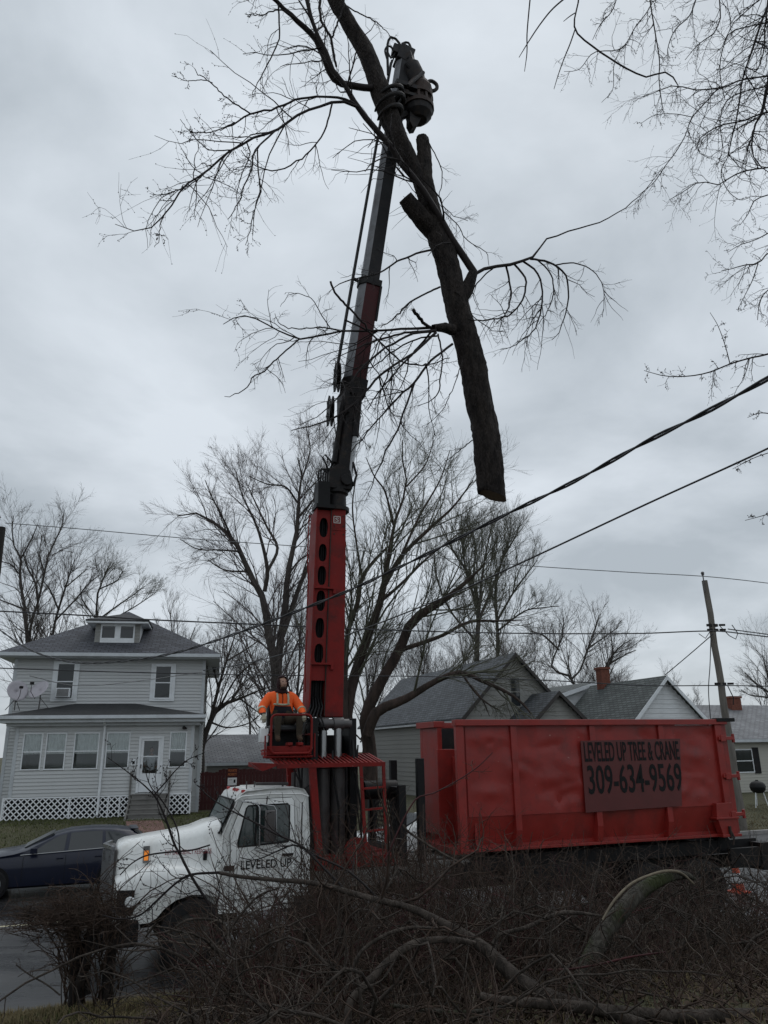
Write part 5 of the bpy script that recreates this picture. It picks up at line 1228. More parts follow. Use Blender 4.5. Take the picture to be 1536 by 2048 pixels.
# ================================================================== CARS AND SMALL THINGS
def car(name, label, u, v, paint, L_=4.65, stations=None, flip=False):
    """nose towards -x, near side at y=0"""
    W = 1.8
    t = thing(name, label, 'car', S(u, v, 0), YAW)
    st = stations or [(-2.32, .45, .62, .62, .55), (-2.25, .32, .78, .80, .72), (-2.0, .25, .84, .92, .82), (-1.5, .22, .89, .98, .86), (-1.0, .20, .9, 1.04, .86), (-.72, .2, .9, 1.10, .80), (-.45, .2, .9, 1.23, .70), (-.1, .2, .9, 1.38, .64), (.25, .2, .9, 1.46, .62), (.8, .2, .9, 1.49, .62), (1.3, .2, .9, 1.47, .62), (1.7, .22, .9, 1.42, .62), (2.0, .28, .885, 1.30, .64), (2.2, .36, .86, 1.12, .70), (2.3, .45, .82, .95, .74)]
    belt = lambda x: .93 + .035 * (x + 1)
    secs = []
    for x, zb, w, zr, wr in st:
        zbt = min(belt(x), zr - .02)
        half = [(w * .80, zb), (w * .97, zb + .06), (w, zb + .22), (w * 1.005, min(.62, zbt - .08)), (w * .985, zbt - .03), (w * .955, zbt), (wr + .03, zr - .05), (wr * .86, zr), (0, zr + .012)]
        secs.append([(x, W / 2 - a, z) for a, z in half] + [(x, W / 2 + a, z) for a, z in half[::-1][1:]])
    b = MB(); b.loft(secs); body = b.build('body', paint, t, smooth=42)
    def side_y(x, z):       # outside of the glasshouse
        xs = [s[0] for s in st]; zr = np.interp(x, xs, [s[3] for s in st]); wr = np.interp(x, xs, [s[4] for s in st]); w = np.interp(x, xs, [s[2] for s in st]) * .955; zbt = belt(x)
        f = (z - zbt) / max(.05, zr - .05 - zbt); return W / 2 - (w + (wr + .03 - w) * f)
    panes = [[(-.62, .985), (-.30, 1.20), (-.02, 1.345), (.18, 1.40), (.14, 1.01)], [(.24, 1.01), (.27, 1.41), (.62, 1.435), (1.02, 1.43), (1.04, 1.03)], [(1.12, 1.035), (1.10, 1.425), (1.42, 1.38), (1.68, 1.26), (1.84, 1.06)]]
    for s_ in (-1, 1):
        for pn in panes:
            q = [(x, side_y(x, z) - .008 if s_ < 0 else W - side_y(x, z) + .008, z) for x, z in pn]
            b = MB(); k = len(q); b.add(q + [(x, y + .012 * -s_, z) for x, y, z in q], [tuple(range(k)), tuple(range(2 * k - 1, k - 1, -1))] + [(j, k + j, k + (j + 1) % k, (j + 1) % k) for j in range(k)]); b.build('side_window', 'dark_glass', t, smooth=0)
        b = MB(); b.tube([(x, (side_y(x, belt(x)) - .012) if s_ < 0 else W - side_y(x, belt(x)) + .012, belt(x) + .028) for x in np.linspace(-.85, 1.9, 12)], .011, 5); b.build('belt_trim', 'chrome', t)
    q = [(-.76, .32, 1.085), (-.12, .36, 1.39), (-.12, W - .36, 1.39), (-.76, W - .32, 1.085)]
    b = MB(); b.add([(x - .035, y, z + .028) for x, y, z in q] + [(x, y, z - .01) for x, y, z in q], [(0, 1, 2, 3), (7, 6, 5, 4), (0, 4, 5, 1), (1, 5, 6, 2), (2, 6, 7, 3), (3, 7, 4, 0)]); b.build('windscreen', 'car_screen', t, smooth=0)
    q = [(1.80, .29, 1.40), (2.12, .26, 1.17), (2.12, W - .26, 1.17), (1.80, W - .29, 1.40)]
    b = MB(); b.add([(x + .03, y, z + .02) for x, y, z in q] + [(x, y, z - .01) for x, y, z in q], [(0, 1, 2, 3), (7, 6, 5, 4), (0, 4, 5, 1), (1, 5, 6, 2), (2, 6, 7, 3), (3, 7, 4, 0)]); b.build('rear_window', 'dark_glass', t, smooth=0)
    b = MB(); b.box(1.72, 1.92, .36, W - .36, 1.425, 1.445); b.build('spoiler', paint, t, bevel=.01, smooth=0)
    for s_ in (-1, 1):
        y = -.10 if s_ < 0 else W + .10
        b = MB(); b.tube([(-.58, y - .10 * s_ * -1 * 0 + (.13 if s_ < 0 else -.13), 1.0), (-.56, y, 1.04)], .02, 6); b.box(-.63, -.47, y - .07, y + .07, 1.0, 1.13); b.build('mirror', paint, t, bevel=.025)
        for x in (-1.42, 1.36):
            b = MB(); b.lathe([(.385, -.005 * 1), (.385, .1), (.001, .1), (.001, -.005)], axis='y', n=26); b.build('wheel_arch', 'ink', t, (x, -.008 if s_ < 0 else W - .087, .36))
            wheel(t, x, .06 if s_ < 0 else W - .06, .335, .335, .21, 'alloy', s_)
        b = MB(); yy = -.006 if s_ < 0 else W + .006
        for x in (-.78, .19, 1.07): b.box(x, x + .008, yy - .004, yy + .004, .36, .93)
        b.build('door_seam', 'ink', t, smooth=0)
        b = MB()
        for x in (-.02, .88): b.box(x, x + .16, yy - .02, yy + .005, .84, .865)
        b.build('door_handle', paint, t, smooth=0, bevel=.006)
        b = MB(); b.box(2.14, 2.28, (.12 if s_ < 0 else W - .35), (.35 if s_ < 0 else W - .12), .85, 1.0); b.build('tail_lamp', 'red_lamp', t, bevel=.02)
        b = MB(); b.box(-2.27, -2.05, (.10 if s_ < 0 else W - .4), (.4 if s_ < 0 else W - .10), .66, .78); b.build('headlight', 'lamp', t, bevel=.03)
    return t
car('parked_car', 'dark navy hatchback with chrome window line parked beyond the truck bonnet', -.50, 22.35, 'navy')
car('parked_car', 'white car parked behind the black stake posts and the container', 9.8, 22.6, 'white_car')
car('parked_car', 'silver car parked behind the container, mostly hidden by it', 15.6, 22.6, 'silver_car')

t = thing('traffic_cone', 'orange and white traffic cone on the road behind the rear of the truck', 'traffic cone', S(14.55, 15.75, 0), YAW)
MB().box(-.2, .2, -.2, .2, 0, .035).build('base', 'cone', t, bevel=.01, smooth=0)
MB().lathe([(.15, .035), (.125, .2)], n=18).build('cone_body', 'cone', t)
MB().lathe([(.126, .2), (.09, .42)], n=18).build('reflective_band', 'paper', t)
MB().lathe([(.09, .42), (.035, .74), (.0, .74)], n=18).build('cone_body', 'cone', t)

gq = S(28.7, 29.0); g0_ = float(gz(gq.x, gq.y))
t = thing('kettle_grill', 'black kettle barbecue on thin legs on the lawn behind the pole', 'barbecue', (gq.x, gq.y, g0_))
MB().lathe([(.02, .60), (.2, .63), (.31, .74), (.34, .86), (.335, .87)], n=22).build('bowl', 'black', t)
b = MB(); b.lathe([(.35, .87), (.33, .98), (.24, 1.08), (.10, 1.13), (.0, 1.14)], n=22); b.box(-.06, .06, -.015, .015, 1.13, 1.18); b.build('lid', 'black', t)
for a in (90, 210, 330):
    MB().tube([(.2 * math.cos(R_(a)), .2 * math.sin(R_(a)), .66), (.34 * math.cos(R_(a)), .34 * math.sin(R_(a)), 0)], .02, 6).build('leg', 'trim', t)

# ================================================================== PEOPLE
def skin_mesh(joints, edges, sub=2):
    names = list(joints); me = bpy.data.meshes.new('figure')
    me.from_pydata([joints[k][0] for k in names], [(names.index(a), names.index(c)) for a, c in edges], [])
    o = bpy.data.objects.new('figure', me); COL.objects.link(o)
    md = o.modifiers.new('skin', 'SKIN'); md.use_smooth_shade = True
    sv = me.skin_vertices[0].data
    for k, q in enumerate(names):
        r = joints[q][1]; sv[k].radius = (r, r) if not hasattr(r, '__len__') else r
        sv[k].use_root = (k == 0)
    s2 = o.modifiers.new('sub', 'SUBSURF'); s2.levels = sub; s2.render_levels = sub
    dg = bpy.context.evaluated_depsgraph_get(); dg.update()
    r_ = bpy.data.meshes.new_from_object(o.evaluated_get(dg)); bpy.data.objects.remove(o); return r_
def seg_dist(p, a, c):
    ab = c - a; t = max(0, min(1, (p - a).dot(ab) / max(1e-9, ab.length_squared))); return (p - (a + ab * t)).length
def person(label, loc, rz, J, limbs_mat, mats, head, look, hair, hands, cap_mat, group=None):
    t = thing('person', label, 'person', loc, rz)
    E = [('pelvis', 'belly'), ('belly', 'chest'), ('chest', 'neck'), ('neck', 'head0')]
    for s_ in 'lr': E += [('chest', 'sh' + s_), ('sh' + s_, 'el' + s_), ('el' + s_, 'wr' + s_), ('pelvis', 'hip' + s_), ('hip' + s_, 'kn' + s_), ('kn' + s_, 'an' + s_), ('an' + s_, 'to' + s_)]
    me = skin_mesh(J, E)
    for mt in mats: me.materials.append(K_[mt])
    Jv = {k: Vector(v[0]) for k, v in J.items()}
    for p in me.polygons:
        c = p.center; best = min(E, key=lambda e_: seg_dist(c, Jv[e_[0]], Jv[e_[1]])); p.material_index = limbs_mat(best, c)
        p.use_smooth = True
    body = link('body', me, t)
    # head: ellipsoid with brow, nose, chin, ears
    h = Vector(head[0]); R = head[1]; rot = look
    b = MB(); n, k_ = 18, 12; secs = []
    for i in range(k_ + 1):
        ph = math.pi * i / k_; ring = []
        for j in range(n):
            th = 2 * math.pi * j / n; x, y, z = math.sin(ph) * math.cos(th), math.sin(ph) * math.sin(th), math.cos(ph)
            f = 1.0; front = max(0, -y)
            px, py, pz = .76 * x, .92 * y, 1.18 * z
            if z < 0: px *= 1 + .22 * z; py *= (1 + .10 * z)
            if front > .5: py -= .16 * math.exp(-((x / .16) ** 2)) * math.exp(-(((z + .12) / .2) ** 2)); py += .06 * math.exp(-(((abs(x) - .34) / .16) ** 2)) * math.exp(-(((z - .08) / .12) ** 2)); py -= .05 * math.exp(-(((z + .62) / .14) ** 2)) * math.exp(-((x / .3) ** 2))
            ring.append(h + rot @ (Vector((px, py, pz)) * R))
        secs.append(ring)
    b.loft(secs)
    hd = b.build('head', 'skin', t, smooth=80)
    b = MB()
    for sx in (-1, 1):
        b.lathe([(.001, -.05 * R), (.10 * R, -.02 * R), (.10 * R, .02 * R), (.001, .05 * R)], h + rot @ (Vector((sx * .30, -.84, .08)) * R), 'y', 8)
    b.build('eye', 'ink', hd)
    b = MB(); q = [h + rot @ (Vector((.26 * math.sin(a), -.88 + .10 * abs(math.sin(a)), -.50 - .03 * math.cos(a))) * R) for a in np.linspace(-1.4, 1.4, 7)]; b.tube(q, .045 * R, 6); b.build('mouth', 'beard', hd)
    b = MB()
    for sx in (-1, 1): b.lathe([(.001, -.07 * R), (.16 * R, -.04 * R), (.20 * R, 0), (.12 * R, .05 * R), (.001, .06 * R)], h + rot @ (Vector((sx * .78, .05, -.02)) * R), 'x', 8)
    b.build('ear', 'skin', hd)
    # hair / hood / beard shells
    for nm, mt, cond, sc in hair:
        b = MB(); n, k_ = 22, 14; pts = []; fs = []
        for i in range(k_ + 1):
            for j in range(n):
                ph = math.pi * i / k_; th = 2 * math.pi * j / n; d = Vector((math.sin(ph) * math.cos(th), math.sin(ph) * math.sin(th), math.cos(ph)))
                pts.append(h + rot @ (Vector((.80 * d.x, .94 * d.y - .0, 1.20 * d.z)) * R * sc))
        for i in range(k_):
            for j in range(n):
                ph = math.pi * (i + .5) / k_; th = 2 * math.pi * (j + .5) / n; d = Vector((math.sin(ph) * math.cos(th), math.sin(ph) * math.sin(th), math.cos(ph)))
                if cond(d): fs.append((i * n + j, i * n + (j + 1) % n, (i + 1) * n + (j + 1) % n, (i + 1) * n + j))
        b.add(pts, fs); o = b.build(nm, mt, t, smooth=80); sd = o.modifiers.new('t', 'SOLIDIFY'); sd.thickness = .012; sd.offset = 0
    for s_, (fdir, pdir, mt) in hands.items():      # palm + five bent fingers
        w = Jv['wr' + s_]; f = Vector(fdir).normalized(); p = Vector(pdir).normalized(); sd_ = f.cross(p).normalized()
        b = MB(); b.loft([[w + f * a + sd_ * x * wd + p * y * th for x, y in ((-1, -1), (1, -1), (1, 1), (-1, 1))] for a, wd, th in ((-.02, .026, .022), (.03, .040, .018), (.085, .042, .014))])
        for k in range(4):
            o_ = w + f * .08 + sd_ * (-.030 + .020 * k); l = (.062, .072, .068, .052)[k]
            b.tube([o_, o_ + f * l * .45 + p * .010, o_ + f * l * .70 + p * .034, o_ + f * l * .62 + p * .060], [.0105, .010, .009, .007], 6)
        o_ = w + f * .03 - sd_ * .036; b.tube([o_, o_ + f * .03 - sd_ * .022 + p * .012, o_ + f * .052 - sd_ * .018 + p * .036], [.013, .0115, .009], 6)
        b.build('hand', mt, t, smooth=60)
    return t, Jv, body
# crane operator, seated, looking up to the grapple
PO = {'pelvis': ((-3.20, .98, 3.86), (.17, .14)), 'belly': ((-3.20, .95, 4.02), (.195, .15)), 'chest': ((-3.21, .94, 4.24), (.205, .145)), 'neck': ((-3.22, .91, 4.40), (.075, .075)), 'head0': ((-3.22, .88, 4.47), (.06, .06)),
      'shl': ((-2.98, .93, 4.30), .105), 'ell': ((-2.85, .80, 4.07), .088), 'wrl': ((-2.86, .58, 3.96), .045), 'shr': ((-3.45, .93, 4.30), .105), 'elr': ((-3.61, .84, 4.08), .088), 'wrr': ((-3.60, .63, 3.95), .045),
      'hipl': ((-3.09, .95, 3.84), .105), 'knl': ((-2.93, .55, 3.94), .080), 'anl': ((-2.93, .62, 3.56), .055), 'tol': ((-2.92, .47, 3.50), .048), 'hipr': ((-3.31, .95, 3.84), .105), 'knr': ((-3.35, .55, 3.94), .080), 'anr': ((-3.34, .62, 3.56), .055), 'tor': ((-3.35, .47, 3.50), .048)}
def po_mat(e_, c):
    a, q = e_
    if q.startswith('to'): return 3
    if q.startswith('kn') or q.startswith('an') or q.startswith('hip'): return 2
    if q == 'belly' or (q == 'chest' and c.z < 4.16): return 1
    if q in ('neck', 'head0') and c.z > 4.36: return 4
    if q.startswith('wr') and c.z < 4.0: return 1
    return 0
look = Matrix.Rotation(R_(14), 3, 'Z') @ Matrix.Rotation(R_(-16), 3, 'X')
P1, J1, _ = person('seated crane operator in orange hi vis jacket and dark hood looking up at the grapple', D(0, 0), YAW, PO, po_mat, ['orange', 'jacket_black', 'trousers', 'boots', 'hood_cloth'], ((-3.215, .85, 4.545), .112), look,
    [('hood', 'hood_cloth', lambda d: not (d.y < -.18 and d.z < .70 and abs(d.x) < .80), 1.16), ('beard', 'beard', lambda d: d.y < -.3 and -.97 < d.z < -.66, 1.03)],
    {'l': ((0, -.5, -.8), (.0, .8, -.5), 'glove'), 'r': ((0, -.4, -.9), (0, .9, -.4), 'glove')}, 'hood_cloth')
b = MB()       # hi-vis bands on the jacket
for s_ in (-1, 1):
    x = -3.21 + s_ * .105
    b.tube([(x, .79, 4.17), (x, .785, 4.26), (x + .0, .815, 4.345), (x - s_ * .005, .92, 4.375)], .020, 6)
b.tube([(-3.385, .85, 4.165), (-3.30, .797, 4.155), (-3.21, .786, 4.15), (-3.12, .797, 4.155), (-3.035, .85, 4.165)], .018, 6)
for s_, a, c in ((1, J1['ell'], J1['wrl']), (-1, J1['elr'], J1['wrr'])):
    for f in (.25,):
        p = a.lerp(c, f); d = (c - a).normalized(); b.tube([p - d * .022, p + d * .022], .086, 12)
b.build('reflective_tape', 'reflect', P1)
b = MB(); b.tube([(-3.21, .797, 4.17), (-3.21, .792, 4.28), (-3.215, .82, 4.36)], .008, 5); b.build('zip', 'ink', P1)
b = MB(); b.lathe([(.075, -.02), (.115, .0), (.12, .04), (.09, .075)], (-3.22, .90, 4.375), 'z', 16); b.build('collar', 'hood_cloth', P1)
# resident behind the storm door
zf = 1.78
PR = {'pelvis': ((0, 0, .95), (.16, .12)), 'belly': ((0, 0, 1.10), (.155, .11)), 'chest': ((0, .0, 1.32), (.175, .115)), 'neck': ((0, .0, 1.49), (.055, .055)), 'head0': ((0, -.01, 1.56), (.05, .05)),
      'shl': ((.20, 0, 1.40), .072), 'ell': ((.30, -.08, 1.16), .05), 'wrl': ((.26, -.27, 1.02), .034), 'shr': ((-.20, 0, 1.40), .072), 'elr': ((-.30, -.08, 1.16), .05), 'wrr': ((-.25, -.27, 1.06), .034),
      'hipl': ((.10, 0, .90), .10), 'knl': ((.10, -.02, .50), .07), 'anl': ((.10, .02, .09), .048), 'tol': ((.10, -.14, .045), .042), 'hipr': ((-.10, 0, .90), .10), 'knr': ((-.10, -.02, .50), .07), 'anr': ((-.10, .02, .09), .048), 'tor': ((-.10, -.14, .045), .042)}
def pr_mat(e_, c):
    q = e_[1]
    if q.startswith('to'): return 2
    if q.startswith(('kn', 'an')): return 1
    if q in ('neck', 'head0') and c.z > 1.45: return 3
    if q.startswith('wr'): return 3
    return 0
person('resident in white shirt and dark trousers standing behind the glass storm door', hp(5.12, .42, zf), R_(HY), PR, pr_mat, ['shirt', 'jacket_black', 'boots', 'skin'], ((0, -.02, 1.66), .10), Matrix.Identity(3),
    [('hair', 'beard', lambda d: d.z > .35 or (d.y > .1 and d.z > -.5), 1.05)], {'l': ((-.3, -.9, .1), (0, 0, -1), 'skin'), 'r': ((.3, -.9, .1), (0, 0, -1), 'skin')}, None)

# ================================================================== TREES BEYOND THE HOUSES
TG = 'bare trees beyond the houses'
bare_tree('bare_tree', 'tall spreading bare tree right behind the seated crane operator', [
    [(-6.491, 45.000, 5.019, 0.3959), (-6.357, 45.000, 7.462, 0.3594), (-6.962, 45.000, 10.378, 0.3078), (-7.184, 45.000, 11.833, 0.2663), (-8.168, 45.000, 13.634, 0.2245), (-8.697, 45.000, 14.877, 0.1961), (-9.279, 45.000, 15.762, 0.1669), (-10.263, 45.000, 16.632, 0.1221), (-11.525, 45.000, 17.355, 0.0766), (-12.648, 45.000, 17.181, 0.0383)],
    [(-6.179, 45.000, 5.015, 0.3676), (-6.273, 45.000, 7.545, 0.3308), (-6.153, 45.000, 9.665, 0.2917), (-5.902, 45.000, 11.455, 0.2657), (-5.851, 45.000, 13.139, 0.2387), (-5.531, 45.000, 15.013, 0.1963), (-5.230, 45.000, 16.772, 0.1680), (-5.312, 45.000, 17.929, 0.1231), (-5.061, 45.000, 19.459, 0.0776), (-5.366, 45.000, 20.894, 0.0392)],
    [(-7.172, 45.000, 12.404, 0.1782), (-6.979, 44.675, 13.542, 0.1634), (-7.370, 44.118, 15.490, 0.1190), (-7.800, 43.775, 16.636, 0.0893), (-8.404, 43.391, 17.867, 0.0595), (-8.773, 43.000, 19.217, 0.0372)],
    [(-7.030, 45.000, 13.616, 0.1347), (-6.576, 45.754, 15.224, 0.1228), (-7.377, 46.473, 16.819, 0.0944), (-8.381, 47.354, 18.877, 0.0648), (-9.139, 48.000, 20.458, 0.0331)],
    [(-6.039, 45.000, 9.750, 0.2189), (-5.240, 45.253, 12.423, 0.1941), (-4.793, 45.369, 13.664, 0.1659), (-4.361, 45.462, 14.642, 0.1369), (-3.969, 45.634, 16.650, 0.1082), (-3.692, 45.824, 18.996, 0.0787), (-3.563, 46.000, 21.252, 0.0400)],
    [(-5.233, 45.000, 16.964, 0.1070), (-4.239, 45.659, 18.552, 0.0782), (-3.517, 46.313, 20.413, 0.0481), (-2.824, 47.000, 22.509, 0.0329)],
    [(-9.279, 45.000, 15.762, 0.1062), (-9.733, 44.308, 16.829, 0.0753), (-10.287, 43.545, 17.949, 0.0523), (-10.595, 43.000, 18.774, 0.0297)],
    [(-5.312, 45.000, 17.929, 0.0923), (-5.938, 43.995, 18.601, 0.0757), (-6.910, 43.034, 18.473, 0.0519), (-7.834, 42.000, 18.618, 0.0290)],
    [(-5.941, 45.000, 13.141, 0.0895), (-5.184, 45.780, 14.483, 0.0765), (-4.031, 46.525, 15.350, 0.0468), (-3.190, 47.000, 15.719, 0.0316)],
    [(-8.697, 45.000, 14.877, 0.0905), (-9.796, 44.350, 14.822, 0.0595), (-10.961, 43.638, 14.718, 0.0439), (-11.851, 43.000, 15.167, 0.0290)],
    [(-8.168, 45.000, 13.634, 0.0898), (-9.466, 44.461, 13.624, 0.0592), (-10.426, 44.000, 14.136, 0.0294)],
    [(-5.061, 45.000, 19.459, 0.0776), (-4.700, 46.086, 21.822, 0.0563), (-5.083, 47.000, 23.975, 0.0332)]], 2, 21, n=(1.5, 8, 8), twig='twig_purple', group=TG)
bare_tree('bare_tree', 'large many stemmed bare tree just right of the red mast with long leaning limbs', [
    [(-1.594, 34.000, 3.325, 0.4225), (-1.762, 34.000, 4.862, 0.3855), (-1.060, 34.000, 7.419, 0.2739), (-0.219, 34.000, 9.642, 0.2234), (-0.076, 34.000, 10.275, 0.2021), (0.222, 34.000, 11.937, 0.1253), (0.476, 34.000, 13.286, 0.0922), (1.071, 34.000, 15.055, 0.0584), (0.912, 34.000, 16.358, 0.0473), (0.935, 34.000, 17.402, 0.0238)],
    [(-0.777, 35.260, 3.312, 0.4162), (-0.937, 35.136, 4.729, 0.3978), (-0.275, 35.000, 6.180, 0.3344), (0.646, 34.853, 7.674, 0.3036), (0.933, 34.783, 8.468, 0.2938), (1.583, 34.705, 9.172, 0.2722), (2.711, 34.600, 9.799, 0.2047), (3.928, 34.474, 10.773, 0.1028), (4.616, 34.400, 11.401, 0.0458)],
    [(-1.781, 33.540, 3.327, 0.2709), (-1.823, 33.540, 5.667, 0.2129), (-1.650, 33.540, 8.237, 0.1525), (-1.208, 33.540, 9.572, 0.1322), (-1.024, 33.540, 10.648, 0.1223), (-0.277, 33.540, 11.643, 0.0897), (0.133, 33.540, 12.030, 0.0563)],
    [(-0.077, 34.400, 10.358, 0.1477), (0.735, 34.822, 11.850, 0.1396), (2.135, 35.315, 13.347, 0.1074), (3.363, 35.714, 14.555, 0.0730), (4.454, 36.120, 16.049, 0.0373)],
    [(0.433, 34.400, 13.307, 0.0815), (0.039, 33.568, 14.728, 0.0576), (-0.410, 33.166, 15.276, 0.0458), (-0.780, 32.680, 16.025, 0.0227)],
    [(0.652, 35.260, 7.635, 0.1591), (2.578, 36.133, 8.363, 0.1171), (3.989, 36.770, 9.099, 0.0958), (5.441, 37.351, 9.218, 0.0730), (6.697, 37.840, 9.326, 0.0370)],
    [(-0.860, 34.400, 3.929, 0.3223), (-0.459, 34.193, 4.851, 0.3230), (0.840, 33.910, 5.400, 0.2361), (2.156, 33.607, 6.112, 0.1713), (3.178, 33.390, 6.413, 0.1494), (3.991, 33.206, 6.050, 0.1163), (5.043, 32.957, 5.521, 0.0940), (5.575, 32.810, 5.098, 0.0725), (5.932, 32.680, 4.625, 0.0411)],
    [(3.110, 32.680, 6.347, 0.0731), (3.733, 32.680, 5.441, 0.0518), (4.247, 32.680, 5.011, 0.0413), (4.627, 32.680, 4.805, 0.0206)],
    [(3.507, 33.110, 5.863, 0.0632), (3.973, 32.883, 5.228, 0.0416), (4.202, 32.680, 4.572, 0.0205)],
    [(0.726, 34.400, 11.746, 0.0920), (1.731, 35.416, 14.084, 0.0722), (2.827, 36.293, 16.164, 0.0500), (3.456, 36.980, 18.040, 0.0258)],
    [(1.083, 34.400, 15.194, 0.0591), (2.017, 34.844, 16.431, 0.0423), (2.526, 35.260, 17.898, 0.0247)],
    [(-1.051, 34.400, 10.837, 0.0799), (-1.305, 34.099, 12.531, 0.0574), (-1.449, 33.820, 14.131, 0.0462), (-1.200, 33.540, 15.745, 0.0232)],
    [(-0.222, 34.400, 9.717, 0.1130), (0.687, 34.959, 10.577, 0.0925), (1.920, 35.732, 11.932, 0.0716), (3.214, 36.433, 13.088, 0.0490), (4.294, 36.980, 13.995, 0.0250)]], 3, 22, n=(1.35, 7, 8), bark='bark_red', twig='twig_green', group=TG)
bare_tree('bare_tree', 'dense upright bare tree with greenish buds above the weathered gable', [
    [(6.551, 58.000, 5.642, 0.2918), (6.820, 58.000, 10.936, 0.2625), (7.086, 58.000, 13.196, 0.1896), (6.747, 58.000, 15.558, 0.1535), (5.278, 58.000, 18.075, 0.0972), (4.466, 58.000, 20.317, 0.0393)],
    [(7.086, 58.000, 13.196, 0.1517), (6.299, 58.989, 17.096, 0.1179), (6.307, 59.696, 20.156, 0.0806), (6.274, 60.000, 21.514, 0.0408)],
    [(7.086, 58.000, 13.196, 0.1517), (7.397, 57.180, 15.875, 0.1138), (7.812, 56.509, 18.043, 0.0759), (8.217, 56.000, 19.666, 0.0379)],
    [(7.055, 58.000, 12.588, 0.1512), (8.573, 58.901, 15.840, 0.1170), (9.607, 59.563, 18.405, 0.0798), (10.266, 60.000, 20.177, 0.0405)],
    [(8.323, 60.000, 5.699, 0.2264), (8.689, 60.000, 11.948, 0.1752), (8.719, 60.000, 15.147, 0.1582), (9.339, 60.000, 17.572, 0.1200), (10.414, 60.000, 19.336, 0.0605), (11.023, 60.000, 20.587, 0.0406)],
    [(8.744, 60.000, 12.885, 0.1369), (10.432, 60.962, 15.434, 0.1005), (11.887, 61.654, 17.214, 0.0615), (12.634, 62.000, 18.127, 0.0414)],
    [(6.820, 58.000, 10.936, 0.1312), (4.826, 57.200, 13.244, 0.0936), (3.823, 56.479, 15.776, 0.0750), (3.708, 56.000, 17.588, 0.0375)],
    [(8.694, 60.000, 12.026, 0.1168), (10.761, 59.006, 13.389, 0.0772), (12.200, 58.412, 13.533, 0.0574), (13.185, 58.000, 13.558, 0.0380)],
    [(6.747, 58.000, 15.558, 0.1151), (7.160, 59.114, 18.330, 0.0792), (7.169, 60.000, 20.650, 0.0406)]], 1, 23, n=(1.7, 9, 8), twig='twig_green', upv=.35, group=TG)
bare_tree('bare_tree', 'small bare tree behind the white gable roof left of its chimney', [
    [(15.379, 65.000, 6.199, 0.1637), (15.354, 65.000, 8.729, 0.1450), (13.764, 65.000, 9.570, 0.1039), (14.505, 65.000, 11.500, 0.0839), (14.805, 65.000, 12.080, 0.0841), (15.119, 65.000, 13.807, 0.0424)],
    [(15.354, 65.000, 8.729, 0.1242), (16.161, 65.334, 9.442, 0.1044), (17.173, 66.004, 11.335, 0.1064), (18.292, 66.733, 13.477, 0.0651), (18.660, 67.000, 14.302, 0.0437)],
    [(14.471, 65.000, 11.084, 0.1047), (12.930, 63.741, 12.182, 0.0826), (11.784, 63.000, 12.421, 0.0409)],
    [(16.912, 65.000, 11.213, 0.0838), (18.840, 65.652, 12.362, 0.0638), (19.860, 66.000, 13.037, 0.0429)]], 1, 24, n=(2.0, 7, 7), group=TG)
bare_tree('bare_tree', 'bare shrubby tree just right of the brick chimney', [
    [(18.064, 66.000, 6.206, 0.1454), (18.386, 66.000, 9.432, 0.1265), (19.763, 66.000, 11.294, 0.0851), (20.856, 66.000, 11.954, 0.0427)], [(18.349, 66.000, 9.059, 0.1053), (19.343, 66.518, 10.772, 0.0855), (19.530, 67.000, 12.543, 0.0434)], [(18.685, 66.000, 9.885, 0.1056), (20.060, 65.375, 10.627, 0.0630), (20.908, 65.000, 10.984, 0.0419)]], 1, 25, n=(2.2, 7, 7), group=TG)
bare_tree('bare_tree', 'tallest bare tree at the left edge above the grey house roof', [
    [(-25.285, 55.000, 9.072, 0.1764), (-25.610, 55.000, 11.149, 0.1605), (-25.969, 55.000, 13.201, 0.1443), (-26.675, 55.000, 15.676, 0.1188), (-26.789, 55.000, 17.180, 0.0921), (-27.376, 55.000, 18.026, 0.0740), (-27.749, 55.000, 19.494, 0.0559), (-27.766, 55.000, 20.507, 0.0375)],
    [(-25.214, 55.000, 9.071, 0.1587), (-25.737, 55.513, 12.084, 0.1266), (-25.528, 55.874, 14.196, 0.1104), (-25.482, 56.222, 16.342, 0.1029), (-25.467, 56.404, 17.502, 0.0944), (-25.204, 56.612, 18.763, 0.0763), (-24.834, 56.838, 20.133, 0.0578), (-24.903, 57.000, 21.232, 0.0389)],
    [(-25.913, 57.000, 13.320, 0.1120), (-26.205, 56.540, 15.583, 0.0937), (-26.831, 56.269, 16.796, 0.0751), (-27.245, 56.000, 18.089, 0.0376)], [(-26.789, 55.000, 17.180, 0.0737), (-25.953, 54.437, 18.425, 0.0551), (-25.405, 54.000, 19.436, 0.0366)],
    [(-26.027, 55.000, 13.383, 0.0903), (-26.588, 53.978, 13.606, 0.0710), (-27.097, 53.000, 13.788, 0.0524)], [(-26.708, 55.000, 15.938, 0.0732), (-27.037, 53.981, 16.527, 0.0541), (-27.569, 53.000, 16.521, 0.0355)], [(-25.835, 57.000, 16.523, 0.0759), (-26.564, 57.480, 18.060, 0.0578), (-26.837, 58.000, 19.808, 0.0392)]], 2, 26, n=(1.7, 7, 7), group=TG)
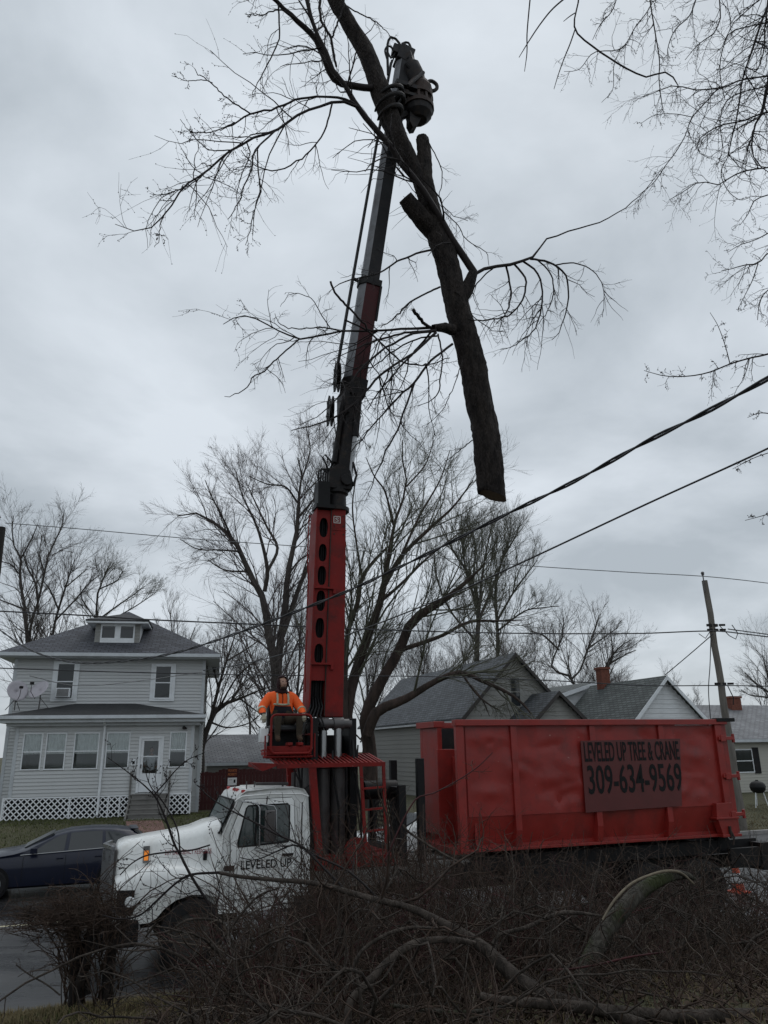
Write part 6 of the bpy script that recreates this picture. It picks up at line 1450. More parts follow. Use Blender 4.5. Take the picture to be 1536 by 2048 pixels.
bare_tree('bare_tree', 'bare tree behind the left slope of the grey house roof', [
    [(-25.776, 60.000, 9.948, 0.1542), (-25.976, 60.000, 12.414, 0.1366), (-25.750, 60.000, 14.258, 0.1181), (-25.387, 60.000, 16.013, 0.0993), (-25.041, 60.000, 17.634, 0.0600), (-24.873, 60.000, 18.330, 0.0402)], [(-25.750, 60.000, 14.258, 0.0984), (-26.039, 58.740, 15.567, 0.0777), (-26.379, 58.000, 16.205, 0.0385)], [(-25.387, 60.000, 16.013, 0.0794), (-24.877, 61.332, 17.314, 0.0612), (-24.579, 62.000, 17.964, 0.0413)],
    [(-25.855, 60.000, 13.430, 0.0980), (-24.706, 60.437, 15.080, 0.0796), (-23.792, 60.802, 16.561, 0.0605), (-23.117, 61.000, 17.212, 0.0406)]], 1, 27, n=(2.0, 8, 7), group=TG)
bare_tree('bare_tree', 'wide bare tree behind the dormer of the grey house', [
    [(-23.085, 62.000, 10.115, 0.1593), (-23.468, 62.000, 14.124, 0.1218), (-23.505, 62.000, 16.226, 0.1025), (-23.072, 62.000, 17.307, 0.0618), (-22.998, 62.000, 17.854, 0.0413)], [(-23.307, 62.000, 13.714, 0.1013), (-22.276, 62.727, 14.849, 0.0824), (-21.128, 63.483, 16.021, 0.0628), (-20.345, 64.000, 16.882, 0.0424)], [(-22.904, 62.000, 13.302, 0.1011), (-21.633, 62.335, 14.151, 0.0816), (-20.414, 62.655, 15.014, 0.0618), (-19.149, 63.000, 16.064, 0.0416)], [(-23.505, 62.000, 16.226, 0.0820), (-21.529, 60.634, 16.694, 0.0604), (-20.965, 60.000, 17.241, 0.0399)], [(-23.429, 62.000, 13.716, 0.0810), (-24.485, 61.384, 15.255, 0.0606), (-24.658, 61.000, 16.411, 0.0404)]], 1, 28, n=(2.1, 8, 7), twig='twig_green', group=TG)
bare_tree('bare_tree', 'low bare tree beside the right eave of the grey house', [
    [(-18.797, 70.000, 7.820, 0.1552), (-19.026, 70.000, 11.329, 0.1126), (-19.401, 70.000, 13.581, 0.0682), (-19.767, 70.000, 15.645, 0.0459)], [(-18.997, 70.000, 10.885, 0.0899), (-18.123, 70.553, 12.729, 0.0685), (-17.641, 71.000, 14.388, 0.0462)], [(-19.026, 70.000, 11.329, 0.0900), (-20.105, 69.454, 12.841, 0.0675), (-20.399, 69.000, 14.351, 0.0450)], [(-18.878, 70.000, 10.441, 0.0897), (-16.798, 70.000, 11.740, 0.0677), (-15.941, 70.000, 12.623, 0.0453)]], 1, 29, n=(1.8, 7, 6), upv=.4, group=TG)
bare_tree('bare_tree', 'leaning bare tree between the grey house and the crane operator', [
    [(-8.775, 38.000, 2.983, 0.2119), (-8.802, 38.000, 3.478, 0.1891), (-8.464, 38.000, 4.705, 0.1671), (-8.021, 38.000, 5.417, 0.1321), (-7.075, 38.000, 5.776, 0.0843), (-6.124, 38.000, 6.162, 0.0483), (-5.525, 38.000, 6.342, 0.0242)], [(-8.464, 38.000, 4.705, 0.1313), (-8.208, 38.340, 6.314, 0.0976), (-7.933, 38.612, 7.640, 0.0745), (-7.617, 38.877, 8.960, 0.0379), (-7.566, 39.000, 9.611, 0.0254)], [(-8.135, 38.000, 6.287, 0.0725), (-8.362, 37.464, 7.332, 0.0481), (-8.546, 37.000, 8.230, 0.0239)], [(-7.807, 38.000, 7.571, 0.0611), (-7.121, 39.088, 8.228, 0.0505), (-6.529, 40.000, 8.845, 0.0259)], [(-8.021, 38.000, 5.417, 0.0720), (-7.173, 37.071, 6.572, 0.0473), (-6.375, 36.423, 7.192, 0.0351), (-5.732, 36.000, 7.412, 0.0232)], [(-7.075, 38.000, 5.776, 0.0602), (-6.504, 39.024, 5.280, 0.0369), (-5.895, 40.000, 4.830, 0.0251)], [(-8.464, 38.000, 4.705, 0.0716), (-7.677, 38.301, 4.448, 0.0480), (-6.669, 38.679, 4.677, 0.0364), (-6.008, 39.000, 5.271, 0.0246)]], 1, 30, n=(1.9, 7, 7), group=TG)
bare_tree('bare_tree', 'slim upright bare tree just left of the mast behind the operator', [
    [(-5.993, 52.000, 3.391, 0.1616), (-5.976, 52.000, 5.897, 0.1312), (-5.824, 52.000, 8.478, 0.0999), (-5.798, 52.000, 10.802, 0.0675), (-5.634, 52.000, 13.188, 0.0342)], [(-5.976, 52.000, 5.897, 0.0820), (-6.640, 52.509, 7.881, 0.0670), (-6.918, 53.000, 9.939, 0.0342)], [(-5.889, 52.000, 6.535, 0.0823), (-5.208, 51.453, 8.740, 0.0660), (-4.958, 51.000, 10.647, 0.0331)], [(-6.035, 52.000, 5.581, 0.0818), (-7.796, 52.581, 6.923, 0.0500), (-9.071, 53.000, 7.960, 0.0338)], [(-9.246, 54.000, 3.440, 0.1175), (-9.397, 54.000, 5.716, 0.0850), (-10.090, 54.000, 7.724, 0.0516), (-10.492, 54.000, 9.087, 0.0347)]], 1, 31, n=(1.8, 7, 7), upv=.3, group=TG)
bare_tree('bare_tree', 'bare tree on the right edge above the beige house roof', [
    [(29.152, 60.000, 5.019, 0.1880), (29.265, 60.000, 6.850, 0.1518), (29.128, 60.000, 8.344, 0.0956), (28.989, 60.000, 9.860, 0.0385)], [(29.265, 60.000, 6.850, 0.1138), (28.368, 60.603, 7.843, 0.0770), (27.898, 61.000, 8.645, 0.0389)], [(29.326, 60.000, 7.220, 0.0951), (29.889, 59.367, 9.020, 0.0570), (29.740, 59.000, 10.107, 0.0380)], [(29.046, 60.000, 6.669, 0.0948), (28.169, 61.324, 6.955, 0.0582), (27.834, 62.000, 7.389, 0.0393)]], 1, 32, n=(2.2, 8, 7), group=TG)
for k, (x, y, h, sd, lb) in enumerate(((-2.5, 74, 15, 41, 'far bare tree showing low between the mast and the big leaning limbs'), (3.5, 72, 14, 42, 'far bare tree behind the roof of the weathered house'), (8.5, 76, 16, 43, 'far upright bare tree left of the weathered gable peak'), (14.5, 74, 13, 44, 'far bare tree right of the weathered gable peak'), (-11, 78, 11, 45, 'far low bare tree beyond the red fence left of the operator'), (31, 84, 9, 46, 'far low bare tree right of the white gable'), (21, 80, 11, 47, 'far bare tree between the two gables'))):
    rg = np.random.default_rng(sd); lim = [[(x, y, .6, .2), (x + rg.uniform(-.5, .5), y, h * .35, .15), (x + rg.uniform(-1, 1), y, h * .7, .08), (x + rg.uniform(-1.5, 1.5), y, h, .025)]]
    for q in range(6):
        a = rg.uniform(0, 6.28); f = rg.uniform(.2, .45); r = rg.uniform(.22, .4) * h
        lim.append([(x, y, h * f, .10), (x + r * .5 * math.cos(a), y + r * .5 * math.sin(a), h * (f + .15), .07), (x + r * math.cos(a), y + r * math.sin(a), h * min(.95, f + rg.uniform(.3, .5)), .02)])
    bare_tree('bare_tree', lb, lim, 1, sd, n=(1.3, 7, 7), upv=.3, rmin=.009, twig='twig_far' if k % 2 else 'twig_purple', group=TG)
# evergreen shrubs far behind
def leafy(name, label, x, y, h, w, seed, nl=2600):
    rg = np.random.default_rng(seed); z = float(gz(x, y)); t = thing(name, label, 'shrub', (x, y, z))
    b = MB()
    for k in range(7):
        a = k * .9; b.tube([(0, 0, -.1), (w * .2 * math.cos(a), w * .2 * math.sin(a), h * .5), (w * .33 * math.cos(a), w * .33 * math.sin(a), h * .85)], [.05, .03, .01], 5)
    b.build('stem', 'bark_far', t)
    d = unit(rg.normal(size=(nl, 3))); r = rg.random(nl)[:, None] ** .4; lump = 1 + .25 * np.sin(d[:, :1] * 5 + seed) * np.cos(d[:, 2:3] * 4)
    p = d * r * lump * np.array([w / 2, w / 2, h / 2]) + np.array([0, 0, h * .52]); s_ = rg.uniform(.05, .13, (nl, 1))
    u_ = unit(rg.normal(size=(nl, 3))) * s_; v_ = unit(np.cross(u_, rg.normal(size=(nl, 3)))) * s_ * .6
    V = np.stack([p - u_, p + v_, p + u_, p - v_], 1).reshape(-1, 3); link('foliage', raw_mesh('foliage', V, np.arange(nl * 4).reshape(-1, 4), 'evergreen', smooth=False), t)
leafy('evergreen_shrub', 'dark evergreen shrub beyond the left end of the red fence', -12.2, 56, 3.6, 3.4, 51)
leafy('evergreen_shrub', 'dark evergreen shrub between the white gable and the utility pole', 23.6, 58, 4.9, 3.2, 52)
# ================================================================== CUT TREE IN THE GRAPPLE
LT = thing('cut_tree', 'long cut tree trunk with side branches hanging in the crane grapple', 'tree trunk', (0.9, 14.5, 9.2))
LO = np.array((0.9, 14.5, 9.2))
rl = np.random.default_rng(77)
def bark_tube(pts, K, n, rg, rough=.10, ridge=.8):
    """thick limb with an uneven outline; ends capped in their own mesh"""
    q = resample(pts, K); V, F = tubes(q[None, :, :3], q[None, :, 3], n)
    V = V.reshape(K, n, 3); c = q[:, None, :3]; ph = rg.uniform(0, 6.28, 4)
    a = np.linspace(0, 2 * np.pi, n, endpoint=False)[None, :]; s = np.arange(K)[:, None]
    f = 1 + rough * ridge * np.abs(np.sin(a * (n // 5) + .9 * np.sin(.31 * s + ph[3]) + .12 * s)) + rough * (.55 * np.sin(3 * a + .35 * s + ph[0]) * np.sin(.55 * s + ph[1]) + .45 * np.sin(5 * a - .22 * s + ph[2]) + .5 * rg.normal(size=(K, n)) * .55)
    V = c + (V - c) * f[:, :, None]
    return V, F
def limb_mesh(lst, K, n, rg, mats, off, name, parent, rough=.1, slant=0.0):
    Vs, Fs, b, caps = [], [], 0, []
    for pts in lst:
        V, F = bark_tube(pts, K, n, rg, rough); V[0, :, 2] -= slant * (V[0, :, 0] - V[0, :, 0].mean()); Vs.append(V.reshape(-1, 3)); Fs.append(F + b); caps.append((V[0], V[-1])); b += K * n
    return link(name, raw_mesh(name, np.concatenate(Vs) - off, np.concatenate(Fs), mats), parent), caps
def end_cap(ring, off, name, parent, mat='cut_wood', tilt=0.0):
    r = ring - off; c = r.mean(0); b = MB(); b.add([tuple(p) for p in r] + [tuple(c)], [(k, (k + 1) % len(r), len(r)) for k in range(len(r))])
    return b.build(name, mat, parent, smooth=0)
main = [(2.438, 16.377, 8.705, 0.3363), (2.399, 16.362, 9.442, 0.3460), (2.343, 16.342, 10.356, 0.3394), (2.247, 16.306, 11.035, 0.3368), (2.184, 16.283, 11.680, 0.3400), (1.896, 16.175, 13.070, 0.3220), (1.680, 16.095, 14.374, 0.3032), (1.495, 16.026, 15.066, 0.3054), (1.316, 15.960, 15.669, 0.2950), (1.224, 15.926, 16.305, 0.2726), (1.154, 15.899, 16.883, 0.2248), (1.152, 15.899, 17.646, 0.1958), (1.116, 15.885, 18.164, 0.1718)]
leader = [(1.255, 15.937, 16.092, 0.2101), (1.091, 15.875, 16.489, 0.1983), (0.931, 15.814, 17.040, 0.1994), (0.703, 15.728, 17.531, 0.2251), (0.511, 15.656, 17.976, 0.2509), (0.379, 15.606, 18.319, 0.2768), (0.188, 15.533, 18.959, 0.2911), (-0.031, 15.450, 19.598, 0.2546), (-0.239, 15.371, 20.298, 0.2435), (-0.452, 15.291, 20.741, 0.2313), (-0.678, 15.205, 21.148, 0.2189), (-0.906, 15.119, 21.556, 0.2064), (-1.122, 15.038, 21.971, 0.2004), (-1.442, 14.917, 22.687, 0.1884), (-1.805, 14.780, 23.567, 0.1635), (-2.164, 14.644, 24.646, 0.1320)]
stub = [(1.332, 15.966, 15.398, 0.2204), (1.110, 15.821, 15.566, 0.2132), (0.903, 15.682, 15.749, 0.2063), (0.746, 15.573, 15.910, 0.1936), (0.626, 15.490, 16.032, 0.1810)]
fork = [(1.834, 16.045, 13.534, 0.2029), (2.027, 16.082, 13.760, 0.1620), (2.135, 16.091, 14.000, 0.1386), (2.247, 16.093, 14.320, 0.1030)]
knob = [(1.675, 15.986, 12.693, 0.1291), (1.508, 15.815, 12.648, 0.1104), (1.305, 15.610, 12.543, 0.0860), (1.181, 15.483, 12.482, 0.0569)]
main = [(*q[:3], q[3] * .86) for q in main]; leader = [(*q[:3], q[3] * .86) for q in leader]
o, caps = limb_mesh([main], 110, 40, rl, 'bark_log', LO, 'trunk', LT, .09, .45)
o2, c2_ = limb_mesh([leader], 80, 30, rl, 'bark_log', LO, 'trunk', LT, .09)
c3_ = []
for q_ in (stub, fork, knob):
    o3, cc_ = limb_mesh([q_], 14, 14, rl, 'bark_log', LO, 'branch_stub', LT, .10); c3_ += cc_
# slanting saw cut at the butt
butt = caps[0][0]; cbut = butt.mean(0)
end_cap(butt, LO, 'cut_end', LT); end_cap(caps[0][1], LO, 'cut_end', LT, 'bark_log'); end_cap(c3_[0][1], LO, 'cut_end', LT, 'bark_log')
bl = [
 [(1.880, 16.116, 13.633, 0.1560), (2.066, 16.155, 13.946, 0.1329), (2.262, 16.187, 14.412, 0.1036), (1.936, 16.008, 14.859, 0.0912), (1.555, 15.792, 15.477, 0.0851), (1.187, 15.584, 16.056, 0.0849), (0.913, 15.433, 16.445, 0.0848), (0.531, 15.231, 16.848, 0.0784), (0.283, 15.092, 17.214, 0.0783), (-0.095, 14.896, 17.541, 0.0719), (-0.458, 14.699, 17.981, 0.0717), (-0.759, 14.529, 18.430, 0.0597), (-1.072, 14.354, 18.885, 0.0596), (-1.211, 14.262, 19.275, 0.0537), (-1.418, 14.145, 19.578, 0.0477), (-1.675, 13.960, 20.487, 0.0479), (-1.842, 13.825, 21.278, 0.0361)],
 [(-0.033, 15.437, 19.391, 0.0951), (-0.185, 15.358, 19.249, 0.0882), (-0.738, 15.074, 19.059, 0.0867), (-0.966, 14.954, 19.047, 0.0862), (-1.109, 14.872, 19.150, 0.0860), (-1.322, 14.714, 19.641, 0.0798), (-1.546, 14.559, 20.056, 0.0736), (-1.976, 14.310, 20.346, 0.0608), (-2.422, 14.053, 20.616, 0.0482), (-2.994, 13.717, 21.002, 0.0358)],
 [(-0.453, 14.555, 17.837, 0.0533), (-0.651, 14.481, 17.945, 0.0472), (-0.882, 14.395, 17.966, 0.0412), (-1.269, 14.251, 17.871, 0.0350), (-1.824, 14.045, 17.599, 0.0344), (-2.262, 13.882, 17.201, 0.0311), (-2.812, 13.677, 16.827, 0.0277), (-3.189, 13.537, 16.411, 0.0219), (-3.421, 13.451, 16.157, 0.0108)],
 [(-0.453, 14.555, 17.837, 0.0473), (-0.880, 14.360, 17.842, 0.0469), (-1.328, 14.156, 17.485, 0.0403), (-1.760, 13.956, 17.095, 0.0396), (-2.262, 13.714, 16.399, 0.0386), (-2.748, 13.485, 15.950, 0.0351), (-3.244, 13.245, 15.332, 0.0316), (-3.575, 13.075, 14.756, 0.0284), (-3.868, 12.930, 14.388, 0.0254), (-4.212, 12.733, 13.524, 0.0197), (-4.405, 12.625, 13.094, 0.0165), (-4.709, 12.476, 12.871, 0.0125), (-5.025, 12.321, 12.917, 0.0076)],
 [(-2.239, 13.571, 16.262, 0.0273), (-2.611, 13.284, 15.459, 0.0238), (-2.655, 13.168, 14.870, 0.0208), (-2.766, 13.031, 14.331, 0.0179), (-2.806, 12.947, 13.945, 0.0151), (-2.992, 12.757, 13.321, 0.0099)],
 [(-2.589, 13.440, 15.627, 0.0214), (-2.559, 13.430, 15.097, 0.0212), (-2.491, 13.434, 14.614, 0.0189), (-2.580, 13.379, 14.107, 0.0156), (-2.671, 13.318, 13.462, 0.0123), (-2.714, 13.287, 13.128, 0.0076)],
 [(-1.056, 14.224, 17.620, 0.0290), (-1.201, 14.210, 16.907, 0.0257), (-1.463, 14.148, 16.321, 0.0226), (-1.869, 14.035, 15.816, 0.0222), (-2.309, 13.907, 15.483, 0.0187), (-2.667, 13.802, 15.531, 0.0164), (-3.023, 13.706, 15.878, 0.0109)],
 [(-2.812, 13.677, 16.827, 0.0244), (-3.108, 13.614, 17.020, 0.0222), (-3.349, 13.563, 17.167, 0.0200), (-3.731, 13.490, 17.576, 0.0167), (-3.939, 13.445, 17.702, 0.0145), (-4.067, 13.424, 17.894, 0.0089)],
 [(-3.656, 13.470, 17.498, 0.0166), (-3.811, 13.452, 17.566, 0.0144), (-4.194, 13.402, 17.493, 0.0111), (-4.521, 13.362, 17.597, 0.0077)],
 [(-3.063, 13.264, 16.198, 0.0182), (-3.413, 13.006, 15.734, 0.0157), (-3.672, 12.821, 15.525, 0.0124), (-3.969, 12.607, 15.366, 0.0076)],
 [(-3.109, 13.141, 15.363, 0.0183), (-3.499, 13.030, 15.270, 0.0156), (-3.754, 12.962, 15.467, 0.0130), (-4.121, 12.871, 15.902, 0.0078)],
 [(-3.522, 12.880, 14.585, 0.0203), (-3.649, 12.794, 14.317, 0.0161), (-3.934, 12.621, 13.959, 0.0129), (-4.295, 12.406, 13.646, 0.0087), (-4.419, 12.333, 13.646, 0.0063)],
 [(-4.179, 12.636, 13.446, 0.0147), (-4.252, 12.569, 13.082, 0.0126), (-4.236, 12.535, 12.715, 0.0096), (-4.300, 12.484, 12.488, 0.0062)],
 [(-2.347, 14.064, 20.454, 0.0301), (-2.329, 14.108, 19.972, 0.0269), (-2.322, 14.146, 19.505, 0.0238), (-2.557, 14.119, 18.720, 0.0199), (-2.778, 14.083, 18.138, 0.0151), (-2.911, 14.068, 17.716, 0.0092)],
 [(-1.962, 14.207, 20.223, 0.0302), (-2.289, 13.948, 20.171, 0.0238), (-2.697, 13.629, 19.642, 0.0174), (-2.995, 13.396, 19.401, 0.0103)],
 [(-1.396, 14.524, 21.340, 0.0500), (-1.371, 14.603, 20.650, 0.0434), (-1.143, 14.749, 20.202, 0.0434), (-1.060, 14.830, 19.749, 0.0433), (-1.012, 14.880, 19.455, 0.0370)],
 [(-0.789, 14.857, 21.909, 0.0384), (-0.856, 14.918, 21.312, 0.0318), (-0.970, 14.932, 20.916, 0.0317), (-1.121, 14.947, 20.428, 0.0314)],
 [(-0.800, 15.066, 21.658, 0.0258), (-0.486, 15.285, 21.662, 0.0234), (-0.008, 15.611, 21.696, 0.0198), (0.255, 15.801, 21.619, 0.0147), (0.426, 15.949, 21.439, 0.0100)],
 [(2.244, 16.091, 14.249, 0.0605), (2.471, 16.185, 14.450, 0.0579), (2.712, 16.284, 14.613, 0.0553), (3.127, 16.453, 14.753, 0.0559), (3.459, 16.588, 14.943, 0.0502), (3.799, 16.726, 15.138, 0.0475), (4.038, 16.825, 15.382, 0.0319), (4.223, 16.905, 15.769, 0.0290), (4.859, 17.163, 16.211, 0.0263), (5.499, 17.421, 16.615, 0.0241), (6.124, 17.673, 16.975, 0.0218), (7.051, 18.047, 17.814, 0.0182), (7.781, 18.344, 18.676, 0.0143), (8.310, 18.561, 19.467, 0.0102)],
 [(3.837, 16.844, 15.206, 0.0383), (4.257, 17.065, 15.295, 0.0387), (4.574, 17.236, 15.259, 0.0358), (4.828, 17.384, 15.115, 0.0327), (4.896, 17.470, 14.764, 0.0300), (4.874, 17.528, 14.354, 0.0260), (4.638, 17.555, 13.638, 0.0168), (4.383, 17.527, 13.264, 0.0096)],
 [(3.611, 16.760, 15.091, 0.0380), (3.928, 16.843, 14.878, 0.0349), (4.056, 16.859, 14.521, 0.0316), (4.016, 16.794, 13.831, 0.0280), (3.729, 16.627, 13.035, 0.0220), (3.189, 16.372, 12.489, 0.0143), (2.792, 16.189, 12.260, 0.0088)],
 [(3.142, 16.532, 14.808, 0.0374), (3.184, 16.499, 14.367, 0.0340), (3.197, 16.454, 13.911, 0.0307), (3.021, 16.329, 13.349, 0.0211), (2.708, 16.157, 12.910, 0.0119)],
 [(3.360, 16.613, 14.904, 0.0376), (3.612, 16.633, 14.507, 0.0343), (3.511, 16.514, 13.874, 0.0307), (3.131, 16.286, 13.279, 0.0265), (2.505, 15.952, 12.924, 0.0235), (2.000, 15.681, 12.768, 0.0202)],
 [(4.589, 17.283, 15.322, 0.0261), (5.019, 17.495, 15.524, 0.0238), (5.401, 17.682, 15.587, 0.0214), (5.773, 17.873, 15.479, 0.0175), (5.999, 18.027, 15.035, 0.0135), (5.910, 18.095, 14.223, 0.0087)],
 [(4.044, 16.974, 15.265, 0.0289), (4.352, 17.038, 14.931, 0.0256), (4.391, 17.001, 14.390, 0.0228), (4.171, 16.860, 13.728, 0.0162), (3.851, 16.689, 13.208, 0.0098)],
 [(2.847, 16.422, 14.708, 0.0248), (2.429, 16.245, 14.209, 0.0219), (2.078, 16.089, 13.558, 0.0215), (2.180, 16.111, 13.161, 0.0179), (2.658, 16.261, 12.838, 0.0119), (3.035, 16.386, 12.850, 0.0078)],
 [(1.308, 15.636, 12.558, 0.0517), (0.999, 15.490, 12.464, 0.0455), (0.708, 15.352, 12.375, 0.0395), (0.253, 15.134, 12.229, 0.0356), (-0.255, 14.890, 12.057, 0.0328), (-0.829, 14.611, 11.891, 0.0295), (-1.291, 14.384, 11.682, 0.0274), (-1.698, 14.183, 11.479, 0.0260), (-2.098, 13.980, 11.566, 0.0205), (-2.595, 13.726, 11.712, 0.0183), (-2.907, 13.569, 11.633, 0.0150), (-3.106, 13.462, 11.402, 0.0089)],
 [(-1.675, 13.994, 11.370, 0.0225), (-2.037, 13.802, 10.883, 0.0201), (-2.312, 13.653, 10.475, 0.0197), (-2.489, 13.562, 10.322, 0.0166), (-2.612, 13.486, 10.039, 0.0145), (-2.815, 13.380, 9.832, 0.0115), (-2.994, 13.290, 9.749, 0.0066)],
 [(-0.816, 14.367, 11.747, 0.0232), (-1.074, 14.297, 11.782, 0.0210), (-1.362, 14.220, 11.765, 0.0178), (-1.786, 14.106, 11.670, 0.0156), (-2.089, 14.027, 11.745, 0.0124), (-2.197, 14.013, 12.009, 0.0073)],
 [(-1.077, 14.323, 11.821, 0.0158), (-1.288, 14.298, 12.169, 0.0138), (-1.502, 14.272, 12.520, 0.0117), (-1.866, 14.190, 12.571, 0.0095), (-2.118, 14.149, 12.248, 0.0063)],
 [(1.249, 15.508, 12.419, 0.0455), (1.084, 15.433, 12.352, 0.0396), (0.759, 15.285, 12.246, 0.0364), (0.439, 15.139, 12.116, 0.0333), (-0.061, 14.909, 11.843, 0.0300), (-0.299, 14.798, 11.686, 0.0270), (-0.670, 14.623, 11.414, 0.0160), (-1.080, 14.429, 11.091, 0.0105)],
 [(1.248, 15.508, 12.393, 0.0455), (0.989, 15.377, 12.295, 0.0395), (0.699, 15.229, 12.163, 0.0363), (0.188, 14.960, 11.733, 0.0327), (-0.184, 14.756, 11.324, 0.0321), (-0.459, 14.598, 10.960, 0.0290), (-0.864, 14.347, 10.267, 0.0205), (-1.250, 14.115, 9.721, 0.0120), (-1.622, 13.907, 9.419, 0.0074)],
 [(1.247, 15.507, 12.354, 0.0426), (0.979, 15.355, 12.017, 0.0392), (0.684, 15.186, 11.653, 0.0359), (0.344, 14.997, 11.336, 0.0353), (-0.072, 14.757, 10.872, 0.0345), (-0.541, 14.464, 10.171, 0.0335), (-0.761, 14.331, 9.899, 0.0305), (-0.985, 14.198, 9.678, 0.0271), (-1.336, 13.998, 9.455, 0.0198), (-1.793, 13.736, 9.222, 0.0116)],
 [(1.636, 15.759, 12.196, 0.0402), (1.326, 15.601, 11.870, 0.0368), (1.060, 15.463, 11.574, 0.0364), (0.690, 15.254, 10.956, 0.0356), (0.284, 15.036, 10.451, 0.0268), (-0.180, 14.775, 9.775, 0.0208), (-0.549, 14.561, 9.213, 0.0153), (-0.767, 14.438, 8.929, 0.0090)],
 [(0.687, 15.192, 10.925, 0.0327), (0.602, 15.150, 10.630, 0.0298), (0.497, 15.100, 10.325, 0.0295), (0.291, 15.000, 9.728, 0.0264), (0.051, 14.890, 9.213, 0.0228), (-0.193, 14.773, 8.559, 0.0153), (-0.327, 14.708, 8.217, 0.0081)],
 [(1.301, 15.634, 12.389, 0.0286), (1.356, 15.619, 12.032, 0.0256), (1.373, 15.586, 11.634, 0.0226), (1.297, 15.519, 11.227, 0.0223), (1.235, 15.457, 10.829, 0.0199), (1.068, 15.368, 10.608, 0.0142), (0.794, 15.232, 10.405, 0.0087)],
 [(-0.772, 14.543, 12.128, 0.0268), (-0.253, 14.784, 11.970, 0.0271), (0.089, 14.951, 11.680, 0.0272), (0.424, 15.111, 11.433, 0.0252), (0.735, 15.253, 11.405, 0.0221), (1.007, 15.375, 11.453, 0.0189), (1.551, 15.620, 11.776, 0.0136)],
 [(-1.065, 14.221, 12.871, 0.0320), (-1.023, 14.247, 12.740, 0.0320), (-0.971, 14.276, 12.623, 0.0320), (-0.763, 14.378, 12.416, 0.0347), (-0.534, 14.490, 12.214, 0.0321), (-0.250, 14.630, 11.904, 0.0269)],
 [(1.396, 15.669, 13.650, 0.0322), (1.026, 15.484, 13.348, 0.0289), (0.726, 15.331, 13.084, 0.0285), (0.454, 15.185, 12.738, 0.0253), (0.256, 15.075, 12.432, 0.0189), (-0.024, 14.928, 12.161, 0.0110)],
 [(1.213, 15.601, 14.619, 0.0356), (0.819, 15.394, 14.366, 0.0321), (0.353, 15.141, 13.966, 0.0286), (-0.062, 14.908, 13.522, 0.0247), (-0.383, 14.733, 13.318, 0.0222), (-0.697, 14.561, 13.118, 0.0186), (-0.960, 14.413, 12.886, 0.0130), (-1.133, 14.302, 12.594, 0.0075)],
 [(1.211, 15.600, 12.474, 0.0458), (0.974, 15.383, 12.530, 0.0510), (0.857, 15.262, 12.599, 0.0535), (0.709, 15.094, 12.715, 0.0531)],
 [(1.241, 15.718, 17.943, 0.0189), (1.484, 15.857, 17.448, 0.0189), (1.600, 15.935, 17.056, 0.0163), (1.512, 15.956, 16.325, 0.0137), (1.822, 16.114, 16.001, 0.0125), (2.212, 16.293, 15.986, 0.0088)],
 [(1.551, 15.834, 15.930, 0.0184), (1.920, 16.001, 15.617, 0.0160), (2.161, 16.117, 15.265, 0.0148), (2.630, 16.323, 15.046, 0.0124), (2.691, 16.364, 14.713, 0.0087)],
 [(2.010, 16.004, 9.911, 0.0168), (1.642, 15.827, 9.547, 0.0143), (1.345, 15.684, 9.261, 0.0109), (1.109, 15.563, 8.932, 0.0070)],
 [(1.857, 15.841, 11.826, 0.0149), (1.577, 15.651, 10.979, 0.0134), (1.321, 15.495, 10.423, 0.0110), (0.911, 15.276, 9.917, 0.0075)],
 [(1.195, 15.701, 12.534, 0.0346), (0.876, 15.542, 12.061, 0.0312), (0.404, 15.304, 11.377, 0.0276), (-0.045, 15.075, 10.724, 0.0216), (-0.316, 14.926, 10.189, 0.0127)],
 [(1.276, 15.625, 12.332, 0.0286), (0.876, 15.460, 12.193, 0.0260), (0.300, 15.220, 11.765, 0.0222), (-0.254, 14.985, 11.220, 0.0173), (-0.679, 14.809, 11.134, 0.0128), (-1.044, 14.655, 11.237, 0.0080)]]
P, Rr = stack(bl, 22); Rr[2:] *= .74
P = P + .012 * rl.normal(size=P.shape) * (np.linspace(0, 1, 22)[None, :, None] ** .5)
for k in range(len(P)):
    V, F = tubes(P[k:k + 1], Rr[k:k + 1], 7); link('branch', raw_mesh('branch', V - LO, F, 'twig_near'), LT)
fan = [k for k in range(len(bl)) if k != 18]
c1 = sprout(P[fan], Rr[fan], 0, 8, .12, .38, rl, tmin=.16, ang=(25, 75), upv=-.12, wig=.17, rmin=.0048, labs=3.4)
c2 = sprout(*c1, 5, 5, .25, .7, rl, tmin=.1, upv=-.10, wig=.2, rmin=.0038)
c3 = sprout(P[19:26], Rr[18:26], 0, 9, .25, .5, rl, tmin=.3, ang=(20, 60), upv=-.28, wig=.12, rmin=.0046, labs=1.7)
def buds(c, rg, step=2, prob=.6, r=.0105):
    Pq, Rq = c; q = Pq[:, 1:].reshape(-1, 3); q = q[rg.random(len(q)) < prob]; n = len(q)
    d = unit(rg.normal(size=(n, 3))) * r * 1.8
    Pb = np.stack([q - d * .2, q + d * .55, q + d * 1.3], 1); Rb = np.tile(np.array([[.002, r, .002]]), (n, 1)); return Pb, Rb
V, F = join([tubes(*c1, 4), tubes(*c2, 3), tubes(*c3, 3)]); tag(link('twig', raw_mesh('twig', V - LO, F, 'twig_near'), LT), kind='stuff')
lefty = c2[0][:, 0, 0] < -2.6
V, F = tubes(*buds((c2[0][lefty], c2[1][lefty]), rl), 4); tag(link('bud', raw_mesh('bud', V - LO, F, 'bud'), LT), kind='stuff')

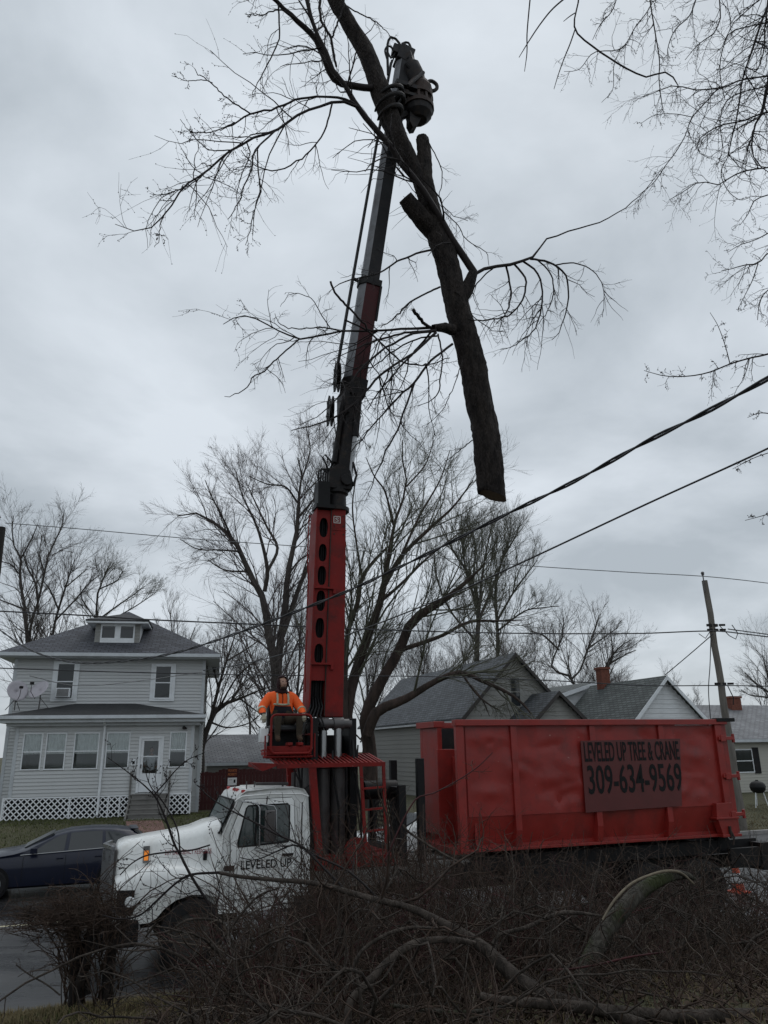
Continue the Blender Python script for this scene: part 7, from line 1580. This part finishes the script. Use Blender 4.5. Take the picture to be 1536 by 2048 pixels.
# ================================================================== NEAR TREE REACHING IN FROM THE RIGHT
OT = thing('overhanging_tree', 'near tree reaching in from beyond the right edge with fine budding twigs', 'tree', (9.6, 10.5, 0.3))
OO = np.array((9.6, 10.5, 0.3)); ro = np.random.default_rng(91)
limbs = [[(9.6, 10.5, .2, .34), (9.55, 10.5, 2.5, .30), (9.3, 10.5, 5.2, .26), (8.9, 10.4, 8.5, .20), (8.4, 10.3, 12.0, .15), (8.0, 10.2, 15.5, .09)],
 [(9.3, 10.5, 5.2, .17), (8.4, 10.2, 7.4, .11), (8.0, 10.0, 9.3, .07), (7.8, 9.9, 11.4, .05), (7.6, 9.8, 13.5, .03)], [(8.9, 10.4, 8.5, .14), (8.2, 10.1, 10.8, .09), (7.8, 9.9, 12.5, .06), (7.5, 9.7, 14.0, .04)]]
P0, R0 = stack(limbs, 16); V, F = tubes(P0, R0, 12); link('trunk', raw_mesh('trunk', V - OO, F, 'bark_log'), OT)
ol = [
 [(6.879, 9.800, 15.872, 0.0383), (6.549, 9.800, 15.095, 0.0292), (6.343, 9.800, 14.643, 0.0289), (6.115, 9.800, 14.085, 0.0245), (5.887, 9.800, 13.551, 0.0201), (5.751, 9.800, 13.029, 0.0175), (5.594, 9.800, 12.510, 0.0157), (5.438, 9.800, 12.043, 0.0132), (5.582, 9.800, 11.813, 0.0077)],
 [(5.883, 9.800, 13.531, 0.0185), (5.636, 9.748, 13.369, 0.0168), (5.410, 9.701, 13.265, 0.0159), (5.004, 9.616, 13.144, 0.0142), (4.646, 9.535, 13.156, 0.0125), (4.290, 9.456, 12.945, 0.0093), (4.039, 9.400, 12.795, 0.0061)],
 [(5.391, 9.600, 13.200, 0.0142), (4.981, 9.515, 12.690, 0.0131), (4.809, 9.479, 12.486, 0.0122), (4.627, 9.421, 12.076, 0.0113), (4.419, 9.366, 11.725, 0.0104), (4.221, 9.319, 11.452, 0.0096), (3.981, 9.257, 11.094, 0.0080), (3.709, 9.200, 10.834, 0.0054)],
 [(4.769, 9.400, 12.409, 0.0091), (4.519, 9.400, 12.470, 0.0084), (4.221, 9.400, 12.457, 0.0076), (3.966, 9.400, 12.293, 0.0045)],
 [(4.535, 9.600, 15.439, 0.0183), (4.501, 9.600, 15.002, 0.0164), (4.502, 9.600, 14.257, 0.0145), (4.502, 9.600, 13.721, 0.0135), (4.451, 9.600, 13.368, 0.0118), (4.437, 9.600, 12.991, 0.0102), (4.440, 9.600, 12.698, 0.0070)],
 [(4.525, 9.600, 14.926, 0.0139), (4.366, 9.566, 14.642, 0.0130), (4.179, 9.531, 14.372, 0.0129), (3.851, 9.462, 13.825, 0.0119), (3.402, 9.395, 13.688, 0.0102), (3.109, 9.336, 13.282, 0.0077), (2.872, 9.300, 13.218, 0.0050)],
 [(3.826, 9.400, 13.756, 0.0094), (3.714, 9.459, 13.501, 0.0086), (3.673, 9.544, 13.096, 0.0070), (3.498, 9.600, 12.911, 0.0051)],
 [(2.191, 6.200, 11.155, 0.0134), (2.150, 6.200, 10.873, 0.0133), (2.077, 6.200, 10.468, 0.0131), (2.270, 6.200, 10.202, 0.0142), (2.426, 6.200, 10.053, 0.0142), (2.548, 6.200, 9.945, 0.0141), (2.769, 6.200, 9.817, 0.0128), (2.884, 6.200, 9.880, 0.0128), (2.990, 6.200, 9.865, 0.0128), (3.057, 6.200, 9.708, 0.0076)],
 [(2.077, 6.200, 10.468, 0.0110), (1.992, 6.151, 10.219, 0.0103), (1.906, 6.105, 9.992, 0.0091), (1.811, 6.050, 9.721, 0.0075), (1.736, 6.000, 9.482, 0.0049)], [(2.096, 6.200, 10.694, 0.0090), (2.045, 6.250, 10.700, 0.0080), (1.997, 6.300, 10.697, 0.0053)],
 [(2.000, 6.000, 10.712, 0.0129), (1.804, 6.000, 10.513, 0.0112), (1.661, 6.000, 10.310, 0.0101), (1.534, 6.000, 10.096, 0.0086), (1.419, 6.000, 9.886, 0.0050)], [(1.613, 6.000, 10.844, 0.0129), (1.563, 6.000, 10.505, 0.0112), (1.519, 6.000, 10.175, 0.0101), (1.503, 6.000, 9.948, 0.0085), (1.462, 6.000, 9.707, 0.0050)],
 [(6.672, 9.900, 14.344, 0.0496), (6.342, 9.900, 13.534, 0.0406), (6.142, 9.900, 12.941, 0.0360), (6.002, 9.900, 12.716, 0.0239), (5.916, 9.900, 12.423, 0.0174), (5.868, 9.900, 12.163, 0.0157), (5.974, 9.900, 11.894, 0.0117), (6.122, 9.900, 11.749, 0.0078)],
 [(6.142, 9.900, 12.941, 0.0200), (5.803, 9.823, 12.734, 0.0174), (5.345, 9.718, 12.543, 0.0148), (5.099, 9.658, 12.356, 0.0132), (4.926, 9.612, 12.183, 0.0115), (4.853, 9.573, 11.979, 0.0099), (4.897, 9.534, 11.804, 0.0076), (4.985, 9.500, 11.716, 0.0053)],
 [(6.150, 9.900, 11.919, 0.0195), (6.062, 9.879, 11.874, 0.0179), (5.626, 9.774, 11.724, 0.0161), (5.347, 9.703, 11.548, 0.0145), (5.112, 9.641, 11.362, 0.0128), (4.818, 9.562, 11.363, 0.0112), (4.489, 9.471, 11.105, 0.0089), (4.233, 9.400, 10.910, 0.0055)],
 [(5.438, 9.800, 12.043, 0.0109), (5.276, 9.800, 11.725, 0.0100), (5.328, 9.800, 11.400, 0.0084), (5.491, 9.800, 11.214, 0.0068), (5.650, 9.800, 11.257, 0.0046)],
 [(6.579, 9.900, 14.886, 0.0168), (6.413, 9.933, 14.280, 0.0149), (6.253, 9.957, 13.887, 0.0140), (6.211, 9.960, 13.870, 0.0107), (5.995, 9.977, 14.019, 0.0083), (5.694, 10.000, 14.156, 0.0054)],
 [(5.881, 9.800, 15.442, 0.0168), (5.660, 9.728, 14.701, 0.0148), (5.470, 9.689, 14.340, 0.0130), (5.227, 9.654, 14.148, 0.0105), (4.910, 9.600, 13.733, 0.0072)], [(5.476, 9.800, 15.562, 0.0169), (5.159, 9.686, 14.770, 0.0140), (4.834, 9.610, 14.367, 0.0121), (4.625, 9.534, 13.869, 0.0095), (4.625, 9.500, 13.649, 0.0055)],
 [(4.086, 9.700, 15.465, 0.0142), (3.887, 9.658, 14.870, 0.0123), (3.639, 9.627, 14.517, 0.0098), (3.477, 9.600, 14.174, 0.0060)], [(5.978, 9.900, 14.681, 0.0142), (5.672, 9.836, 14.187, 0.0123), (5.518, 9.769, 13.597, 0.0105), (5.485, 9.700, 13.023, 0.0079)], [(6.032, 9.900, 13.418, 0.0138), (5.608, 9.846, 13.169, 0.0120), (5.405, 9.800, 12.729, 0.0103), (5.325, 9.734, 12.090, 0.0077), (5.189, 9.700, 11.779, 0.0054)],
 [(6.010, 9.900, 10.387, 0.0188), (5.777, 9.823, 10.283, 0.0164), (5.548, 9.732, 10.041, 0.0147), (5.300, 9.648, 9.961, 0.0124), (5.047, 9.560, 9.837, 0.0086), (4.877, 9.500, 9.774, 0.0054)], [(5.643, 9.900, 10.157, 0.0127), (5.460, 9.798, 9.807, 0.0110), (5.258, 9.699, 9.494, 0.0079), (5.061, 9.600, 9.189, 0.0050)], [(6.153, 9.900, 11.468, 0.0154), (5.967, 9.860, 11.346, 0.0138), (5.724, 9.809, 11.217, 0.0122), (5.533, 9.746, 10.899, 0.0098), (5.368, 9.700, 10.689, 0.0060)],
 [(6.077, 9.900, 10.785, 0.0152), (5.794, 9.843, 10.613, 0.0128), (5.609, 9.804, 10.499, 0.0105), (5.342, 9.750, 10.377, 0.0082), (5.112, 9.700, 10.215, 0.0051)], [(5.923, 9.900, 9.868, 0.0148), (5.700, 9.868, 9.680, 0.0125), (5.541, 9.841, 9.498, 0.0102), (5.429, 9.800, 9.143, 0.0065)],
 [(5.083, 8.600, 8.067, 0.0188), (4.803, 8.571, 7.930, 0.0171), (4.558, 8.547, 7.865, 0.0155), (4.285, 8.519, 7.773, 0.0135), (4.010, 8.490, 7.653, 0.0122), (3.747, 8.463, 7.590, 0.0103), (3.430, 8.429, 7.578, 0.0079), (3.174, 8.400, 7.641, 0.0048)], [(4.275, 8.500, 7.763, 0.0092), (4.252, 8.500, 8.025, 0.0074), (4.200, 8.500, 8.306, 0.0056), (4.131, 8.500, 8.485, 0.0041)],
 [(4.750, 8.500, 7.073, 0.0102), (4.507, 8.442, 7.077, 0.0084), (4.328, 8.400, 7.002, 0.0047)], [(4.520, 8.400, 5.850, 0.0097), (4.340, 8.400, 5.793, 0.0074), (4.102, 8.400, 5.732, 0.0043)], [(4.675, 8.500, 6.623, 0.0089), (4.388, 8.500, 6.532, 0.0071), (4.102, 8.500, 6.393, 0.0041)]]
ol = [([(7.9, 9.95, q[0][2] + .4, q[0][3] * 1.5)] + list(q)) if q[0][0] > 5.7 else q for q in ol]
P, Rr = stack(ol, 20); Rr *= .66
for k in range(len(P)):
    V, F = tubes(P[k:k + 1], Rr[k:k + 1], 6); link('branch', raw_mesh('branch', V - OO, F, 'twig_near'), OT)
far_ = np.r_[0:7, 12:len(ol)]
e1 = sprout(P[far_], Rr[far_], 0, 7, .10, .30, ro, tmin=.08, ang=(30, 80), upv=-.2, wig=.22, rmin=.0026, labs=8.5)
e2 = sprout(*e1, 5, 5, .2, .6, ro, tmin=.1, upv=-.12, wig=.26, rmin=.0021)
V, F = join([tubes(*e1, 4), tubes(*e2, 3)]); tag(link('twig', raw_mesh('twig', V - OO, F, 'twig_near'), OT), kind='stuff')
V, F = tubes(*buds(e2, ro, prob=.4, r=.0050), 4); tag(link('bud', raw_mesh('bud', V - OO, F, 'bud'), OT), kind='stuff')

# ================================================================== BRUSH BANK IN FRONT
rb = np.random.default_rng(123)
def ground_pts(n, u0, u1, v0, v1, xmin=-99.0):
    u = rb.uniform(u0, u1, n); v = rb.uniform(v0, v1, n); x = u * CA - v * SA; y = u * SA + v * CA
    q = np.stack([x, y, gz(x, y) - .03], 1)
    return q[q[:, 0] > xmin + rb.normal(size=len(q)) * .25]
def canes(base, h, K=9, lean=.6, r=(.004, .010), curl=.22, n=4):
    N_ = len(base); d = unit(rb.normal(size=(N_, 3)) * np.array([lean, lean, 0]) + np.array([0, 0, 1.])); Q = np.empty((N_, K, 3)); Q[:, 0] = base
    L0 = rb.uniform(.6, 1.25, N_) * h; st = (L0 / (K - 1))[:, None]; side_ = unit(rb.normal(size=(N_, 3)) * np.array([1, 1, .1]))
    for q in range(1, K):
        Q[:, q] = Q[:, q - 1] + d * st; d = unit(d + side_ * curl * (q / K) + np.array([0, 0, -.12 * q / K]) + rb.normal(size=(N_, 3)) * .17)
    Rq = rb.uniform(r[0], r[1], N_)[:, None] * np.linspace(1, .4, K)[None]; return Q, Rq
# envelope: tall in the middle and right, fading towards the left bank; world X against height
def env(p):
    u, v = uv_of(p[:, 0], p[:, 1]); return np.interp(p[:, 0], [-2.6, -2.0, -1.4, 0, 1.2, 2.5, 5, 8], [.2, .75, 1.5, 1.6, 1.4, 1.2, 1.05, .95]) * np.interp(v, [4.5, 7, 9, 11, 12.5], [.22, .45, .95, 1.12, 1.05])
B = np.concatenate([ground_pts(1600, 0, 10.5, 5.5, 12.2, -1.9), ground_pts(500, 1.2, 6.5, 9.6, 12.3, -2.2)]); k1 = canes(B, env(B) * 1.22, r=(.004, .013), n=4)
t1 = sprout(*k1, 5, 5, .22, .55, rb, tmin=.15, ang=(25, 80), upv=.0, wig=.24, rmin=.0028)
keep = rb.random(len(t1[0])) < .9; t1 = (t1[0][keep], t1[1][keep]); t2 = sprout(*t1, 1, 4, .25, .6, rb, tmin=.2, wig=.3, rmin=.0022, upv=.02)
V, F = join([tubes(*k1, 4), tubes(*t1, 3), tubes(*t2, 3)])
tag(link('brush', raw_mesh('brush', V, F, 'bramble')), 'dense tangle of dark leafless brush along the near bank', kind='stuff')
B = ground_pts(260, 0.5, 10.0, 6.0, 11.6, -1.9); k1 = canes(B, np.full(len(B), 2.4), K=14, lean=1.5, r=(.007, .017), curl=.34); k1[0][:, :, 2] = np.minimum(k1[0][:, :, 2], (B[:, 2] + env(B) * 1.05)[:, None] + .12 * np.sin(np.arange(14))[None]); t1 = sprout(*k1, 7, 7, .14, .38, rb, tmin=.2, ang=(25, 70), upv=.1, wig=.2, rmin=.004)
V, F = join([tubes(*k1, 6), tubes(*t1, 4)]); tag(link('arching_sticks', raw_mesh('arching_sticks', V, F, 'bark_brush')), 'coarse arching sticks tangled through the brush', kind='stuff')
B = ground_pts(330, 0, 10.0, 5.5, 11.8, -2.3); k1 = canes(B, env(B) * 1.1, K=11, lean=1.3, r=(.005, .011), curl=.3); t1 = sprout(*k1, 4, 6, .2, .5, rb, tmin=.25, ang=(25, 70), upv=.0, wig=.2, rmin=.0034)
V, F = join([tubes(*k1, 5), tubes(*t1, 4)]); tag(link('pale_canes', raw_mesh('pale_canes', V, F, 'pale_cane')), 'paler weathered canes arching through the dark brush', kind='stuff')
B = ground_pts(330, 0, 10.0, 7.5, 12.4, -2.4); k1 = canes(B, env(B) * 1.05, lean=.8, r=(.004, .008)); t1 = sprout(*k1, 5, 5, .2, .5, rb, tmin=.2, ang=(25, 70), upv=.05, wig=.2, rmin=.0026)
V, F = join([tubes(*k1, 4), tubes(*t1, 3)]); tag(link('red_brambles', raw_mesh('red_brambles', V, F, 'bramble_red')), 'reddish bramble stems threaded through the dark brush', kind='stuff')
# low scrub and lying sticks under it
B = ground_pts(3600, -4.5, 11, 4.2, 12.2, -1.9); k1 = canes(B, np.full(len(B), .55), K=6, lean=3.2, r=(.004, .012), curl=.3)
V, F = tubes(*k1, 4); tag(link('fallen_sticks', raw_mesh('fallen_sticks', V, F, 'bramble')), 'litter of lying sticks under the brush', kind='stuff')
n = 26000; B = ground_pts(n, -4.5, 11, 4.0, 12.4); n = len(B); B = B + np.array([0, 0, .045]); s_ = rb.uniform(.02, .055, (n, 1)); u_ = unit(rb.normal(size=(n, 3)) * np.array([1, 1, .5])) * s_; v_ = unit(np.cross(u_, rb.normal(size=(n, 3)) * .4 + np.array([0, 0, 1]))) * s_ * .6
V = np.stack([B - u_, B + v_ + np.array([0, 0, .01]), B + u_, B - v_], 1).reshape(-1, 3); tag(link('dead_leaves', raw_mesh('dead_leaves', V, np.arange(n * 4).reshape(-1, 4), 'litter', smooth=False)), 'brown dead leaves lying on the near bank', kind='stuff')
# dry grass on the bank
def grass(name, label, n, box, hgt, mat, wid=.006):
    B = ground_pts(n, *box); n = len(B); h = rb.uniform(.5, 1.2, n) * hgt; a = rb.uniform(0, 6.28, n); ln = rb.uniform(.1, .9, n)[:, None]
    d = np.stack([np.cos(a), np.sin(a), 0 * a], 1); w = np.stack([-np.sin(a), np.cos(a), 0 * a], 1) * wid; up_ = np.array([0, 0, 1.])
    m_ = B + up_ * (h * .6)[:, None] + d * (h[:, None] * ln * .25); t_ = B + up_ * (h * .95)[:, None] * (1 - .3 * ln) + d * (h[:, None] * ln * .8)
    V = np.stack([B - w, B + w, m_ + w * .7, m_ - w * .7, t_ + w * .15, t_ - w * .15], 1).reshape(-1, 3); i = np.arange(n)[:, None] * 6
    F = np.concatenate([i + np.array([[0, 1, 2, 3]]), i + np.array([[3, 2, 4, 5]])]); return tag(link(name, raw_mesh(name, V, F, mat, smooth=False)), label, kind='stuff')
grass('dry_grass', 'straw coloured dry grass on the near bank below the truck', 30000, (-3.2, 5.0, 9.6, 12.7), .15, 'straw', .005)
grass('bank_grass', 'sparse dry grass under the brush', 16000, (-1, 10, 4.5, 10.5), .13, 'straw', .004)
grass('green_grass', 'thin green grass mixed into the dry bank', 12000, (-3.2, 5.0, 9.6, 12.6), .12, 'grassgreen', .005)
grass('lawn', 'patchy short lawn in front of the grey house', 26000, (-7.5, 6.5, 25.3, 34.5), .10, 'grassgreen', .012)
grass('pale_lawn', 'pale winter grass beside the utility pole', 12000, (17, 38, 25.3, 29.5), .10, 'straw', .014)

# individual branches lying and arching in the brush
def branch(label, pts, mat='bark_brush', n=9, twigs=0, name='branch', rough=.07, tmin=.2, tl=(.12, .3), group=None, budded=False, cat='branch'):
    rg = np.random.default_rng(abs(hash(label)) % 10000 if False else sum(map(ord, label)))
    off = np.array(pts[0][:3]); t = thing(name, label, cat, tuple(off), 0, group)
    K = 26; V, F = bark_tube(pts, K, n, rg, rough)
    link('wood', raw_mesh('wood', V.reshape(-1, 3) - off, F, mat), t)
    for ring in (V[0], V[-1]):
        if np.linalg.norm(ring - ring.mean(0), axis=1).mean() > .018: end_cap(ring, off, 'cut_end', t, mat)
    if twigs:
        q = resample(pts, 16); c1 = sprout(q[None, :, :3], q[None, :, 3], twigs, 7, *tl, rg, tmin=tmin, ang=(25, 70), upv=.12, wig=.2, rmin=.003)
        c2 = sprout(*c1, 3, 5, .25, .55, rg, tmin=.15, upv=.08, wig=.22, rmin=.0026)
        V, F = join([tubes(*c1, 5), tubes(*c2, 4)] + ([tubes(*buds(c2, rg, prob=.5, r=.0075), 4)] if budded else [])); tag(link('twig', raw_mesh('twig', V - off, F, 'twig_near' if budded else 'bramble'), t), kind='stuff')
    return t
branch('thick mossy bark covered limb arching up in front of the container', [(1.489, 7.700, 0.960, 0.0823), (1.619, 7.833, 1.157, 0.0802), (1.801, 7.980, 1.380, 0.0780), (1.979, 8.107, 1.580, 0.0776), (2.195, 8.225, 1.750, 0.0746), (2.456, 8.351, 1.923, 0.0689), (2.709, 8.452, 2.021, 0.0575), (2.875, 8.513, 2.051, 0.0505), (3.007, 8.560, 2.043, 0.0330), (3.108, 8.600, 1.999, 0.0153)], 'bark_moss', 26, 4, name='mossy_limb', cat='limb')
branch('pale split strip curving along the top of the mossy limb', [(1.981, 8.000, 1.753, 0.0093), (2.133, 8.105, 1.894, 0.0119), (2.343, 8.219, 2.021, 0.0121), (2.568, 8.319, 2.083, 0.0123), (2.773, 8.404, 2.105, 0.0150), (2.927, 8.469, 2.075, 0.0126), (3.073, 8.550, 1.960, 0.0076)], 'split_wood', 6)
branch('long dark bough running from the white door down to the bottom log', [(-1.914, 9.400, 2.020, 0.0168), (-1.660, 9.273, 1.994, 0.0193), (-1.221, 9.048, 1.985, 0.0215), (-0.754, 8.795, 1.983, 0.0260), (-0.215, 8.473, 1.892, 0.0275), (0.200, 8.209, 1.842, 0.0313), (0.477, 8.002, 1.749, 0.0397), (0.788, 7.746, 1.628, 0.0471), (1.020, 7.486, 1.459, 0.0580), (1.132, 7.363, 1.394, 0.0547), (1.315, 7.186, 1.351, 0.0491), (1.623, 6.886, 1.332, 0.0429), (1.881, 6.600, 1.318, 0.0372)], 'bark_brush', 12, 14, name='bough', cat='branch')
branch('pale smooth log lying along the bottom right edge', [(0.694, 6.900, 1.443, 0.0275), (0.848, 6.886, 1.414, 0.0313), (1.383, 6.840, 1.382, 0.0388), (1.772, 6.805, 1.346, 0.0424), (2.161, 6.770, 1.320, 0.0497), (2.534, 6.737, 1.321, 0.0533), (2.936, 6.700, 1.333, 0.0586)], 'bark_brush', 14, 3, name='log', cat='log')
branch('grey arched branch rising from the bottom centre and bending right', [(-0.366, 6.900, 1.176, 0.0310), (-0.345, 6.948, 1.259, 0.0294), (-0.333, 7.015, 1.381, 0.0299), (-0.186, 7.104, 1.497, 0.0305), (-0.017, 7.202, 1.630, 0.0291), (0.171, 7.289, 1.724, 0.0296), (0.361, 7.363, 1.743, 0.0278), (0.555, 7.434, 1.725, 0.0259), (0.732, 7.500, 1.686, 0.0174)], 'bark_brush', 12, 6)
branch('slim bent branch just outside the grey arch', [(-0.464, 7.200, 1.172, 0.0142), (-0.388, 7.316, 1.372, 0.0146), (-0.279, 7.450, 1.615, 0.0151), (-0.107, 7.540, 1.724, 0.0153), (0.133, 7.638, 1.780, 0.0156), (0.396, 7.737, 1.756, 0.0135), (0.562, 7.800, 1.705, 0.0091)], 'bark_brush', 8, 4)
branch('slim curved branch in the brush below the container middle', [(0.919, 7.800, 1.611, 0.0158), (0.997, 7.841, 1.678, 0.0160), (1.252, 7.933, 1.714, 0.0185), (1.576, 8.051, 1.804, 0.0189), (1.668, 8.082, 1.806, 0.0189), (1.856, 8.145, 1.783, 0.0143), (2.020, 8.200, 1.749, 0.0096)], 'bark_brush', 8, 4)
branch('long thin branch crossing below the white bonnet', [(-2.354, 8.400, 1.606, 0.0098), (-2.174, 8.453, 1.628, 0.0123), (-2.016, 8.508, 1.713, 0.0124), (-1.708, 8.594, 1.679, 0.0126), (-1.635, 8.625, 1.586, 0.0126), (-1.547, 8.691, 1.360, 0.0126), (-1.464, 8.753, 1.148, 0.0126), (-1.532, 8.818, 0.921, 0.0100), (-1.426, 8.900, 0.638, 0.0100)], 'bark_brush', 7, 4)
branch('straight thin branch slanting up from the left grass', [(-2.795, 9.000, 1.005, 0.0077), (-2.374, 9.047, 1.125, 0.0104), (-2.092, 9.079, 1.233, 0.0115), (-1.822, 9.112, 1.377, 0.0122), (-1.587, 9.152, 1.657, 0.0123), (-1.419, 9.177, 1.816, 0.0108), (-1.196, 9.200, 1.888, 0.0082)], 'bark_brush', 6, 4)
branch('upright budding sapling in front of the white bonnet', [(-1.673, 9.300, 1.124, 0.0161), (-1.898, 9.235, 1.622, 0.0149), (-2.179, 9.177, 2.040, 0.0142), (-2.283, 9.153, 2.225, 0.0137), (-2.358, 9.137, 2.344, 0.0126), (-2.436, 9.112, 2.546, 0.0116), (-2.520, 9.089, 2.730, 0.0100), (-2.602, 9.072, 2.862, 0.0083), (-2.819, 9.041, 3.050, 0.0061), (-3.130, 9.000, 3.267, 0.0042)], 'twig_near', 7, 9, name='sapling', cat='sapling', tl=(.10, .26), budded=True)
branch('forked budding twig right of the sapling over the bonnet', [(-2.161, 9.100, 2.050, 0.0108), (-2.266, 9.083, 2.233, 0.0092), (-2.315, 9.061, 2.498, 0.0082), (-2.464, 9.038, 2.758, 0.0072), (-2.639, 9.017, 2.969, 0.0055), (-2.716, 9.000, 3.181, 0.0036)], 'twig_near', 6, 7, budded=True, tl=(.15, .35))
branch('budding twig crossing the grey porch towards the fence', [(-2.610, 9.100, 2.861, 0.0084), (-2.479, 9.130, 3.015, 0.0079), (-2.395, 9.149, 3.120, 0.0068), (-2.277, 9.172, 3.226, 0.0057), (-2.089, 9.200, 3.304, 0.0040)], 'twig_near', 6, 6, budded=True, tl=(.15, .35))
branch('low budding branch reaching left from the bonnet sapling', [(-1.873, 9.200, 2.047, 0.0137), (-2.189, 9.222, 2.024, 0.0126), (-2.352, 9.235, 1.934, 0.0120), (-2.537, 9.253, 1.775, 0.0115), (-2.722, 9.271, 1.627, 0.0098), (-2.941, 9.286, 1.588, 0.0082), (-3.140, 9.300, 1.627, 0.0055)], 'twig_near', 7, 8, budded=True, tl=(.12, .3))
branch('arched budding twig across the white wing', [(-1.938, 9.000, 2.348, 0.0081), (-2.129, 9.019, 2.299, 0.0092), (-2.433, 9.047, 2.275, 0.0092), (-2.653, 9.068, 2.241, 0.0087), (-2.804, 9.084, 2.161, 0.0071), (-2.919, 9.100, 2.051, 0.0054)], 'twig_near', 6, 6, budded=True, tl=(.15, .35))
branch('slender budding branch across the truck window', [(-0.415, 8.800, 1.868, 0.0130), (-0.739, 8.913, 2.153, 0.0122), (-0.963, 8.986, 2.335, 0.0113), (-1.234, 9.055, 2.442, 0.0104), (-1.420, 9.103, 2.532, 0.0094), (-1.714, 9.177, 2.660, 0.0084), (-2.018, 9.254, 2.817, 0.0068), (-2.178, 9.300, 2.951, 0.0046)], 'twig_near', 6, 10, budded=True, tl=(.14, .32))
branch('slender budding branch over the door lettering', [(-0.106, 8.900, 1.800, 0.0118), (-0.422, 8.951, 2.061, 0.0112), (-0.746, 8.993, 2.207, 0.0102), (-1.022, 9.028, 2.331, 0.0092), (-1.186, 9.047, 2.282, 0.0081), (-1.459, 9.081, 2.182, 0.0065), (-1.626, 9.100, 2.207, 0.0044)], 'twig_near', 6, 10, budded=True, tl=(.14, .32))
branch('thin reddish twig crossing the front of the container', [(-0.044, 8.200, 2.272, 0.0073), (0.267, 8.284, 2.813, 0.0076), (0.473, 8.311, 2.880, 0.0071), (0.763, 8.351, 3.019, 0.0062), (0.952, 8.378, 3.138, 0.0052), (1.091, 8.400, 3.259, 0.0034)], 'bramble_red', 6, 5, tl=(.12, .25))
branch('slanting branch behind the stake posts across the deck', [(0.773, 8.600, 2.163, 0.0102), (0.578, 8.690, 2.249, 0.0114), (0.378, 8.784, 2.357, 0.0121), (0.198, 8.870, 2.469, 0.0118), (0.151, 8.900, 2.527, 0.0134)], 'bark_brush', 6, 3)
branch('thin reddish branch low in the brush at the right', [(1.320, 7.600, 1.446, 0.0087), (1.575, 7.667, 1.434, 0.0088), (1.860, 7.740, 1.452, 0.0089), (2.153, 7.815, 1.486, 0.0090), (2.500, 7.900, 1.502, 0.0068)], 'bramble_red', 6, 3)
branch('thin straight stick standing up against the container bottom', [(1.765, 8.300, 1.419, 0.0072), (1.955, 8.413, 1.719, 0.0074), (2.079, 8.514, 2.017, 0.0066), (2.184, 8.600, 2.284, 0.0051)], 'bark_brush', 6, 2)
branch('hooked pale twig beside the ladder', [(0.109, 9.000, 1.973, 0.0080), (0.060, 9.079, 2.160, 0.0081), (0.036, 9.137, 2.304, 0.0082), (0.065, 9.162, 2.362, 0.0083), (0.175, 9.200, 2.346, 0.0066)], 'bark_brush', 6, 2)
branch('bent branch running along the bottom of the brush', [(-1.033, 6.900, 1.405, 0.0118), (-0.817, 7.074, 1.336, 0.0141), (-0.552, 7.282, 1.213, 0.0144), (-0.393, 7.400, 1.148, 0.0105)], 'bark_brush', 8, 3)
branch('long thin branch along the bottom centre', [(-0.013, 6.800, 1.419, 0.0135), (0.219, 6.852, 1.374, 0.0155), (0.455, 6.904, 1.336, 0.0156), (0.695, 6.956, 1.324, 0.0158), (0.899, 7.000, 1.344, 0.0119)], 'bark_moss', 8, 3)
branch('thin pale sticks fork at the lower right of the brush', [(0.972, 7.000, 1.246, 0.0079), (1.318, 7.149, 1.483, 0.0082), (1.717, 7.286, 1.646, 0.0076), (2.022, 7.407, 1.408, 0.0064), (2.331, 7.523, 1.186, 0.0064), (2.508, 7.600, 1.013, 0.0064)], 'bark_brush', 6, 2)

# stump wrapped in vines at the left
sp_ = S(-0.2, 10.35); sz = float(gz(sp_.x, sp_.y))
SX = np.array([(-3.657, 10.200, 0.630, 0.0233)][0][:3]); SX[2] = float(gz(SX[0], SX[1])) - .05
ST = thing('vine_covered_stump', 'short forked stump smothered in leafless vines left of the truck bumper', 'stump', tuple(SX)); rs_ = np.random.default_rng(8)
sl = [[(0, 0, 0, .15), (-.03, .0, .4, .12), (-.10, .03, .75, .11), (-.18, .02, 1.05, .09)], [(.34, .05, 0, .12), (.33, .03, .35, .10), (.36, .0, .7, .09), (.44, .05, 1.0, .07)], [(-.05, -.05, .1, .08), (.08, -.09, .5, .07), (.10, -.05, .85, .06), (.02, .05, 1.15, .05)], [(.1, .05, .2, .08), (-.02, .1, .6, .07), (.15, .1, 1.1, .06)]]
sl = [[(x, y, z, r * .62) for x, y, z, r in q] for q in sl]
for q_ in sl: limb_mesh([q_], 16, 12, rs_, 'bark_log', np.zeros(3), 'stem', ST, .16)
n = 110; a = rs_.uniform(0, 6.28, n); base = np.stack([.13 * np.cos(a) + rs_.choice([-.03, .34], n), .14 * np.sin(a), rs_.uniform(0, 1.0, n)], 1); rb = rs_
k1 = canes(base, np.full(n, 1.0), K=10, lean=.45, r=(.004, .012), curl=.5)
n2 = 430; cc = rs_.normal(size=(n2, 3)) * np.array([.30, .22, .085]) + np.array([-.16, 0, 1.0]); k2 = canes(cc, np.full(n2, .5), K=9, lean=2.6, r=(.002, .007), curl=1.5)
t1 = sprout(*k2, 4, 5, .25, .5, rs_, tmin=.1, wig=.3, rmin=.0026)
t0_ = sprout(*k1, 4, 5, .15, .4, rs_, tmin=.3, wig=.3, rmin=.0026)
V, F = join([tubes(*k1, 5), tubes(*k2, 4), tubes(*t1, 3), tubes(*t0_, 3)])
link('vine', raw_mesh('vine', V, F, 'bramble'), ST)['kind'] = 'stuff'
branch('lone thin twig at the far left lower edge', [(-3.634, 9.600, 0.789, 0.0082), (-3.806, 9.660, 0.873, 0.0083), (-4.043, 9.736, 0.955, 0.0073), (-4.240, 9.800, 1.042, 0.0057)], 'bark_brush', 6, 4)
